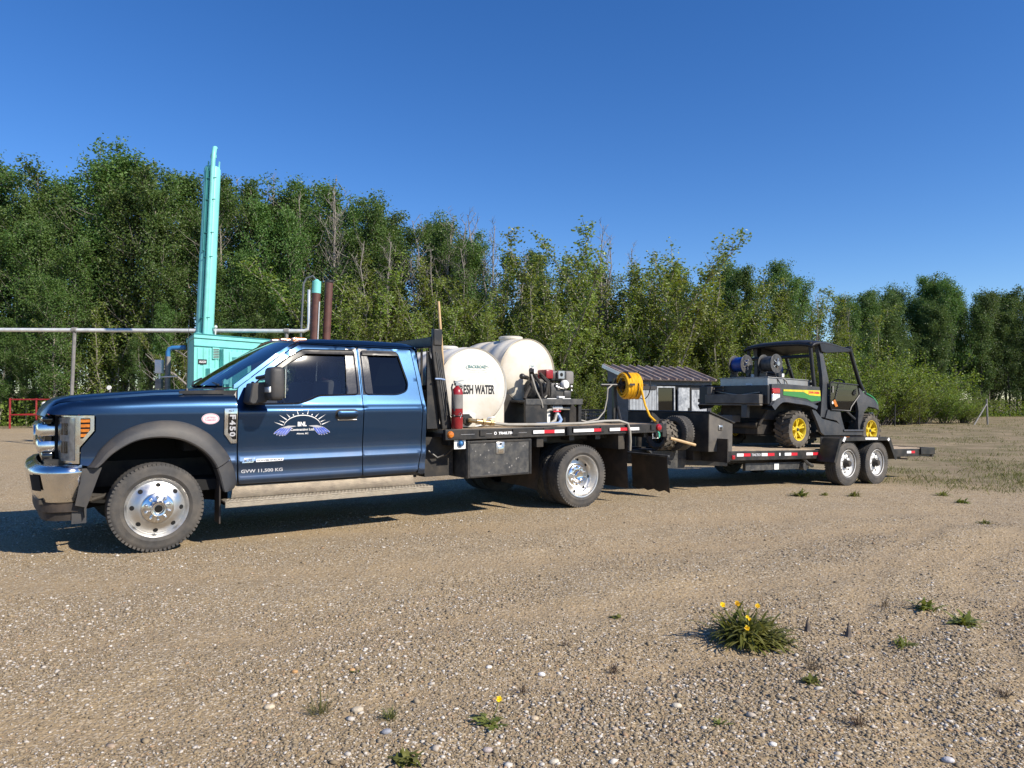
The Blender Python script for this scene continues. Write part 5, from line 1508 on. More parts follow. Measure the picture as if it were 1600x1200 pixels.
for sg in (-1, 1):
    wv = place_part('rear_wheel', rear_rim, truck, (4.905, sg * 1.205, .402), (0, .2, 0) if sg < 0 else (0, .2, math.pi))
    place_part('tyre', front_tyre, wv, (0, 0, 0)); place_part('inner_tyre', front_tyre, wv, (0, .30, 0))
    place_part('hub', rh, wv, (0, 0, 0)); hand_holes(wv, rhole, 8, .205, .1255, .1)
    for k in range(10):
        a = 2 * math.pi * k / 10
        place_part('lug_nut', nut_mesh, wv, (.112 * math.cos(a), .125, .112 * math.sin(a)))

# ------------------------------------------------------------------ flat deck
DY = 1.22; DX0, DX1 = 2.90, 6.345
dk = MB().box(DX0, DX1, -1.12, 1.12, .955, 1.000).box(DX0 + .1, DX1 - .1, -.55, -.40, .80, .955).box(DX0 + .1, DX1 - .1, .40, .55, .80, .955)
for k in range(8): dk.box(3.0 + k * .44, 3.08 + k * .44, -1.12, 1.12, .86, .953)
dk = dk.build('flat_deck', 'black', truck)
k = 0; y = -1.135
while y < 1.13:
    MB().box(DX0 + .05, DX1 - .03, y + .004, y + .138, 1.002, 1.040).build('deck_board', 'deck_wood', dk); y += .1425
for sg in (-1, 1):
    r_ = MB().box(DX0, DX1, sg * 1.19 - .03, sg * 1.19 + .03, .925, 1.046).build('side_rail', 'black', dk, .006)
    for k in range(7): MB().box(3.35 + k * .46, 3.43 + k * .46, sg * 1.222 - .014, sg * 1.222 + .014, .965, 1.03).build('stake_pocket', 'black', r_)
    tp = [(4.105, 4.270, 'tape_white'), (4.272, 4.43, 'tape_red'), (4.432, 4.585, 'tape_white'), (4.735, 5.07, 'tape_white'), (5.072, 5.195, 'tape_red'), (5.345, 5.53, 'tape_white'), (5.532, 5.70, 'tape_red'), (5.702, 5.875, 'tape_white')]
    for a, b, m_ in tp: MB().box(a, b, sg * 1.238 - .002, sg * 1.238 + .002, .968, 1.008).build('reflective_tape', m_, r_)
    MB().lathe([(0, 0.03), (.030, .022), (.040, .008), (.044, -.012)], (0, 0, 0), 'y', 20).xform(Matrix.Translation((2.965, sg * 1.222, .987)) @ Matrix.Rotation(0 if sg > 0 else math.pi, 4, 'Z')).build('side_marker', 'amber', r_)
    MB().lathe([(0, 0.03), (.038, .022), (.046, .008), (.050, -.012)], (0, 0, 0), 'y', 20).xform(Matrix.Translation((6.26, sg * 1.225, .995)) @ Matrix.Rotation(0 if sg > 0 else math.pi, 4, 'Z')).build('tail_marker', 'red', r_)
    MB().tube([(4.655, sg * 1.235, .935), (4.655, sg * 1.235, 1.04)], .035, 10).build('winch_post', 'black', r_)
    if sg < 0:
        lettering(MB(), 'TRAILTECH', 3.610, 3.866, .972, 1.003, lambda x, z: (x + (z - .987) * .25, -1.2225, z), .05).build('maker_lettering', 'white_print', r_)
        em = MB().lathe([(0, 0), (.019, 0)], (3.567, -1.2225, .988), 'y', 16).build('maker_emblem', 'white_print', r_)
        MB().prism([(3.560, .978), (3.572, .978), (3.578, .988), (3.572, .998), (3.560, .998)], -1.2235, -1.223, 'xz').build('emblem_mark', 'black_print', em)
        for x0, x1 in ((3.10, 3.28), (3.38, 3.52), (3.90, 4.02)):
            MB().box(x0, x1, -1.2225, -1.2215, .984, .987).build('pinstripe', 'grey_print', r_)
MB().box(DX1 - .005, DX1 + .075, -1.225, 1.225, .86, 1.046).build('rear_sill', 'black', dk, .006)
pl = MB().box(3.03, 3.18, -1.190, -1.184, .82, .94).build('gauge_plate', 'label', truck)
MB().ball((3.11, -1.20, .885), .028).lathe([(.03, 0), (.04, 0), (.04, -.02)], (3.11, -1.19, .885), 'y', 14).build('plug', 'blue_pipe', pl)
pl = MB().box(6.18, 6.30, -1.19, -1.18, .84, .955).build('socket_plate', 'label', truck)
MB().lathe([(0, -.045), (.035, -.045), (.045, -.02), (.045, 0)], (6.235, -1.19, .895), 'y', 16).build('socket', 'black', pl)
MB().prism([(6.235, .945), (6.275, .925), (6.285, .88), (6.26, .845), (6.25, .90)], -1.235, -1.22, 'xz').build('socket_cap', 'green_knob', pl)
# underbody boxes
for sg in (-1, 1):
    a, b = sorted((sg * 1.195, sg * .70))
    tb = MB().box(3.195, 4.108, a, b, .478, .908).build('toolbox', 'toolbox', truck, .008)
    y = sg * 1.198
    for q in ((3.20, 3.235, .482, .904), (4.07, 4.105, .482, .904), (3.235, 4.07, .482, .506), (3.235, 4.07, .880, .904)):
        MB().box(q[0], q[1], y - .006, y + .006, q[2], q[3]).build('lip', 'black', tb, .003)
    lt = MB().bevbox(3.59, 3.71, y - .010, y + .010, .74, .885, .012).build('latch', 'steel', tb)
    MB().bevbox(3.61, 3.69, y - .018, y + .018, .755, .84, .01).build('paddle', 'chrome', lt)
    MB().lathe([(0, -.02), (.012, -.02), (.012, 0)], (3.65, y, .862), 'y', 12).build('lock', 'black', lt)
spl = MB(); rr_ = random.Random(3)
for k in range(26):
    x, z, r_ = rr_.uniform(3.26, 4.04), rr_.uniform(.52, .87), rr_.uniform(.003, .012)
    spl.lathe([(0, 0), (r_, 0)], (x, -1.1962, z), 'y', 7)
spl.build('mud_splash', 'post', truck)['kind'] = 'stuff'
MB().box(4.12, 5.9, -.95, .95, .86, .93).box(5.55, 5.66, -1.18, 1.18, .72, .92).box(4.20, 4.30, -1.18, 1.18, .80, .92).build('subframe', 'under', truck)
for sg in (-1, 1):
    a, b = sorted((sg * 1.20, sg * .55))
    MB().grid([[(5.70 + .012 * math.sin(z * 9), y, z) for y in (a, (a + b) / 2, b)] for z in (.19, .35, .55, .75, .955)]).build('mudflap', 'flap', truck)
    a, b = sorted((sg * 1.10, sg * .38))
    MB().grid([[(4.30 - .10 * (.9 - z) + .03 * math.sin(y * 5), y, z + (.06 * (y + 1.1) if sg < 0 and z < .3 else 0)) for y in (a, (a * 2 + b) / 3, (a + b * 2) / 3, b)] for z in (.26, .45, .70, .90)]).build('mudflap', 'flap', truck)
# hitch, guard bar with its flap, chain
MB().box(5.9, 6.42, -.42, .42, .60, .78).box(6.30, 6.62, -.06, .06, .46, .58).ball((6.60, 0, .60), .045).build('hitch', 'under', truck)
gb = MB().box(6.40, 6.445, -1.26, 1.26, .575, .605).build('guard_bar', 'toolbox', truck, .004)
for sg in (-1, 1):
    a, b = sorted((sg * 1.225, sg * .50))
    MB().grid([[(6.45 + .03 * math.sin((z + .3) * 5) * (1 if y * sg > .9 else .4), y, z - (.02 * math.sin(y * 30) if z < .12 else 0)) for y in np.linspace(a, b, 8)] for z in (.085, .20, .35, .48, .59)]).build('guard_flap', 'flap', gb)
chn = MB()
for y0 in (-.62, -.45):
    P_ = [Vector((5.95 + .10 * math.sin(i * .5), y0 - .1 * math.sin(i * .3), .80 - .045 * i)) for i in range(12)]
    for i in range(11):
        c = (P_[i] + P_[i + 1]) / 2; ang = (i % 2) * math.pi / 2
        q = MB().lathe([(.018, 0), (.022, .004), (.026, 0), (.022, -.004), (.018, 0)], (0, 0, 0), 'y', 10).xform(Matrix.Translation(c) @ Matrix.Rotation(ang, 4, 'Z') @ Matrix.Diagonal((.8, 1, 1.4, 1)))
        chn.add(q.v, q.f, True)
chn.build('safety_chain', 'steel', truck)
MB().tube([(2.80, -1.0, .80), (2.9, -1.03, .72), (3.0, -1.05, .75), (3.06, -1.18, .86)], .013, 6).build('air_line', 'black', truck)
# headache rack
HP = [(2.845, 2.185), (2.955, 2.185), (2.955, 1.955), (3.090, 1.066), (3.085, 1.042), (2.965, 1.042), (2.83, 1.955)]
hr = MB().box(2.83, 2.90, -1.0, 1.0, 1.985, 2.10).build('headache_rack', 'black', truck, .006)
for sg in (-1, 1):
    a, b = sorted((sg * 1.035, sg * .985))
    up = MB().prism(HP, a, b, 'xz').build('upright', 'black', hr, .008)
    MB().box(2.845, 2.955, a - .012, b + .012, 2.00, 2.19).build('cap_block', 'black', up, .01)
    for k in range(3):
        t0 = k * .030
        MB().prism([(2.872 + t0 * .7, 1.93 - k * .02), (2.884 + t0 * .7, 1.93 - k * .02), (3.002 + t0, 1.20), (2.990 + t0, 1.20)], sg * 1.037 - .006, sg * 1.037 + .006, 'xz').build('slot_rib', 'toolbox', up)
    MB().tube([(2.865, sg * 1.042, 1.62), (2.935, sg * 1.045, 1.62), (2.99, sg * 1.042, 1.61)], .010, 6).build('blue_cord', 'blue_hose', up)
for k in range(9):
    y = -.80 + k * .20
    MB().box(2.91, 2.93, y - .012, y + .012, 1.06, 1.985).build('rack_bar', 'black', hr)
MB().box(2.90, 2.94, -.985, .985, 1.50, 1.55).build('cross_bar', 'black', hr)
MB().box(2.95, 3.02, -.98, .98, 1.046, 1.10).build('foot_rail', 'black', hr)
both(lambda: MB().prism([(2.80, 1.05), (2.965, 1.05), (2.93, 1.72), (2.80, 1.95)], -.97, -.945, 'xz'), 'cab_guard', 'black')

# ================================================================== LOAD ON THE TRUCK DECK
DT = 1.042
def tank(name, label, cx_, cz_, r, y0, y1, mats, ribs):
    t = thing(name, label, 'tank', (cx_, (y0 + y1) / 2, DT), RIG)
    L = y1 - y0
    prof = [(0, -.055), (r * .35, -.050), (r * .70, -.032), (r * .90, -.008), (r * .965, .015), (r * .99, .045), (r, .085)]
    mid = []
    n = ribs
    for k in range(n):
        c = .085 + (L - .17) * (k + .5) / n; w = (L - .17) / n
        mid += [(r, c - w * .30), (r + .014, c - w * .24), (r + .014, c + w * .24), (r, c + w * .30)]
    prof = prof + mid + [(q, L - o) for q, o in prof[::-1]]
    b = MB().lathe(prof, (cx_, y0, cz_), 'y', 64).build('tank_body', mats, t)
    MB().lathe([(r + .002, .0), (r * .968 + .004, .012), (r * .968 + .004, .020)], (cx_, y0, cz_), 'y', 64).build('seam', mats, b)
    MB().lathe([(0.155, -.10), (.150, .012), (.165, .018), (.165, .045), (.145, .055), (0, .060)], (cx_, (y0 + y1) / 2 - .20, cz_ + r), 'z', 28).build('lid', mats, b)
    return t
t1 = tank('water_tank', 'cream water tank lettered FRESH WATER just behind the truck cab', 3.535, 1.535, .482, -.79, 1.02, 'poly_white', 4)
def t1f(x, z): 
    d = math.hypot(x - 3.535, z - 1.535) / .482
    return ip(d, [0, .35, .70, .90, .965], [-.055, -.050, -.032, -.008, .015])
T1 = lambda x, z: (x, -.79 + t1f(x, z) - .004, z)
lettering(MB(), 'FRESH WATER', 3.270, 3.808, 1.448, 1.562, T1, .028).build('lettering', 'black_print', t1)
lettering(MB(), 'BACKROAD', 3.430, 3.690, 1.762, 1.800, T1, .02).build('supplier_lettering', 'green_print', t1)
pr = MB()
for k in range(40):
    a0, a1 = 2 * math.pi * (k + .5) / 44, 2 * math.pi * (k + 1.5) / 44
    if 1.0 < (a0 % 6.283) < 2.1: continue
    pr.add([T1(3.56 + q * .165 * math.cos(a), 1.772 + q * .040 * math.sin(a)) for q, a in ((1, a0), (1, a1), (.95, a1), (.95, a0))], [(0, 1, 2, 3)])
pr.build('supplier_ring', 'green_print', t1)
lettering(MB(), 'SUPPLIES LTD', 3.44, 3.70, 1.712, 1.722, T1, .0).build('supplier_line', 'grey_print', t1)
MB().box(3.56, 3.66, -.792 - .004, -.775, 1.215, 1.300).build('warning_label', 'label', t1)
MB().box(3.575, 3.645, -.798, -.7965, 1.28, 1.287).build('warning_print', 'tape_red', t1)
for y0 in (-.74, .66):
    mb = MB(); mb.prism([(3.05, DT + .003), (3.05, 1.40)] + [(3.535 + .470 * math.cos(a), 1.535 + .470 * math.sin(a)) for a in np.linspace(math.pi + .25, 2 * math.pi - .25, 17)] + [(4.02, 1.40), (4.02, DT + .003)], y0, y0 + .30, 'xz')
    mb.build('moulded_leg', 'poly_white', t1, .02)
bl = MB().bevbox(3.26, 3.50, -.90, -.745, DT + .006, 1.225, .02).build('outlet_block', 'poly_white', t1)
MB().lathe([(0, -.05), (.03, -.05), (.032, -.03), (.062, -.03), (.068, -.012), (.068, 0)], (3.375, -.90, 1.135), 'y', 10).build('bulkhead_fitting', 'black', bl)
v = MB().tube([(3.375, -.93, 1.135), (3.375, -1.0, 1.135), (3.43, -1.03, 1.125)], .026, 10).tube([(3.42, -1.03, 1.127), (3.66, -1.055, 1.098)], .030, 12).build('valve', 'brass', bl)
MB().lathe([(.03, 0), (.042, 0), (.042, .03), (.03, .03)], (3.50, -1.04, 1.117), 'x', 6).lathe([(.03, 0), (.040, 0), (.040, .04), (.03, .04)], (3.60, -1.05, 1.105), 'x', 6).build('collar', 'brass', v)
MB().tube([(3.57, -1.05, 1.135), (3.57, -1.05, 1.165), (3.66, -1.06, 1.172)], .010, 6).build('lever', 'steel', v)

t2 = tank('water_tank', 'taller cream tank raised in a black cradle behind the pump engine', 4.49, 1.745, .437, -.60, .62, 'poly', 3)
T2 = lambda x, z: (x, -.60 + ip(math.hypot(x - 4.49, z - 1.745) / .437, [0, .35, .70, .90, .965], [-.055, -.050, -.032, -.008, .015]) - .004, z)
lb = MB(); panel([(4.475, 1.67), (4.565, 1.67), (4.565, 1.835), (4.475, 1.835)], T2, (), .03, .002, mb=lb); lb = lb.build('safety_label', 'label', t2)
MB().lathe([(.016, 0), (.022, 0)], (4.52, -.662, 1.755), 'y', 14).build('label_mark', 'black_print', lb)
lettering(MB(), 'TANK', 4.485, 4.555, 1.812, 1.828, lambda x, z: (x, -.6605, z), .03).build('label_lettering', 'green_print', lb)
MB().box(4.485, 4.555, -.662, -.6605, 1.70, 1.71).box(4.50, 4.54, -.662, -.6605, 1.68, 1.69).build('label_lines', 'black_print', lb)
cr_ = thing('tank_cradle', 'black welded steel cradle and pump shelf holding the raised tank', 'cradle', (4.6, 0, DT), RIG)
for y0 in (-.66, .60):
    mb = MB(); mb.prism([(3.98, DT + .002), (3.98, 1.470), (4.10, 1.462)] + [(4.49 + .452 * math.cos(a), 1.745 + .452 * math.sin(a)) for a in np.linspace(math.pi + .70, 2 * math.pi - .55, 12)] + [(4.92, 1.385), (4.92, DT + .002)], y0, y0 + .04, 'xz')
    mb.build('end_plate', 'black', cr_, .004)
MB().box(4.00, 4.92, -.60, .60, DT + .05, 1.25).build('saddle_box', 'black', cr_)
sh = MB().box(4.16, 5.08, -1.00, -.36, 1.345, 1.375).box(4.16, 5.08, -1.01, -.985, 1.315, 1.39).build('pump_shelf', 'toolbox', cr_, .004)
MB().box(4.16, 4.50, -1.0, -.96, DT + .003, 1.345).build('front_plate', 'black', cr_, .004)
for x, y in ((5.03, -.98), (5.03, -.40)):
    MB().box(x, x + .05, y, y + .05, DT + .003, 1.345).build('shelf_leg', 'black', cr_)
mb = MB(); mb.prism([(4.93, DT + .003), (4.90, 1.20), (4.96, 1.31), (5.08, 1.33), (5.16, 1.26), (5.18, DT + .003)], -.80, -.45, 'xz'); mb.build('guard_box', 'matte_black', cr_, .02)
# pump and engine
pm = thing('pump_engine', 'small red and black petrol engine driving a black pump on the shelf', 'pump', (4.75, -.75, 1.377), RIG)
MB().box(4.56, 4.95, -.92, -.58, 1.378, 1.398).build('base_plate', 'white', pm)
MB().lathe([(0, 0), (.10, 0), (.13, .03), (.135, .10), (.11, .15), (.06, .17), (0, .17)], (4.36, -.78, 1.52), 'x', 24).build('pump_body', 'toolbox', pm)
MB().lathe([(.08, 0), (.13, .02), (.135, .06), (.10, .09), (0, .09)], (4.53, -.78, 1.52), 'x', 22).build('bell_housing', 'alu', pm)
MB().tube([(4.40, -.80, 1.62), (4.40, -.80, 1.72), (4.36, -.85, 1.76)], .035, 10).tube([(4.33, -.80, 1.66), (4.22, -.86, 1.67)], .028, 8).ball((4.20, -.87, 1.675), .038).build('manifold', 'black', pm)
MB().lathe([(0, -.02), (.04, -.02), (.042, 0), (.035, .012), (0, .012)], (4.41, -.83, 1.765), 'y', 18).build('gauge', 'white', pm)
MB().tube([(4.45, -.84, 1.70), (4.32, -.90, 1.58), (4.22, -.93, 1.45), (4.18, -.95, 1.39)], .022, 8).tube([(4.49, -.86, 1.70), (4.56, -.93, 1.60), (4.52, -.95, 1.46), (4.44, -.93, 1.40)], .022, 8).tube([(4.40, -.86, 1.70), (4.43, -.95, 1.58), (4.46, -.94, 1.42)], .020, 8).tube([(4.47, -.88, 1.72), (4.60, -.90, 1.62), (4.58, -.92, 1.44)], .018, 8).build('pump_hose', 'matte_black', pm)
MB().tube([(4.30, -.93, 1.70), (4.33, -.99, 1.5), (4.40, -1.01, 1.36), (4.42, -1.01, 1.28)], .011, 6).build('drain_hose', 'grey_hose', pm)
en = MB().bevbox(4.64, 4.90, -.90, -.64, 1.40, 1.60, .03).build('crankcase', 'toolbox', pm)
MB().bevbox(4.66, 4.92, -.88, -.62, 1.62, 1.76, .035).build('fuel_tank', 'toolbox', en)
MB().bevbox(4.56, 4.68, -.90, -.70, 1.65, 1.77, .02).build('air_cleaner', 'red_paint', en)
MB().bevbox(4.92, 5.06, -.86, -.66, 1.58, 1.76, .03).build('muffler', 'post', en)
mf = MB().box(4.74, 4.84, -.925, -.895, 1.655, 1.755).build('muffler_guard', 'steel', en)
MB().lathe([(0, -.003), (.025, -.003), (.025, .01)], (4.79, -.924, 1.705), 'y', 14).build('exhaust_port', 'hole', mf)
MB().lathe([(0, -.05), (.045, -.045), (.062, -.02), (.062, .01)], (4.85, -.91, 1.575), 'y', 18).build('recoil_cover', 'white', en)
MB().bevbox(4.84, 4.96, -.92, -.70, 1.40, 1.50, .02).build('fan_shroud', 'toolbox', en)
MB().tube([(4.70, -.91, 1.56), (4.76, -.94, 1.53), (4.86, -.93, 1.52)], .008, 6).ball((4.71, -.92, 1.58), .018).ball((4.74, -.92, 1.53), .015).ball((4.97, -.90, 1.55), .026).ball((4.99, -.88, 1.50), .020).build('fittings', 'steel', en)
MB().bevbox(4.72, 4.82, -.96, -.90, 1.398, 1.425, .008).build('foot', 'white', en)
# plumbing under the shelf
pb = thing('valve_manifold', 'white and red valve manifold with hoses below the pump shelf', 'valve', (4.75, -.92, 1.25), RIG)
MB().tube([(4.45, -.93, 1.19), (4.58, -.93, 1.25), (4.72, -.93, 1.265), (4.92, -.92, 1.262)], .020, 8).build('cross_pipe', 'grey_hose', pb)
MB().tube([(4.62, -.93, 1.275), (4.78, -.93, 1.275)], .032, 10).tube([(4.70, -.93, 1.28), (4.71, -.94, 1.18)], .024, 8).build('fitting', 'white_metal', pb)
MB().box(4.62, 4.74, -.975, -.955, 1.222, 1.238).build('valve_handle', 'tape_red', pb)
MB().tube([(4.69, -.94, 1.19), (4.66, -.95, 1.11), (4.56, -.97, 1.065), (4.42, -.98, 1.062)], .022, 8).build('hose', 'grey_hose', pb)
MB().tube([(4.72, -.94, 1.19), (4.75, -.96, 1.12), (4.70, -.99, 1.072), (4.54, -1.02, 1.066), (4.3, -1.03, 1.066)], .024, 8).build('blue_hose', 'blue_hose', pb)
MB().box(4.57, 4.62, -.90, -.86, 1.08, 1.24).build('tag', 'label', pb)
MB().tube([(4.42, -1.0, 1.05), (4.46, -1.0, 1.085), (4.50, -1.0, 1.055)], .008, 6).build('clip', 'steel', pb)

# fire extinguisher
fx = thing('fire_extinguisher', 'red fire extinguisher with grey label strapped beside the first tank', 'extinguisher', (3.12, -1.10, DT), RIG)
MB().lathe([(0, 1.047), (.060, 1.047), (.066, 1.060), (.066, 1.455), (.058, 1.495), (.035, 1.520), (.022, 1.530), (.022, 1.550), (0, 1.550)], (3.12, -1.10, 0), 'z', 28).build('cylinder', 'red_paint', fx)
MB().lathe([(.0668, 1.28), (.0668, 1.44)], (3.12, -1.10, 0), 'z', 28).build('paper_label', 'post', fx)
MB().box(3.09, 3.15, -1.125, -1.08, 1.545, 1.575).prism([(3.08, 1.575), (3.20, 1.60), (3.20, 1.612), (3.08, 1.592)], -1.115, -1.085, 'xz').prism([(3.08, 1.585), (3.19, 1.54), (3.20, 1.548), (3.08, 1.60)], -1.115, -1.085, 'xz').build('valve_head', 'steel', fx)
MB().tube([(3.06, -1.10, 1.56), (3.035, -1.12, 1.52), (3.04, -1.15, 1.40), (3.05, -1.16, 1.25)], .011, 6).build('hose', 'black', fx)
MB().tube([(3.12 + .068 * math.cos(a), -1.10 + .068 * math.sin(a), 1.195) for a in np.linspace(0, 2 * math.pi, 21)], .008, 6).box(3.18, 3.27, -1.13, -1.07, 1.175, 1.215).ball((3.055, -1.14, 1.195), .018).build('strap', 'black', fx)
MB().tube([(3.10, -1.168, 1.215), (3.12, -1.175, 1.235), (3.14, -1.168, 1.215), (3.12, -1.172, 1.17)], .004, 5).build('pull_ring', 'steel', fx)

MB().tube([(3.080, -.86, 1.046), (3.06, -.86, 1.85), (3.005, -.86, 2.535)], [.018, .018, .016], 10).single('wooden_pole', 'wood', 'long bare wooden pole standing upright behind the cab', 'pole', (3.08, -.86, 1.046), RIG)

h = MB().tube([(3.66, -1.055, 1.098), (3.85, -1.08, 1.078), (4.4, -1.10, 1.070), (5.0, -1.10, 1.072), (5.35, -1.13, 1.095), (5.55, -1.19, 1.098), (5.66, -1.245, 1.06), (5.69, -1.252, .95), (5.715, -1.235, .82), (5.74, -1.20, .70)], .019, 10)
h.single('delivery_hose', 'grey_hose', 'grey hose running along the deck edge from the FRESH WATER tank valve', 'hose', (3.66, -1.055, 1.098), RIG)
h = MB().tube([(5.08, -.62, 1.20), (5.22, -.68, 1.12), (5.40, -.72, 1.075), (5.58, -.74, 1.11), (5.70, -.74, 1.22), (5.75, -.74, 1.40), (5.76, -.74, 1.53), (5.84, -.74, 1.585)], .010, 8)
h.single('loop_hose', 'grey_hose', 'thin grey hose looping up from the deck to the yellow reel', 'hose', (5.08, -.62, 1.20), RIG)

rl_spin = Matrix.Rotation(R(-14), 4, 'Z')
c = thing('plastic_crate', 'black open weave plastic crate behind the pump on the deck', 'crate', (5.9, -.12, DT), RIG)
x0, x1, y0, y1, z0, z1 = 5.72, 6.10, -.30, .05, DT + .003, 1.235
for zz in (z0, z0 + .055, z0 + .11, z0 + .165, z1 - .03):
    MB().box(x0, x1, y0, y0 + .012, zz, zz + .022).box(x0, x1, y1 - .012, y1, zz, zz + .022).box(x0, x0 + .012, y0 + .012, y1 - .012, zz, zz + .022).box(x1 - .012, x1, y0 + .012, y1 - .012, zz, zz + .022).build('band', 'toolbox', c)
mb = MB()
for k in range(11):
    x = x0 + .005 + k * (x1 - x0 - .02) / 10
    mb.box(x, x + .010, y0 + .002, y0 + .010, z0 + .001, z1 - .002); mb.box(x, x + .010, y1 - .010, y1 - .002, z0 + .001, z1 - .002)
for k in range(9):
    y = y0 + .02 + k * (y1 - y0 - .05) / 8
    mb.box(x0 + .002, x0 + .010, y, y + .010, z0 + .001, z1 - .002); mb.box(x1 - .010, x1 - .002, y, y + .010, z0 + .001, z1 - .002)
mb.build('lattice', 'toolbox', c)

# yellow hose reel on its post
rl = thing('hose_reel', 'yellow hose wound on a black reel at the tail of the truck deck', 'hose reel', (5.97, -.72, DT), RIG)
RC = Vector((5.98, -.72, 1.585))
MB().box(5.935, 5.985, -.66, -.61, DT + .002, 1.68).box(5.86, 6.06, -.74, -.50, DT + .002, DT + .02).tube([(5.95, -.64, 1.45), (5.99, -.66, 1.30), (6.02, -.72, 1.06)], .02, 6).build('stand', 'black', rl)
MB().cyl((5.70, -.72, 1.585), (6.42, -.72, 1.585), .022).cyl((6.0, -.72, 1.585), (6.30, -.72, 1.585), .055).box(5.935, 5.985, -.72, -.61, 1.56, 1.61).build('axle', 'black', rl)
coil = MB(); P = []
rr2 = random.Random(6)
layers = []
for lay, (ra, n_) in enumerate(((.112, 10), (.142, 10), (.168, 10))):
    for k in range(n_):
        xk = (6.04 + .235 * (k + .5) / n_) if lay % 2 == 0 else (6.04 + .235 * (n_ - k - .5) / n_)
        jx = rr2.uniform(-.008, .008)
        for s in range(18):
            a = 2 * math.pi * s / 18
            P.append((xk + (.235 / n_) * (s / 18 - .5) * (1 if lay % 2 == 0 else -1) + jx * math.sin(a), -.72 + (ra + rr2.uniform(-.004, .004)) * math.cos(a), 1.585 + ra * math.sin(a) * (1.0 if math.sin(a) > 0 else 1.08 + .07 * ((k * 7 + lay * 3) % 5) / 4)))
coil.tube(P, .0145, 6).build('hose_coil', 'yellow_hose', rl)
MB().tube([(6.22, -.882, 1.60), (6.26, -.885, 1.50), (6.31, -.89, 1.30), (6.36, -.93, 1.15), (6.40, -.99, 1.085), (6.41, -1.02, 1.07)], .0155, 8).build('hose_end', 'yellow_hose', rl)
MB().tube([(6.08, -.72 + .188 * math.cos(a), 1.585 + .188 * math.sin(a)) for a in np.linspace(.2, 2.6, 10)], .012, 5).tube([(6.20, -.72 + .190 * math.cos(a), 1.585 + .190 * math.sin(a)) for a in np.linspace(3.0, 5.6, 12)], .007, 5).build('tie', 'black', rl)
for a in (0, math.pi / 2, math.pi, 1.5 * math.pi):
    MB().tube([(6.30, -.72, 1.585), (6.31, -.72 + .20 * math.cos(a), 1.585 + .20 * math.sin(a))], .010, 6).tube([(6.02, -.72, 1.585), (6.02, -.72 + .10 * math.cos(a), 1.585 + .10 * math.sin(a))], .010, 6).build('spoke', 'black', rl)
MB().box(6.05, 6.13, -.925, -.915, 1.575, 1.605).box(6.33, 6.42, -.80, -.79, 1.56, 1.60).build('arm', 'shed_black', rl)
MB().tube([(6.38, -.72 + .20 * math.cos(a), 1.585 + .20 * math.sin(a)) for a in np.linspace(math.pi * .9, 2.08 * math.pi, 16)], .007, 6).build('loose_cable', 'black', rl)
MB().tube([(6.41, -1.02, 1.07), (6.42, -1.05, 1.06)], .018, 8).build('nozzle', 'brass', rl)
rl.matrix_world = rl.matrix_world @ rl_spin
mb = MB().prism([(6.34, 1.20), (6.40, 1.18), (6.53, 1.08), (6.53, 1.052), (6.45, 1.052), (6.33, 1.16)], -1.02, -.98, 'xz').tube([(6.50, -1.03, 1.06), (6.53, -1.05, 1.10)], .015, 6)
mb.single('nozzle_holder', 'black', 'black metal nozzle holder at the tail corner of the deck', 'holder', (6.4, -1.0, 1.06), RIG)

# ================================================================== TRAILER
tr = thing('equipment_trailer', 'black tandem axle equipment trailer hitched behind the truck', 'trailer', (8, 0, 0), TRL)
TD = .614
fr = MB()
for sg in (-1, 1):
    fr.box(7.97, 14.25, sg * 1.01 - .03, sg * 1.01 + .03, .455, TD - .012)
    fr.box(8.0, 14.1, sg * .45 - .04, sg * .45 + .04, .36, .545)
for k in range(16): fr.box(8.0 + k * .40, 8.06 + k * .40, -.98, .98, .47, .565)
fr.box(7.94, 7.99, -1.04, 1.04, .44, TD + .03)
fr.build('frame', 'black', tr, .005)
k = 0; y = -.975
while y < .97:
    MB().box(7.99, 14.20, y + .004, y + .188, .572, TD - .002 + .004 * (k % 2)).build('deck_board', 'deck_wood', tr); y += .195; k += 1
MB().box(14.20, 14.28, -1.06, 1.06, .44, TD + .01).box(13.75, 14.30, -1.075, -1.04, .49, TD + .012).box(13.75, 14.30, 1.04, 1.075, .49, TD + .012).build('tail_bar', 'black', tr, .005)
MB().box(13.2, 14.0, .3, .7, .40, .44).tube([(13.0, -.95, .42), (13.45, -.95, .40)], .015, 6).build('ramp_slot', 'matte_black', tr)
# draw tongue and headboard
tg = MB()
for sg in (-1, 1):
    A, B = Vector((6.72, sg * .10, .48)), Vector((7.98, sg * .98, .48)); d = (B - A); q = d.normalized(); nrm = Vector((-q.y, q.x, 0)) * .04
    tg.add([A + nrm + Vector((0, 0, -.11)), A - nrm + Vector((0, 0, -.11)), B - nrm + Vector((0, 0, -.11)), B + nrm + Vector((0, 0, -.11)), A + nrm + Vector((0, 0, .11)), A - nrm + Vector((0, 0, .11)), B - nrm + Vector((0, 0, .11)), B + nrm + Vector((0, 0, .11))],
           [(0, 1, 2, 3), (4, 7, 6, 5), (0, 4, 5, 1), (1, 5, 6, 2), (2, 6, 7, 3), (3, 7, 4, 0)], False)
tg.box(6.55, 7.3, -.08, .08, .52, .62).box(7.2, 7.3, -.45, .45, .50, .58).cyl((7.05, .0, .18), (7.05, .0, .95), .05)
tg.build('drawbar', 'black', tr, .006)
MB().box(6.85, 7.99, -.62, .62, .585, .600).build('tongue_plate', 'toolbox', tr)
MB().prism([(6.62, .595), (7.55, .595), (7.38, .33), (7.00, .33)], -.66, -.60, 'xz').box(6.62, 7.50, -.665, -.655, .46, .468).build('tongue_side', 'toolbox', tr, .004)
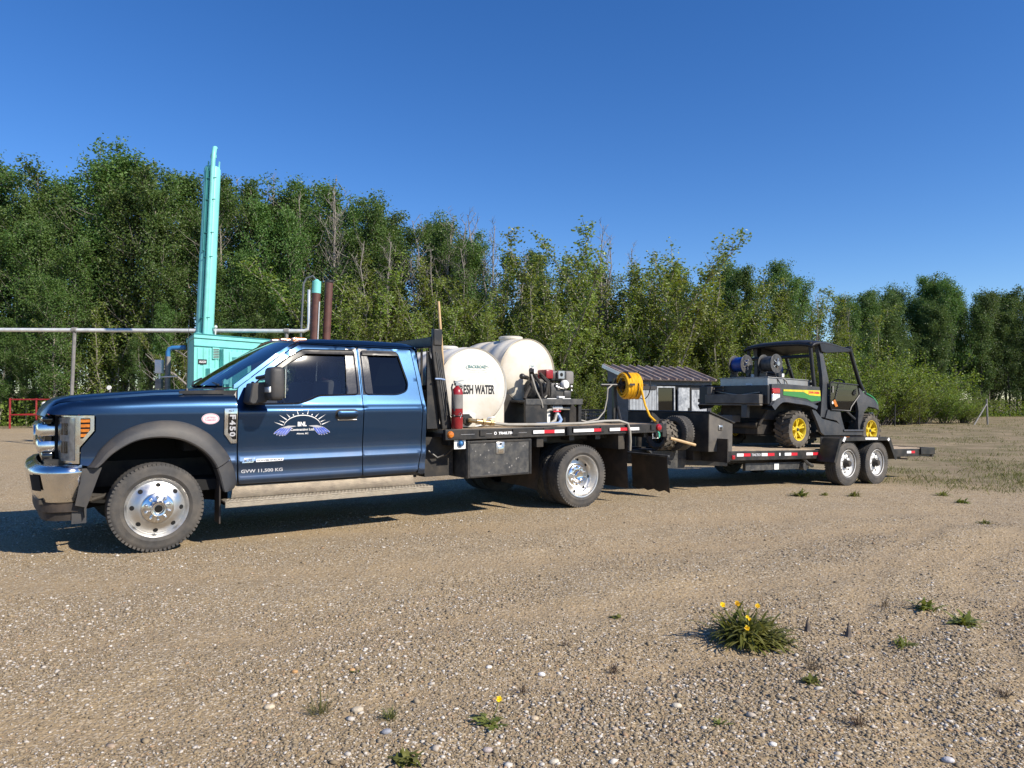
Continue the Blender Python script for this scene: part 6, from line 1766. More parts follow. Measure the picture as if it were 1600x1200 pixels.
MB().box(7.600, 7.625, -1.295, -.62, .45, tz(7.6, .795)).box(7.42, 7.62, -.80, .62, .45, .62).build('front_bulkhead', 'matte_black', tr, .004)
bx_ = MB(); bx_.prism([(7.42, .60), (7.42, 1.178), (7.955, 1.035), (7.955, .60)], -1.10, .62, 'xz')
bx_ = bx_.build('tool_chest', 'trailer_box', tr, .006)
q = math.atan2(-.143, .535)
MB().box(0, .60, -1.125, .645, .004, .024).xform(Matrix.Translation((7.40, 0, 1.183)) @ Matrix.Rotation(-q, 4, 'Y')).build('lid', 'black', bx_, .004)
l_ = MB().bevbox(7.62, 7.71, -1.118, -1.10, .925, 1.0, .008).build('latch', 'steel', bx_)
MB().bevbox(7.64, 7.69, -1.126, -1.116, .935, .975, .006).build('paddle', 'black', l_)
MB().box(7.405, 7.419, -1.10, .62, .60, 1.175).build('shaded_front_panel', 'matte_black', bx_)  # dark sheet on the chest front: its shade put into the colour
# side marker, tapes, plate
for sg in (-1, 1):
    y = sg * 1.042
    for a, b, m_ in ((8.14, 8.30, 'tape_white'), (8.302, 8.47, 'tape_red'), (8.75, 8.90, 'tape_white'), (8.902, 9.08, 'tape_red'), (9.205, 9.24, 'tape_white'), (9.355, 9.53, 'tape_white'), (9.532, 9.70, 'tape_red'), (9.955, 10.14, 'tape_white'), (10.142, 10.32, 'tape_red'), (13.26, 13.42, 'tape_white'), (13.422, 13.566, 'tape_red')):
        MB().box(a, b, y - .002, y + .002, .518, .565).build('reflective_tape', m_, tr)
    MB().bevbox(8.02, 8.09, y - .012, y + .012, .475, .54, .008).build('marker_lamp', 'red', tr)
    if sg < 0: lettering(MB(), 'TRAILTECH', 8.50, 8.73, .520, .562, lambda x, z: (x, -1.0425, z), .05).build('maker_lettering', 'grey_print', tr)
    MB().box(8.5, 10.2, sg * .90 - .03, sg * .90 + .03, .28, .40).prism([(8.6, .28), (9.1, .40), (9.1, .28)], sg * .93 - .003, sg * .93 + .003, 'xz').build('skid_rail', 'toolbox', tr, .004)
MB().box(9.22, 9.34, -.945, -.935, .285, .385).build('number_plate', 'label', tr)
MB().tube([(9.9, -.98, .50), (10.05, -1.0, .38), (10.2, -1.0, .33)], .03, 6).cyl((10.0, -1.0, .33), (10.0, -.80, .33), .07, n=12).build('ratchet', 'toolbox', tr)
# fenders over the tandem wheels
for sg in (-1, 1):
    FPo = [(10.24, .42), (10.40, .80), (10.46, .835), (11.95, .845), (12.02, .83), (12.26, .45)]
    rows = []
    for yv in ((1.05, 1.375) if sg > 0 else (-1.375, -1.05)):
        pass
    out_, inn_ = sg * 1.375, sg * 1.05
    mb = MB()
    n_ = len(FPo)
    mb.grid([[(x, out_, z) for x, z in FPo], [(x, inn_, z) for x, z in FPo]], False)
    mb.grid([[(x, inn_, z - .006) for x, z in FPo], [(x, out_, z - .006) for x, z in FPo]], False)
    LIP = [(10.30, .40), (10.445, .745), (10.49, .775), (11.92, .785), (11.965, .765), (12.19, .43)]
    mb.grid([[(x, out_, z) for x, z in FPo], [(x, out_, z) for x, z in LIP]], False)
    mb.grid([[(x, out_ - sg * .006, z) for x, z in LIP], [(x, out_ - sg * .006, z) for x, z in FPo]], False)
    f_ = mb.build('fender', 'black', tr)
    MB().box(10.56, 10.68, min(out_ - sg * .1, out_ + sg * .006), max(out_ - sg * .1, out_ + sg * .006), .842, .848).build('fender_lamp', 'amber', f_)
    MB().box(11.18, 11.58, min(out_, out_ + sg * .006), max(out_, out_ + sg * .006), .80, .835).build('fender_decal', 'white_print', f_)
    tp = MB(); tp.prism([(10.47, .775), (10.53, .85), (10.585, .835), (10.525, .755)], out_ + sg * .001, out_ + sg * .006, 'xz'); tp.build('tape_patch', 'tape_white', f_)
    MB().prism([(11.90, .80), (11.96, .84), (11.99, .80), (11.95, .77)], out_ + sg * .001, out_ + sg * .006, 'xz').build('tape_patch', 'tape_white', f_)
    MB().box(10.35, 12.15, min(sg * 1.04, sg * 1.05), max(sg * 1.04, sg * 1.05), .45, .83).build('fender_side', 'black', f_)
ax = MB()
for x in (10.745, 11.665): ax.cyl((x, -1.1, .385), (x, 1.1, .385), .05, n=10)
for sg in (-1, 1): ax.box(10.2, 12.2, sg * .80 - .04, sg * .80 + .04, .40, .47)
ax.build('axle', 'under', tr)
tt = tyre_mb(.383, .23, .222, 4, 60, .004).mesh('tyre', 'tyre')
w_ = MB(); w_.lathe([(.205, .20), (.208, .05), (.215, .025), (.232, .008), (.238, .014), (.228, .034)], n=48)
w_.lathe([(.210, .050), (.195, .078), (.178, .088), (.150, .072), (.110, .066), (.085, .064), (.080, .070)], n=48)
wmesh = w_.mesh('wheel', 'white')
hm = MB().lathe([(0, 0), (.016, 0), (.019, .008)], (0, 0, 0), 'y', 12).mesh('hand_hole', 'hole')
hb = MB().lathe([(.082, .066), (.070, .060), (.060, .045), (.056, -.012), (.044, -.026), (0, -.030)], n=24).mesh('hub', 'under')
ln = MB().lathe([(0, .048), (.010, .050), (.012, .066)], n=6).mesh('lug_nut', 'steel')
for x in (10.745, 11.665):
    for sg in (-1, 1):
        wv = place_part('trailer_wheel', wmesh, tr, (x - 8, sg * 1.335, .383), (0, .4 * x, 0) if sg < 0 else (0, .4 * x, math.pi))
        for nme, m_ in (('tyre', tt), ('hub', hb)): place_part(nme, m_, wv, (0, 0, 0))
        hand_holes(wv, hm, 8, .150, .0675, .5)
        for k in range(8):
            a = 2 * math.pi * k / 8
            place_part('lug_nut', ln, wv, (.105 * math.cos(a), 0, .105 * math.sin(a)))

# spare tyres standing on the tongue
sp = tyre_mb(.262, .20, .16, 5, 40, .004).xform(Matrix.Rotation(-math.pi / 2, 4, 'Z'))
sp.v = [(x + 7.02, y - .75, z + tz(7.1, .875)) for x, y, z in sp.v]
sp.single('spare_tyre', 'tyre', 'smooth ribbed spare tyre standing against the trailer tool chest', 'tyre', (7.1, -.75, .62), TRL)
def lug_tyre(r, w, rim_r, n, lh=.022):
    mb = MB(); mb.lathe([(rim_r, .03), (rim_r + .02, .012), (r * .80, .0), (r * .92, .012), (r - lh, .05), (r - lh, w - .05), (r * .92, w - .012), (r * .80, w), (rim_r + .02, w - .012), (rim_r, w - .03)], n=40)
    for k in range(n):
        for side in (0, 1):
            a = 2 * math.pi * (k + .5 * side) / n; rot = Matrix.Rotation(-a, 4, 'Y')
            ya, yb = (.018, w * .54) if side == 0 else (w * .46, w - .018)
            sk = .055
            q = MB()
            hw = math.pi * r / n * .40
            for (y0, x0), (y1, x1) in ((((ya, sk if side == 0 else -.0), (yb, 0 if side == 0 else sk))),):
                vs = []
                for rr_ in (r - lh - .012, r):
                    vs += [(x0 - hw, y0, rr_ - (.018 if rr_ == r and side == 0 else 0)), (x0 + hw, y0, rr_ - (.018 if rr_ == r and side == 0 else 0)), (x1 + hw, y1, rr_ - (.018 if rr_ == r and side == 1 else 0)), (x1 - hw, y1, rr_ - (.018 if rr_ == r and side == 1 else 0))]
                q.add(vs, [(0, 1, 2, 3), (4, 7, 6, 5), (0, 4, 5, 1), (1, 5, 6, 2), (2, 6, 7, 3), (3, 7, 4, 0)], False)
            q.xform(rot); mb.add(q.v, q.f, False)
            # shoulder knob
            y0, y1 = (-.004, .05) if side == 0 else (w - .05, w + .004)
            q = MB().prism([(-hw + sk, r * .86), (hw + sk, r * .86), (hw + sk, r - .016), (-hw + sk, r - .016)], y0, y1, 'xz').xform(rot); mb.add(q.v, q.f, False)
    return mb
kt = lug_tyre(.235, .24, .13, 16).xform(Matrix.Rotation(-math.pi / 2, 4, 'Z'))
kt.v = [(x + 6.76, y - .66, z + tz(6.9, .85)) for x, y, z in kt.v]
kt.single('spare_tyre', 'mud_tyre', 'knobbly off road spare tyre standing in front of the smooth one', 'tyre', (6.88, -.66, .62), TRL)
MB().tube([(6.72, -.98, tz(6.72, .82)), (7.22, -1.01, tz(7.22, .705))], .022, 8).single('wooden_stake', 'wood', 'short broken wooden stick poking out beside the spare tyres', 'stick', (6.72, -.98, .8), TRL)

# ================================================================== UTILITY VEHICLE ON THE TRAILER
uv = thing('utility_vehicle', 'black and green utility buggy with yellow wheels strapped on the trailer', 'buggy', (11.2, 0, .616), TRL)
def T(poly): return [(x, tz(x, z)) for x, z in poly]
def ub(mb_near, name, mats, parent=None, bevel=0.0):
    a = mb_near.build(name, mats, parent or uv, bevel); b = mb_near.mirror_y().build(name, mats, parent or uv, bevel); return a, b
def bent(poly, y, thick=.03, step=.06, bulge=0.0, hz=1.2, mb=None, holes=()):
    return panel(T(poly), lambda x, z: (x, y - bulge * max(0, 1 - ((z - hz) / .25) ** 2), z), [T(h) for h in holes], step, thick, mb=mb)
# chassis mass
MB().box(9.55, 12.45, -.36, .36, .84, 1.10).box(9.60, 10.7, -.46, .46, 1.10, 1.40).box(10.8, 12.2, -.66, .66, .80, .90).tube([(9.5, -.4, 1.0), (9.5, .4, 1.0)], .05, 8).tube([(9.5, -.42, 1.0), (9.7, -.5, 1.38)], .03, 6).tube([(9.5, .42, 1.0), (9.7, .5, 1.38)], .03, 6).build('chassis', 'matte_black', uv, .01)
for x in (10.12, 12.44):
    MB().tube([(x, -.55, .945), (x, .55, .945)], .04, 8).tube([(x - .2, -.3, .90), (x, -.62, .93)], .025, 6).tube([(x - .2, .3, .90), (x, .62, .93)], .025, 6).tube([(x + .1, -.42, 1.3), (x, -.55, .98)], .03, 8).tube([(x + .1, .42, 1.3), (x, .55, .98)], .03, 8).build('suspension', 'under', uv)
# wheels
ut = lug_tyre(.330, .30, .185, 18, .026).mesh('tyre', 'mud_tyre')
rw_ = MB(); rw_.lathe([(.155, .24), (.168, .06), (.178, .03), (.188, .012), (.196, .010), (.196, .022), (.184, .035)], n=44)
rw_.lathe([(.166, .075), (.160, .235), (.0, .235)], n=36)
rw_.cur = 0
for k in range(5):
    for s in (-1, 1):
        a = 2 * math.pi * k / 5 + s * .17
        ca, sa = math.cos(a), math.sin(a)
        p0 = Vector((.045 * math.cos(2 * math.pi * k / 5), .055, .045 * math.sin(2 * math.pi * k / 5))); p1 = Vector((.174 * ca, .028, .174 * sa))
        t_ = Vector((-sa, 0, ca)) * .013
        vs = [p0 - t_, p0 + t_, p1 + t_, p1 - t_]
        vs = vs + [v + Vector((0, .03, 0)) for v in vs]
        rw_.add(vs, [(0, 1, 2, 3), (4, 7, 6, 5), (0, 4, 5, 1), (1, 5, 6, 2), (2, 6, 7, 3), (3, 7, 4, 0)], False)
rw_.lathe([(0, .045), (.05, .045), (.060, .055), (.060, .10)], n=20)
urim = rw_.mesh('wheel', 'utv_yellow')
uh = MB().lathe([(0, .028), (.026, .030), (.030, .045)], n=16).mesh('hub_cap', 'toolbox')
for x in (10.125, 12.44):
    for sg in (-1, 1):
        wv = place_part('buggy_wheel', urim, uv, (x - 11.2, sg * .80, .328), (0, .7 * x, 0) if sg < 0 else (0, .7 * x, math.pi))
        place_part('tyre', ut, wv, (0, 0, 0)); place_part('hub_cap', uh, wv, (0, 0, 0))
# cargo bed
BED = [(9.39, 1.640), (9.70, 1.645), (10.77, 1.600), (10.815, 1.345), (10.57, 1.285), (10.01, 1.37), (9.58, 1.40), (9.34, 1.27), (9.375, 1.34)]
bs = [bent(BED, -.755, .06).build('bed_side', 'utv_grey', uv, .008), bent(BED, -.755, .06).mirror_y().build('bed_side', 'utv_grey', uv, .008)]
gp = bent([(9.695, 1.555), (10.775, 1.540), (10.80, 1.355), (10.52, 1.340), (10.36, 1.392), (9.695, 1.452)], -.762, .008).build('green_decal', 'utv_green', bs[0])
bent([(9.700, 1.550), (10.770, 1.536), (10.785, 1.435), (10.46, 1.452), (10.27, 1.508), (9.700, 1.520)], -.7655, .003).build('yellow_stripe', 'utv_yellow', gp)
lettering(MB(), 'JOHN DEERE', 10.415, 10.745, tz(10.6, 1.465), tz(10.6, 1.518), lambda x, z: (x, -.7672, z), .05).build('maker_lettering', 'tape_red', gp)
fl_in = [(9.40, 1.20), (9.62, 1.33), (10.00, 1.305), (10.35, 1.27), (10.60, 1.20)]
fl_out = [(9.335, 1.285), (9.58, 1.415), (10.01, 1.385), (10.40, 1.335), (10.66, 1.27)]
rows = []
for a, b in zip(smooth_curve(T(fl_out), 20), smooth_curve(T(fl_in), 20)):
    rows.append([(a.x, -.755, a.y), (a.x, -.80, a.y - .01), (b.x, -.815, b.y), (b.x, -.80, b.y - .01), (b.x, -.52, b.y + .02)])
ub(MB().grid(rows), 'rear_fender', 'utv_grey')
for sg in (-1, 1):
    a, b = sorted((sg * .775, sg * .66))
    tl = MB().prism(T([(9.385, 1.475), (9.60, 1.475), (9.60, 1.572), (9.385, 1.572)]), a, b, 'xz').build('tail_lamp', 'red', uv, .015)
    MB().prism(T([(9.380, 1.345), (9.60, 1.368), (9.60, 1.474), (9.385, 1.474)]), a, b, 'xz').build('reverse_lamp', 'clear_lens', tl, .015)
tgz = tz(9.3, 0)
MB().box(9.30, 9.36, -.74, .74, 1.30 + tgz, 1.62 + tgz).box(9.36, 10.7, -.70, .70, 1.40 + tgz, 1.44 + tgz).build('tailgate', 'utv_black', uv, .008)
MB().box(9.18, 9.30, -.66, .50, 1.305 + tgz, 1.46 + tgz).box(9.18, 9.30, .36, .46, 1.46 + tgz, 1.60 + tgz).box(9.20, 9.28, -.66, .66, 1.27 + tgz, 1.30 + tgz).build('rear_rack', 'trailer_box', uv, .008)
MB().box(9.20, 9.28, -.40, -.28, 1.06 + tgz, 1.30 + tgz).box(9.16, 9.40, -.12, .12, .98 + tgz, 1.10 + tgz).build('tow_mount', 'utv_grey', uv, .01)
MB().tube([(9.29, .50, 1.56 + tgz), (9.27, .2, 1.50 + tgz), (9.26, -.20, 1.452 + tgz), (9.27, -.60, 1.50 + tgz)], .008, 6).build('wire', 'grey_hose', uv)
MB().tube([(9.25, .46, 1.60 + tgz), (9.25, .15, 1.60 + tgz)], .014, 6).tube([(9.25, .46, 1.54 + tgz), (9.25, .15, 1.54 + tgz)], .014, 6).build('rack_rail', 'utv_black', uv)
# cab: frame, roof, doors
ROOF = [(10.55, 2.405), (10.62, 2.445), (10.80, 2.478), (11.10, 2.470), (11.45, 2.430), (11.75, 2.385), (11.84, 2.345)]
rows = []
for x, z in smooth_curve(T(ROOF), 14):
    rows.append([(x, y * .74, z - .050 * abs(y) ** 6 - .018 * y * y) for y in (-1.0, -.985, -.95, -.88, -.6, -.3, 0, .3, .6, .88, .95, .985, 1.0)])
rf = MB().grid(rows).build('roof', 'utv_black', uv)
m_ = rf.modifiers.new('thickness', 'SOLIDIFY'); m_.thickness = .05; m_.offset = -1.0
BP_ = [(10.79, 2.43), (10.935, 2.41), (10.965, 2.15), (11.085, 1.685), (11.045, 1.05), (10.84, 1.06), (10.895, 1.65), (10.85, 2.15)]
ub(panel(T(BP_), lambda x, z: (x, -.735 + .06 * max(0, (z - 1.9) / .7), z), (), .07, .07), 'roll_post', 'utv_grey')
ub(MB().tube([(x, -.70 + .0 * i, tz(x, z)) for i, (x, z) in enumerate(((11.80, 2.36), (11.93, 2.10), (12.15, 1.70), (12.33, 1.48)))], [.035, .035, .038, .045], 10), 'front_post', 'utv_black')
ub(MB().tube([(10.60, -.66, tz(10.6, 2.41)), (10.66, -.67, tz(10.66, 2.0)), (10.72, -.69, tz(10.72, 1.55))], .034, 10), 'rear_post', 'utv_black')
MB().tube([(10.62, -.67, tz(10.6, 2.16)), (10.62, .67, tz(10.6, 2.16))], .03, 8).tube([(10.70, -.68, tz(10.7, 1.66)), (10.70, .68, tz(10.7, 1.66))], .03, 8).tube([(11.82, -.69, tz(11.8, 2.34)), (11.82, .69, tz(11.8, 2.34))], .035, 8).build('cross_tube', 'utv_black', uv)
ub(MB().prism(T([(10.80, 2.40), (10.96, 2.395), (11.81, 2.33), (11.80, 2.27), (11.0, 2.22), (10.86, 2.24)]), -.73, -.69, 'xz'), 'roof_side', 'utv_black', None, .01)
DR = [(11.055, 1.690), (11.965, 1.645), (12.02, 1.46), (11.745, 1.235), (11.70, 1.16), (11.10, 1.19), (11.06, 1.30)]
for m__ in (bent(DR, -.775, .012), bent(DR, -.775, .012).mirror_y()):
    dd = m__.build('door_panel', 'smoked', uv)
    sgn = -1 if m__.v[0][1] < 0 else 1
    P_ = T(DR); MB().tube([(x, sgn * .780, z) for x, z in P_ + P_[:1]], .014, 6).build('door_frame', 'utv_black', dd)
    if sgn < 0:
        MB().tube([(11.20, -.784, tz(11.2, 1.33)), (11.26, -.784, tz(11.26, 1.50)), (11.32, -.784, tz(11.3, 1.66))], .007, 5).build('strap', 'utv_grey', dd)
        MB().prism(T([(11.12, 1.62), (11.15, 1.62), (11.15, 1.50), (11.12, 1.50)]), -.79, -.785, 'xz').build('tab', 'post', dd)
        lb_ = MB().prism(T([(11.13, 1.34), (11.20, 1.38), (11.30, 1.25), (11.22, 1.24)]), -.79, -.785, 'xz').build('warning_label', 'amber', dd)
        MB().lathe([(.0, -.004), (.028, -.004), (.028, .0)], (11.13, -.786, tz(11.1, 1.32)), 'y', 12).build('latch', 'label', dd)
        MB().prism(T([(11.78, 1.49), (11.87, 1.57), (11.89, 1.49), (11.83, 1.44)]), -.792, -.784, 'xz').build('handle_hole', 'hole', dd)
SEATB = [(11.02, 1.19), (11.42, 1.165), (11.44, 1.07), (11.56, .83), (11.46, .80), (11.40, .92), (11.30, .99), (10.95, 1.04)]
ub(bent(SEATB, -.765, .04), 'seat_base', 'utv_grey')
ROCK = [(10.50, 1.20), (10.60, 1.185), (10.80, 1.03), (11.25, .955), (11.40, .90), (11.45, .80), (12.10, .79), (12.12, .70), (10.87, .735), (10.76, .79)]
ub(bent(ROCK, -.785, .05, .06, .015, 1.0), 'rocker_panel', 'utv_grey')
ub(MB().tube([(11.46, -.80, tz(11.5, .80)), (12.12, -.80, tz(12.1, .785))], .022, 8), 'step_rail', 'utv_grey')
FF = [(12.03, 1.60), (12.11, 1.58), (12.28, 1.47), (12.60, 1.37), (12.72, 1.26), (12.74, 1.17), (12.60, 1.215), (12.36, 1.24), (12.22, 1.13), (12.16, .80), (12.06, .80), (12.03, 1.15), (11.98, 1.30), (11.93, 1.44)]
ub(bent(FF, -.745, .06, .06, .02, 1.4), 'front_fender', 'utv_grey', None, .01)
ub(MB().tube([(11.70, -.70, tz(11.7, 1.165)), (11.98, -.72, tz(12, 1.0))], .02, 6), 'door_brace', 'utv_grey')
rows = []
for x, z in smooth_curve(T([(12.24, 1.590), (12.40, 1.550), (12.60, 1.480), (12.74, 1.38), (12.80, 1.24)]), 10):
    rows.append([(x, y * .735, z - .06 * abs(y) ** 3) for y in (-1, -.9, -.6, -.3, 0, .3, .6, .9, 1)])
hd = MB().grid(rows).build('hood', 'utv_green', uv); m_ = hd.modifiers.new('thickness', 'SOLIDIFY'); m_.thickness = .03; m_.offset = -1
MB().box(12.68, 12.86, -.60, .60, .85, 1.30).build('front_bumper', 'utv_black', uv, .02)
MB().bevbox(10.92, 11.40, -.64, .64, 1.12, 1.30, .05).bevbox(10.86, 10.99, -.64, .64, 1.28, 1.66, .05).build('seat', 'seat', uv)
MB().bevbox(12.05, 12.25, -.66, .66, 1.30, 1.62, .05).build('dashboard', 'utv_black', uv)
MB().lathe([(.155, 0), (.17, .013), (.185, 0), (.17, -.013), (.155, 0)], (0, 0, 0), 'x', 22).box(-.01, .01, -.16, .16, -.015, .015).xform(Matrix.Translation((11.93, -.36, tz(11.9, 1.62))) @ Matrix.Rotation(R(30), 4, 'Y')).build('steering_wheel', 'utv_black', uv)
for pts in ([(11.92, .66, tz(12, 1.99)), (11.98, .86, tz(12, 2.0))],):
    MB().tube(pts, .012, 6).tube([(11.95 + .02 * math.cos(a), .90 + .09 * math.cos(a), tz(12, 1.97) + .10 * math.sin(a)) for a in np.linspace(0, 2 * math.pi, 17)], .010, 6).build('mirror', 'utv_black', uv)
# load in the bed
bxx = thing('steel_spray_box', 'low brushed steel box filling the buggy bed under the reels', 'box', (10.1, 0, 1.5), TRL)
b_ = MB().box(9.475, 10.76, -.61, .40, 1.445 + tz(9.5, 0), 1.752 + tz(9.5, 0)).build('box', 'steel_box', bxx, .006)
MB().box(9.470, 9.474, -.30, -.16, 1.52 + tz(9.5, 0), 1.66 + tz(9.5, 0)).build('faded_label', 'label', b_)
for zz in (1.56, 1.59, 1.62): MB().box(9.4685, 9.4695, -.28, -.18, zz + tz(9.5, 0), zz + .008 + tz(9.5, 0)).build('label_line', 'post', b_)
MB().box(9.46, 10.775, -.625, .415, 1.752 + tz(9.5, 0), 1.766 + tz(9.5, 0)).build('lid', 'steel_box', b_, .003)
MB().tube([(9.66, -.45, 1.80 + tz(9.6, 0)), (9.72, -.60, 1.78 + tz(9.6, 0)), (9.78, -.64, 1.66 + tz(9.6, 0)), (9.80, -.66, 1.60 + tz(9.6, 0))], .012, 6).tube([(9.75, -.40, 1.84 + tz(9.6, 0)), (9.88, -.58, 1.80 + tz(9.6, 0)), (9.96, -.64, 1.70 + tz(9.6, 0)), (9.97, -.67, 1.60 + tz(9.6, 0))], .012, 6).build('spray_hose', 'black', bxx)
def hose_reel(cx_, cy_, label, m_):
    z0 = tz(cx_, 1.752) + .016; zc_ = z0 + .235
    t = thing('hose_reel', label, 'hose reel', (cx_, cy_, z0), TRL)
    MB().lathe([(.06, -.12), (.125, -.12), (.13, -.10), (.128, -.07), (.134, -.04), (.130, -.01), (.135, .03), (.130, .06), (.133, .10), (.125, .12), (.06, .12)], (cx_, cy_, zc_), 'y', 30).build('wound_hose', m_, t)
    for yy in (-.13, .125):
        MB().lathe([(.075, 0), (.165, 0), (.17, .004), (.165, .008), (.075, .008), (.075, 0)], (cx_, cy_ + yy, zc_), 'y', 30).build('flange', 'toolbox', t)
    for k in range(5):
        a = 2 * math.pi * k / 5
        MB().tube([(cx_, cy_ - .14, zc_), (cx_ + .10 * math.cos(a), cy_ - .13, zc_ + .10 * math.sin(a))], .011, 5).build('spoke', 'steel', t)
    MB().lathe([(0, -.17), (.04, -.17), (.05, -.14), (.05, -.12)], (cx_, cy_, zc_), 'y', 16).build('hub', 'steel', t)
    MB().prism([(cx_ - .12, z0), (cx_ + .12, z0), (cx_ + .03, zc_ + .02), (cx_ - .03, zc_ + .02)], cy_ + .135, cy_ + .15, 'xz').box(cx_ - .10, cx_ + .10, cy_ - .16, cy_ + .15, z0 + .001, z0 + .018).box(cx_ - .04, cx_ + .02, cy_ - .20, cy_ - .15, z0 + .001, z0 + .07).build('bracket', 'black', t)
    MB().box(cx_ + .03, cx_ + .09, cy_ - .22, cy_ - .16, z0 + .001, z0 + .06).build('guide', 'label', t)
    return t
hose_reel(9.60, .05, 'hose reel wound with bright blue hose on the steel box in the buggy bed', 'blue_reel')
hose_reel(9.80, -.42, 'hose reel wound with dark grey hose on the steel box in the buggy bed', 'toolbox')
zz = tz(10.4, 1.752) + .016
p = thing('spray_pump', 'black pump and fittings on the steel box behind the buggy cab', 'pump', (10.4, -.05, zz), TRL)
MB().bevbox(10.22, 10.48, -.22, .05, zz + .001, zz + .13, .02).bevbox(10.26, 10.40, -.18, 0, zz + .13, zz + .21, .02).build('motor', 'utv_black', p)
MB().cyl((10.52, -.10, zz + .001), (10.52, -.10, zz + .20), .06).ball((10.52, -.10, zz + .21), .055).build('accumulator', 'blue_reel', p)
MB().tube([(10.56, -.1, zz + .05), (10.66, -.15, zz + .09), (10.68, -.18, zz + .22), (10.62, -.2, zz + .25)], .014, 6).tube([(10.30, .02, zz + .10), (10.30, .10, zz + .24), (10.45, .14, zz + .22), (10.6, .1, zz + .05)], .012, 6).build('hose', 'black', p)
MB().bevbox(10.60, 10.70, -.02, .12, zz + .001, zz + .18, .015).build('filter_bowl', 'toolbox', p)

# ================================================================== WEEDS AND LOOSE STONES
def strip_leaf(p0, az, L, w, lift, curl, rng, serr=0.0, n=6):
    V = []
    for i in range(n + 1):
        t = i / n
        r = L * t * math.cos(lift * (1 - curl * t)); z = L * t * math.sin(lift * (1 - curl * t * 1.2))
        ww = w * math.sin(math.pi * min(1, .12 + t * .86)) * (1 + serr * (1 if i % 2 else -1))
        c = np.array(p0) + np.array((math.cos(az) * r, math.sin(az) * r, z))
        s = np.array((-math.sin(az), math.cos(az), 0)) * ww
        V += [c - s + (0, 0, ww * .3), c + s + (0, 0, ww * .3)]
    return V
def rosette(x, y, n, L, w, lift, rng, serr=.35, spread=.03):
    V, Fq = [], []
    for k in range(n):
        az = rng.rand() * 6.283; p0 = (rng.normal() * spread, rng.normal() * spread, -.005)
        v = strip_leaf(p0, az, L * (.55 + .6 * rng.rand()), w * (.7 + .6 * rng.rand()), lift[0] + (lift[1] - lift[0]) * rng.rand(), .2 + .7 * rng.rand(), rng, serr)
        b = len(V); V += v
        for i in range(len(v) // 2 - 1): Fq.append((b + 2 * i, b + 2 * i + 1, b + 2 * i + 3, b + 2 * i + 2))
    return np.array(V), np.array(Fq)
def weed(name, label, cat, x, y, me, group=None):
    o = bpy.data.objects.new(name, me); COL.objects.link(o)
    o.location = (x, y, gz(x, y)); o['label'] = label; o['category'] = cat
    if group: o['group'] = group
    return o
rw = np.random.RandomState(12)
def flower(t, p, r, lean=0.0):
    mb = MB()
    for k in range(22):
        a = 2 * math.pi * k / 22 + rw.rand() * .2; rr = r * (.75 + .35 * rw.rand()); h = .25 * r * (1 + rw.rand())
        c, s = math.cos(a), math.sin(a); u = Vector((c, s, 0)); w = Vector((-s, c, 0)) * r * .17
        b = Vector((0, 0, 0)); e = u * rr + Vector((0, 0, h))
        mb.add([b - w * .4, b + w * .4, e + w, e - w], [(0, 1, 2, 3)])
    for k in range(14):
        a = rw.rand() * 6.283; rr = r * .55 * rw.rand(); u = Vector((math.cos(a), math.sin(a), 0)); w = Vector((-u.y, u.x, 0)) * r * .14
        mb.add([u * rr - w, u * rr + w, u * (rr + r * .25) + w + Vector((0, 0, r * .45)), u * (rr + r * .25) - w + Vector((0, 0, r * .45))], [(0, 1, 2, 3)])
    mb.xform(Matrix.Translation(p) @ Matrix.Rotation(R(50), 4, 'X') @ Matrix.Rotation(lean, 4, 'Y'))
    return mb.build('flower', 'petal', t)
# the big dandelion clump
dx, dy = 1.36, 4.20
t = thing('dandelion', 'large flowering dandelion clump alone on the gravel at right', 'plant', (dx, dy, gz(dx, dy)))
BASE[t.name] = Vector((0, 0, 0))
V1, F1 = rosette(0, 0, 400, .225, .0082, (.50, 1.50), rw, .55, .050)
V2, F2 = rosette(0, 0, 190, .160, .0085, (.05, .70), rw, .55, .055)
V2 = V2 + np.array((.06, -.02, 0))
o = bpy.data.objects.new('leaves', np_mesh('leaves', np.concatenate([V1, V2]), np.concatenate([F1, F2 + len(V1)]), 'leaf_weed')); COL.objects.link(o); o.parent = t
for (fx_, fy_, fz_), r_ in (((-.150, -.02, .205), .016), ((-.068, -.02, .212), .017), ((.050, -.02, .198), .015), ((-.035, -.10, .160), .010), ((-.022, -.10, .146), .010), ((-.050, -.14, .110), .015)):
    MB().tube([(fx_ * .2, fy_ * .2, 0), (fx_ * .7, fy_ * .8, fz_ * .6), (fx_, fy_, fz_)], .0028, 5).build('stem', 'leaf_weed', t)
    flower(t, (fx_, fy_, fz_), r_)
# second, small dandelion
t = thing('dandelion', 'small dandelion with a single yellow flower near the bottom edge', 'plant', (-.10, 3.11, gz(-.10, 3.11)))
BASE[t.name] = Vector((0, 0, 0))
V1, F1 = rosette(0, 0, 34, .085, .010, (.15, .95), rw, .4, .02)
o = bpy.data.objects.new('leaves', np_mesh('leaves', V1, F1, 'leaf_weed')); COL.objects.link(o); o.parent = t
MB().tube([(0, 0, 0), (.03, 0, .05), (.045, .01, .10)], .002, 5).build('stem', 'leaf_weed', t)
flower(t, (.045, .005, .103), .013)
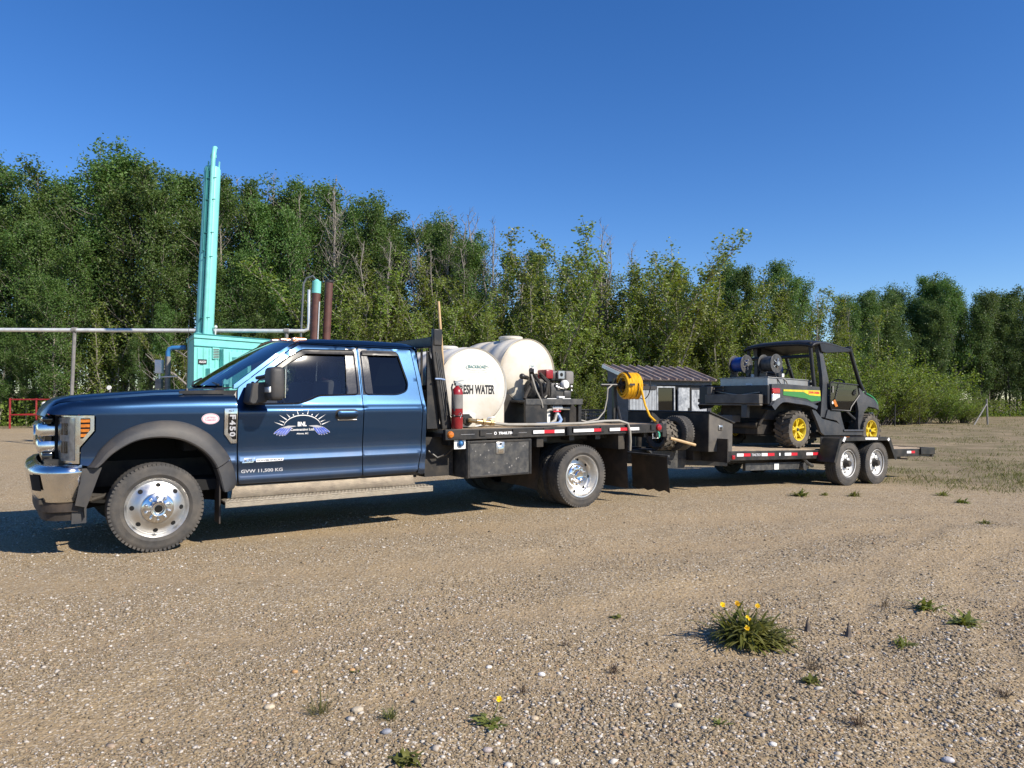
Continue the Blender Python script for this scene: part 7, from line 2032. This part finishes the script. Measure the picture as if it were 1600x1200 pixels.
# leafy weeds
for x, y, n, L, w, lf, lab in (
    (2.80, 4.50, 46, .125, .012, (.5, 1.3), 'bushy green weed at the far right of the gravel'),
    (2.72, 4.80, 26, .12, .012, (.3, 1.2), 'leafy weed just behind the bushy one at right'),
    (2.22, 4.11, 34, .09, .006, (.4, 1.3), 'fine leaved weed between the dandelion clump and the bushy weed'),
    (1.46, 3.56, 24, .055, .010, (.6, 1.35), 'small bright green sprout below the dandelion clump'),
    (.68, 4.70, 12, .05, .010, (.3, 1.0), 'tiny broad leaved sprout left of the dandelion clump'),
    (-.41, 2.80, 40, .075, .008, (.3, 1.2), 'low pale green weed cut by the bottom edge'),
    (.88, 3.10, 16, .045, .006, (.2, 1.0), 'tiny dark green sprout right of the small dandelion'),
    (-.78, 3.68, 12, .035, .007, (.2, .9), 'tiny green sprout beside an orange stone'),
    (4.20, 10.55, 60, .17, .011, (.5, 1.3), 'green tuft on the gravel in front of the trailer wheels'),
    (5.05, 10.70, 44, .12, .010, (.5, 1.3), 'lower green tuft just left of the trailer wheels'),
    (4.62, 10.72, 26, .09, .009, (.5, 1.3), 'smallest green tuft between the two by the trailer'),
    (6.66, 11.2, 50, .14, .010, (.4, 1.3), 'green tuft on open gravel right of the trailer wheels'),
    (6.33, 10.2, 50, .12, .010, (.3, 1.2), 'nearer green tuft on open gravel right of the trailer'),
    (5.4, 8.3, 30, .10, .009, (.3, 1.2), 'green tuft on the gravel at the right edge of the picture')):
    V1, F1 = rosette(0, 0, n, L, w, lf, rw, .25, L * .22)
    weed('weed', lab, 'plant', x, y, np_mesh('weed', V1, F1, 'leaf_weed'))
# grassy tufts and dry stalks
for x, y, n, L, m_, lab in (
    (-.85, 3.24, 60, .10, 'grass', 'fine grass tuft with two tall dry stems at lower left'),
    (-.53, 3.17, 70, .075, 'grass', 'low round grey green grass tuft right of the tall stemmed one'),
    (1.47, 3.10, 46, .085, 'leaf_dry', 'spiky brown green weed low on the right of the lot'),
    (1.54, 3.74, 40, .085, 'leaf_dry', 'dry brownish tuft above the bright green sprout'),
    (2.50, 4.86, 22, .12, 'leaf_dry', 'thin dry weed behind the fine leaved weed'),
    (.06, 3.46, 26, .075, 'leaf_dry', 'dry brown twigs above the small dandelion'),
    (.52, 3.73, 30, .07, 'leaf_dry', 'flat dry brown weed left of centre foreground'),
    (.31, 4.12, 18, .06, 'leaf_dry', 'dead twiggy weed among pale pebbles in mid foreground'),
    (2.3, 3.4, 40, .07, 'leaf_dry', 'dry sparse weed at the lower right corner'),
    (-.62, 2.72, 16, .07, 'leaf_dry', 'bent dead stalks at the bottom left of centre')):
    V, Fq = [], []
    for k in range(n):
        v = strip_leaf((rw.normal() * L * .14, rw.normal() * L * .14, -.004), rw.rand() * 6.283, L * (.5 + .7 * rw.rand()), .0016, .5 + .95 * rw.rand(), .5 * rw.rand(), rw, 0, 4)
        b = len(V); V += v
        for i in range(len(v) // 2 - 1): Fq.append((b + 2 * i, b + 2 * i + 1, b + 2 * i + 3, b + 2 * i + 2))
    if lab.startswith('fine grass'):
        for az, LL in ((2.0, .20), (.6, .19)):
            v = strip_leaf((0, 0, 0), az, LL, .0013, 1.45, .02, rw, 0, 4); b = len(V); V += v
            for i in range(len(v) // 2 - 1): Fq.append((b + 2 * i, b + 2 * i + 1, b + 2 * i + 3, b + 2 * i + 2))
    weed('dry_weed' if m_ == 'leaf_dry' else 'grass_tuft', lab, 'plant', x, y, np_mesh('weed', np.array(V), np.array(Fq), m_))
for x, y, lab in ((1.78, 4.39, 'dark upright dead stump of weed right of the dandelion clump'), (1.98, 4.29, 'dark dead weed stump, farther right of the two')):
    MB().tube([(0, 0, -.01), (.004, 0, .03), (.002, 0, .055), (.008, 0, .085)], [.022, .014, .006, .002], 7).tube([(0, 0, 0), (-.02, .01, .03)], [.008, .002], 5).single('weed_stump', 'bark_dark', lab, 'plant', (0, 0, 0)).location = (x, y, gz(x, y))
# the few stones one would pick out
rs2 = np.random.RandomState(9)
for px_, py_, s, c_, lab in ((424, 1102, .052, (.50, .42, .30), 'flat cream stone beside the grass tuft at lower left'),
    (463, 1052, .040, (.42, .24, .10), 'orange stone at lower left'),
    (552, 1050, .036, (.46, .27, .12), 'orange brown stone touching the tiny green sprout'),
    (560, 1108, .056, (.42, .36, .27), 'large flat tan stone between the two grass tufts'),
    (764, 1040, .036, (.66, .63, .58), 'rounded white stone above the small dandelion'),
    (846, 1050, .042, (.68, .66, .64), 'white angular stone right of the dry twigs'),
    (835, 1122, .044, (.48, .38, .26), 'tan stone right of the small dandelion'),
    (825, 998, .042, (.44, .38, .29), 'long pale stone among the dead twigs'),
    (1055, 1102, .048, (.52, .46, .36), 'flat pale stone on the sandy patch at lower middle right'),
    (1475, 1184, .048, (.46, .45, .46), 'smooth light grey stone near the lower right edge'),
    (1204, 1164, .034, (.66, .64, .60), 'small white stone at the bottom right of centre'),
    (622, 1009, .038, (.48, .34, .20), 'light tan stone on the sand in the middle foreground'),
    (1338, 1085, .040, (.50, .33, .20), 'pinkish stone right of the bright green sprout'),
    (606, 1142, .044, (.24, .25, .28), 'blue grey stone right of the grass tufts'),
    (762, 1172, .044, (.36, .31, .29), 'dull mauve stone below the small dandelion'),
    (865, 1190, .040, (.52, .44, .32), 'cream stone at the bottom edge of the lot')):
    dpt = 1.4 * F_PX / (py_ - 622); x, y = (px_ - 800) / F_PX * dpt, dpt
    nm = 'stone_%d' % int(c_[0] * 1000 + c_[2] * 10)
    if nm not in M: M[nm] = mat('stone_surface', c_, 0.75, var=0.18, scale=60, bump=0.3, bscale=200)
    V = ico_v * (1 + .28 * (rs2.rand(len(ico_v), 3) - .5)) * np.array((1.0, .72, .45)) * s * .5
    bm = bmesh.new(); bm.from_mesh(np_mesh('s', V, ico_f, nm, True)); bmesh.ops.subdivide_edges(bm, edges=list(bm.edges), cuts=1, use_grid_fill=True, smooth=.6)
    m2 = bpy.data.meshes.new('stone'); bm.to_mesh(m2); bm.free(); m2.materials.append(M[nm])
    m2.polygons.foreach_set('use_smooth', np.ones(len(m2.polygons), bool))
    o = bpy.data.objects.new('stone', m2); COL.objects.link(o); o.location = (x, y, gz(x, y) + s * .12); o.rotation_euler = (0, 0, rs2.rand() * .8 - .4)
    o['label'] = lab; o['category'] = 'stone'
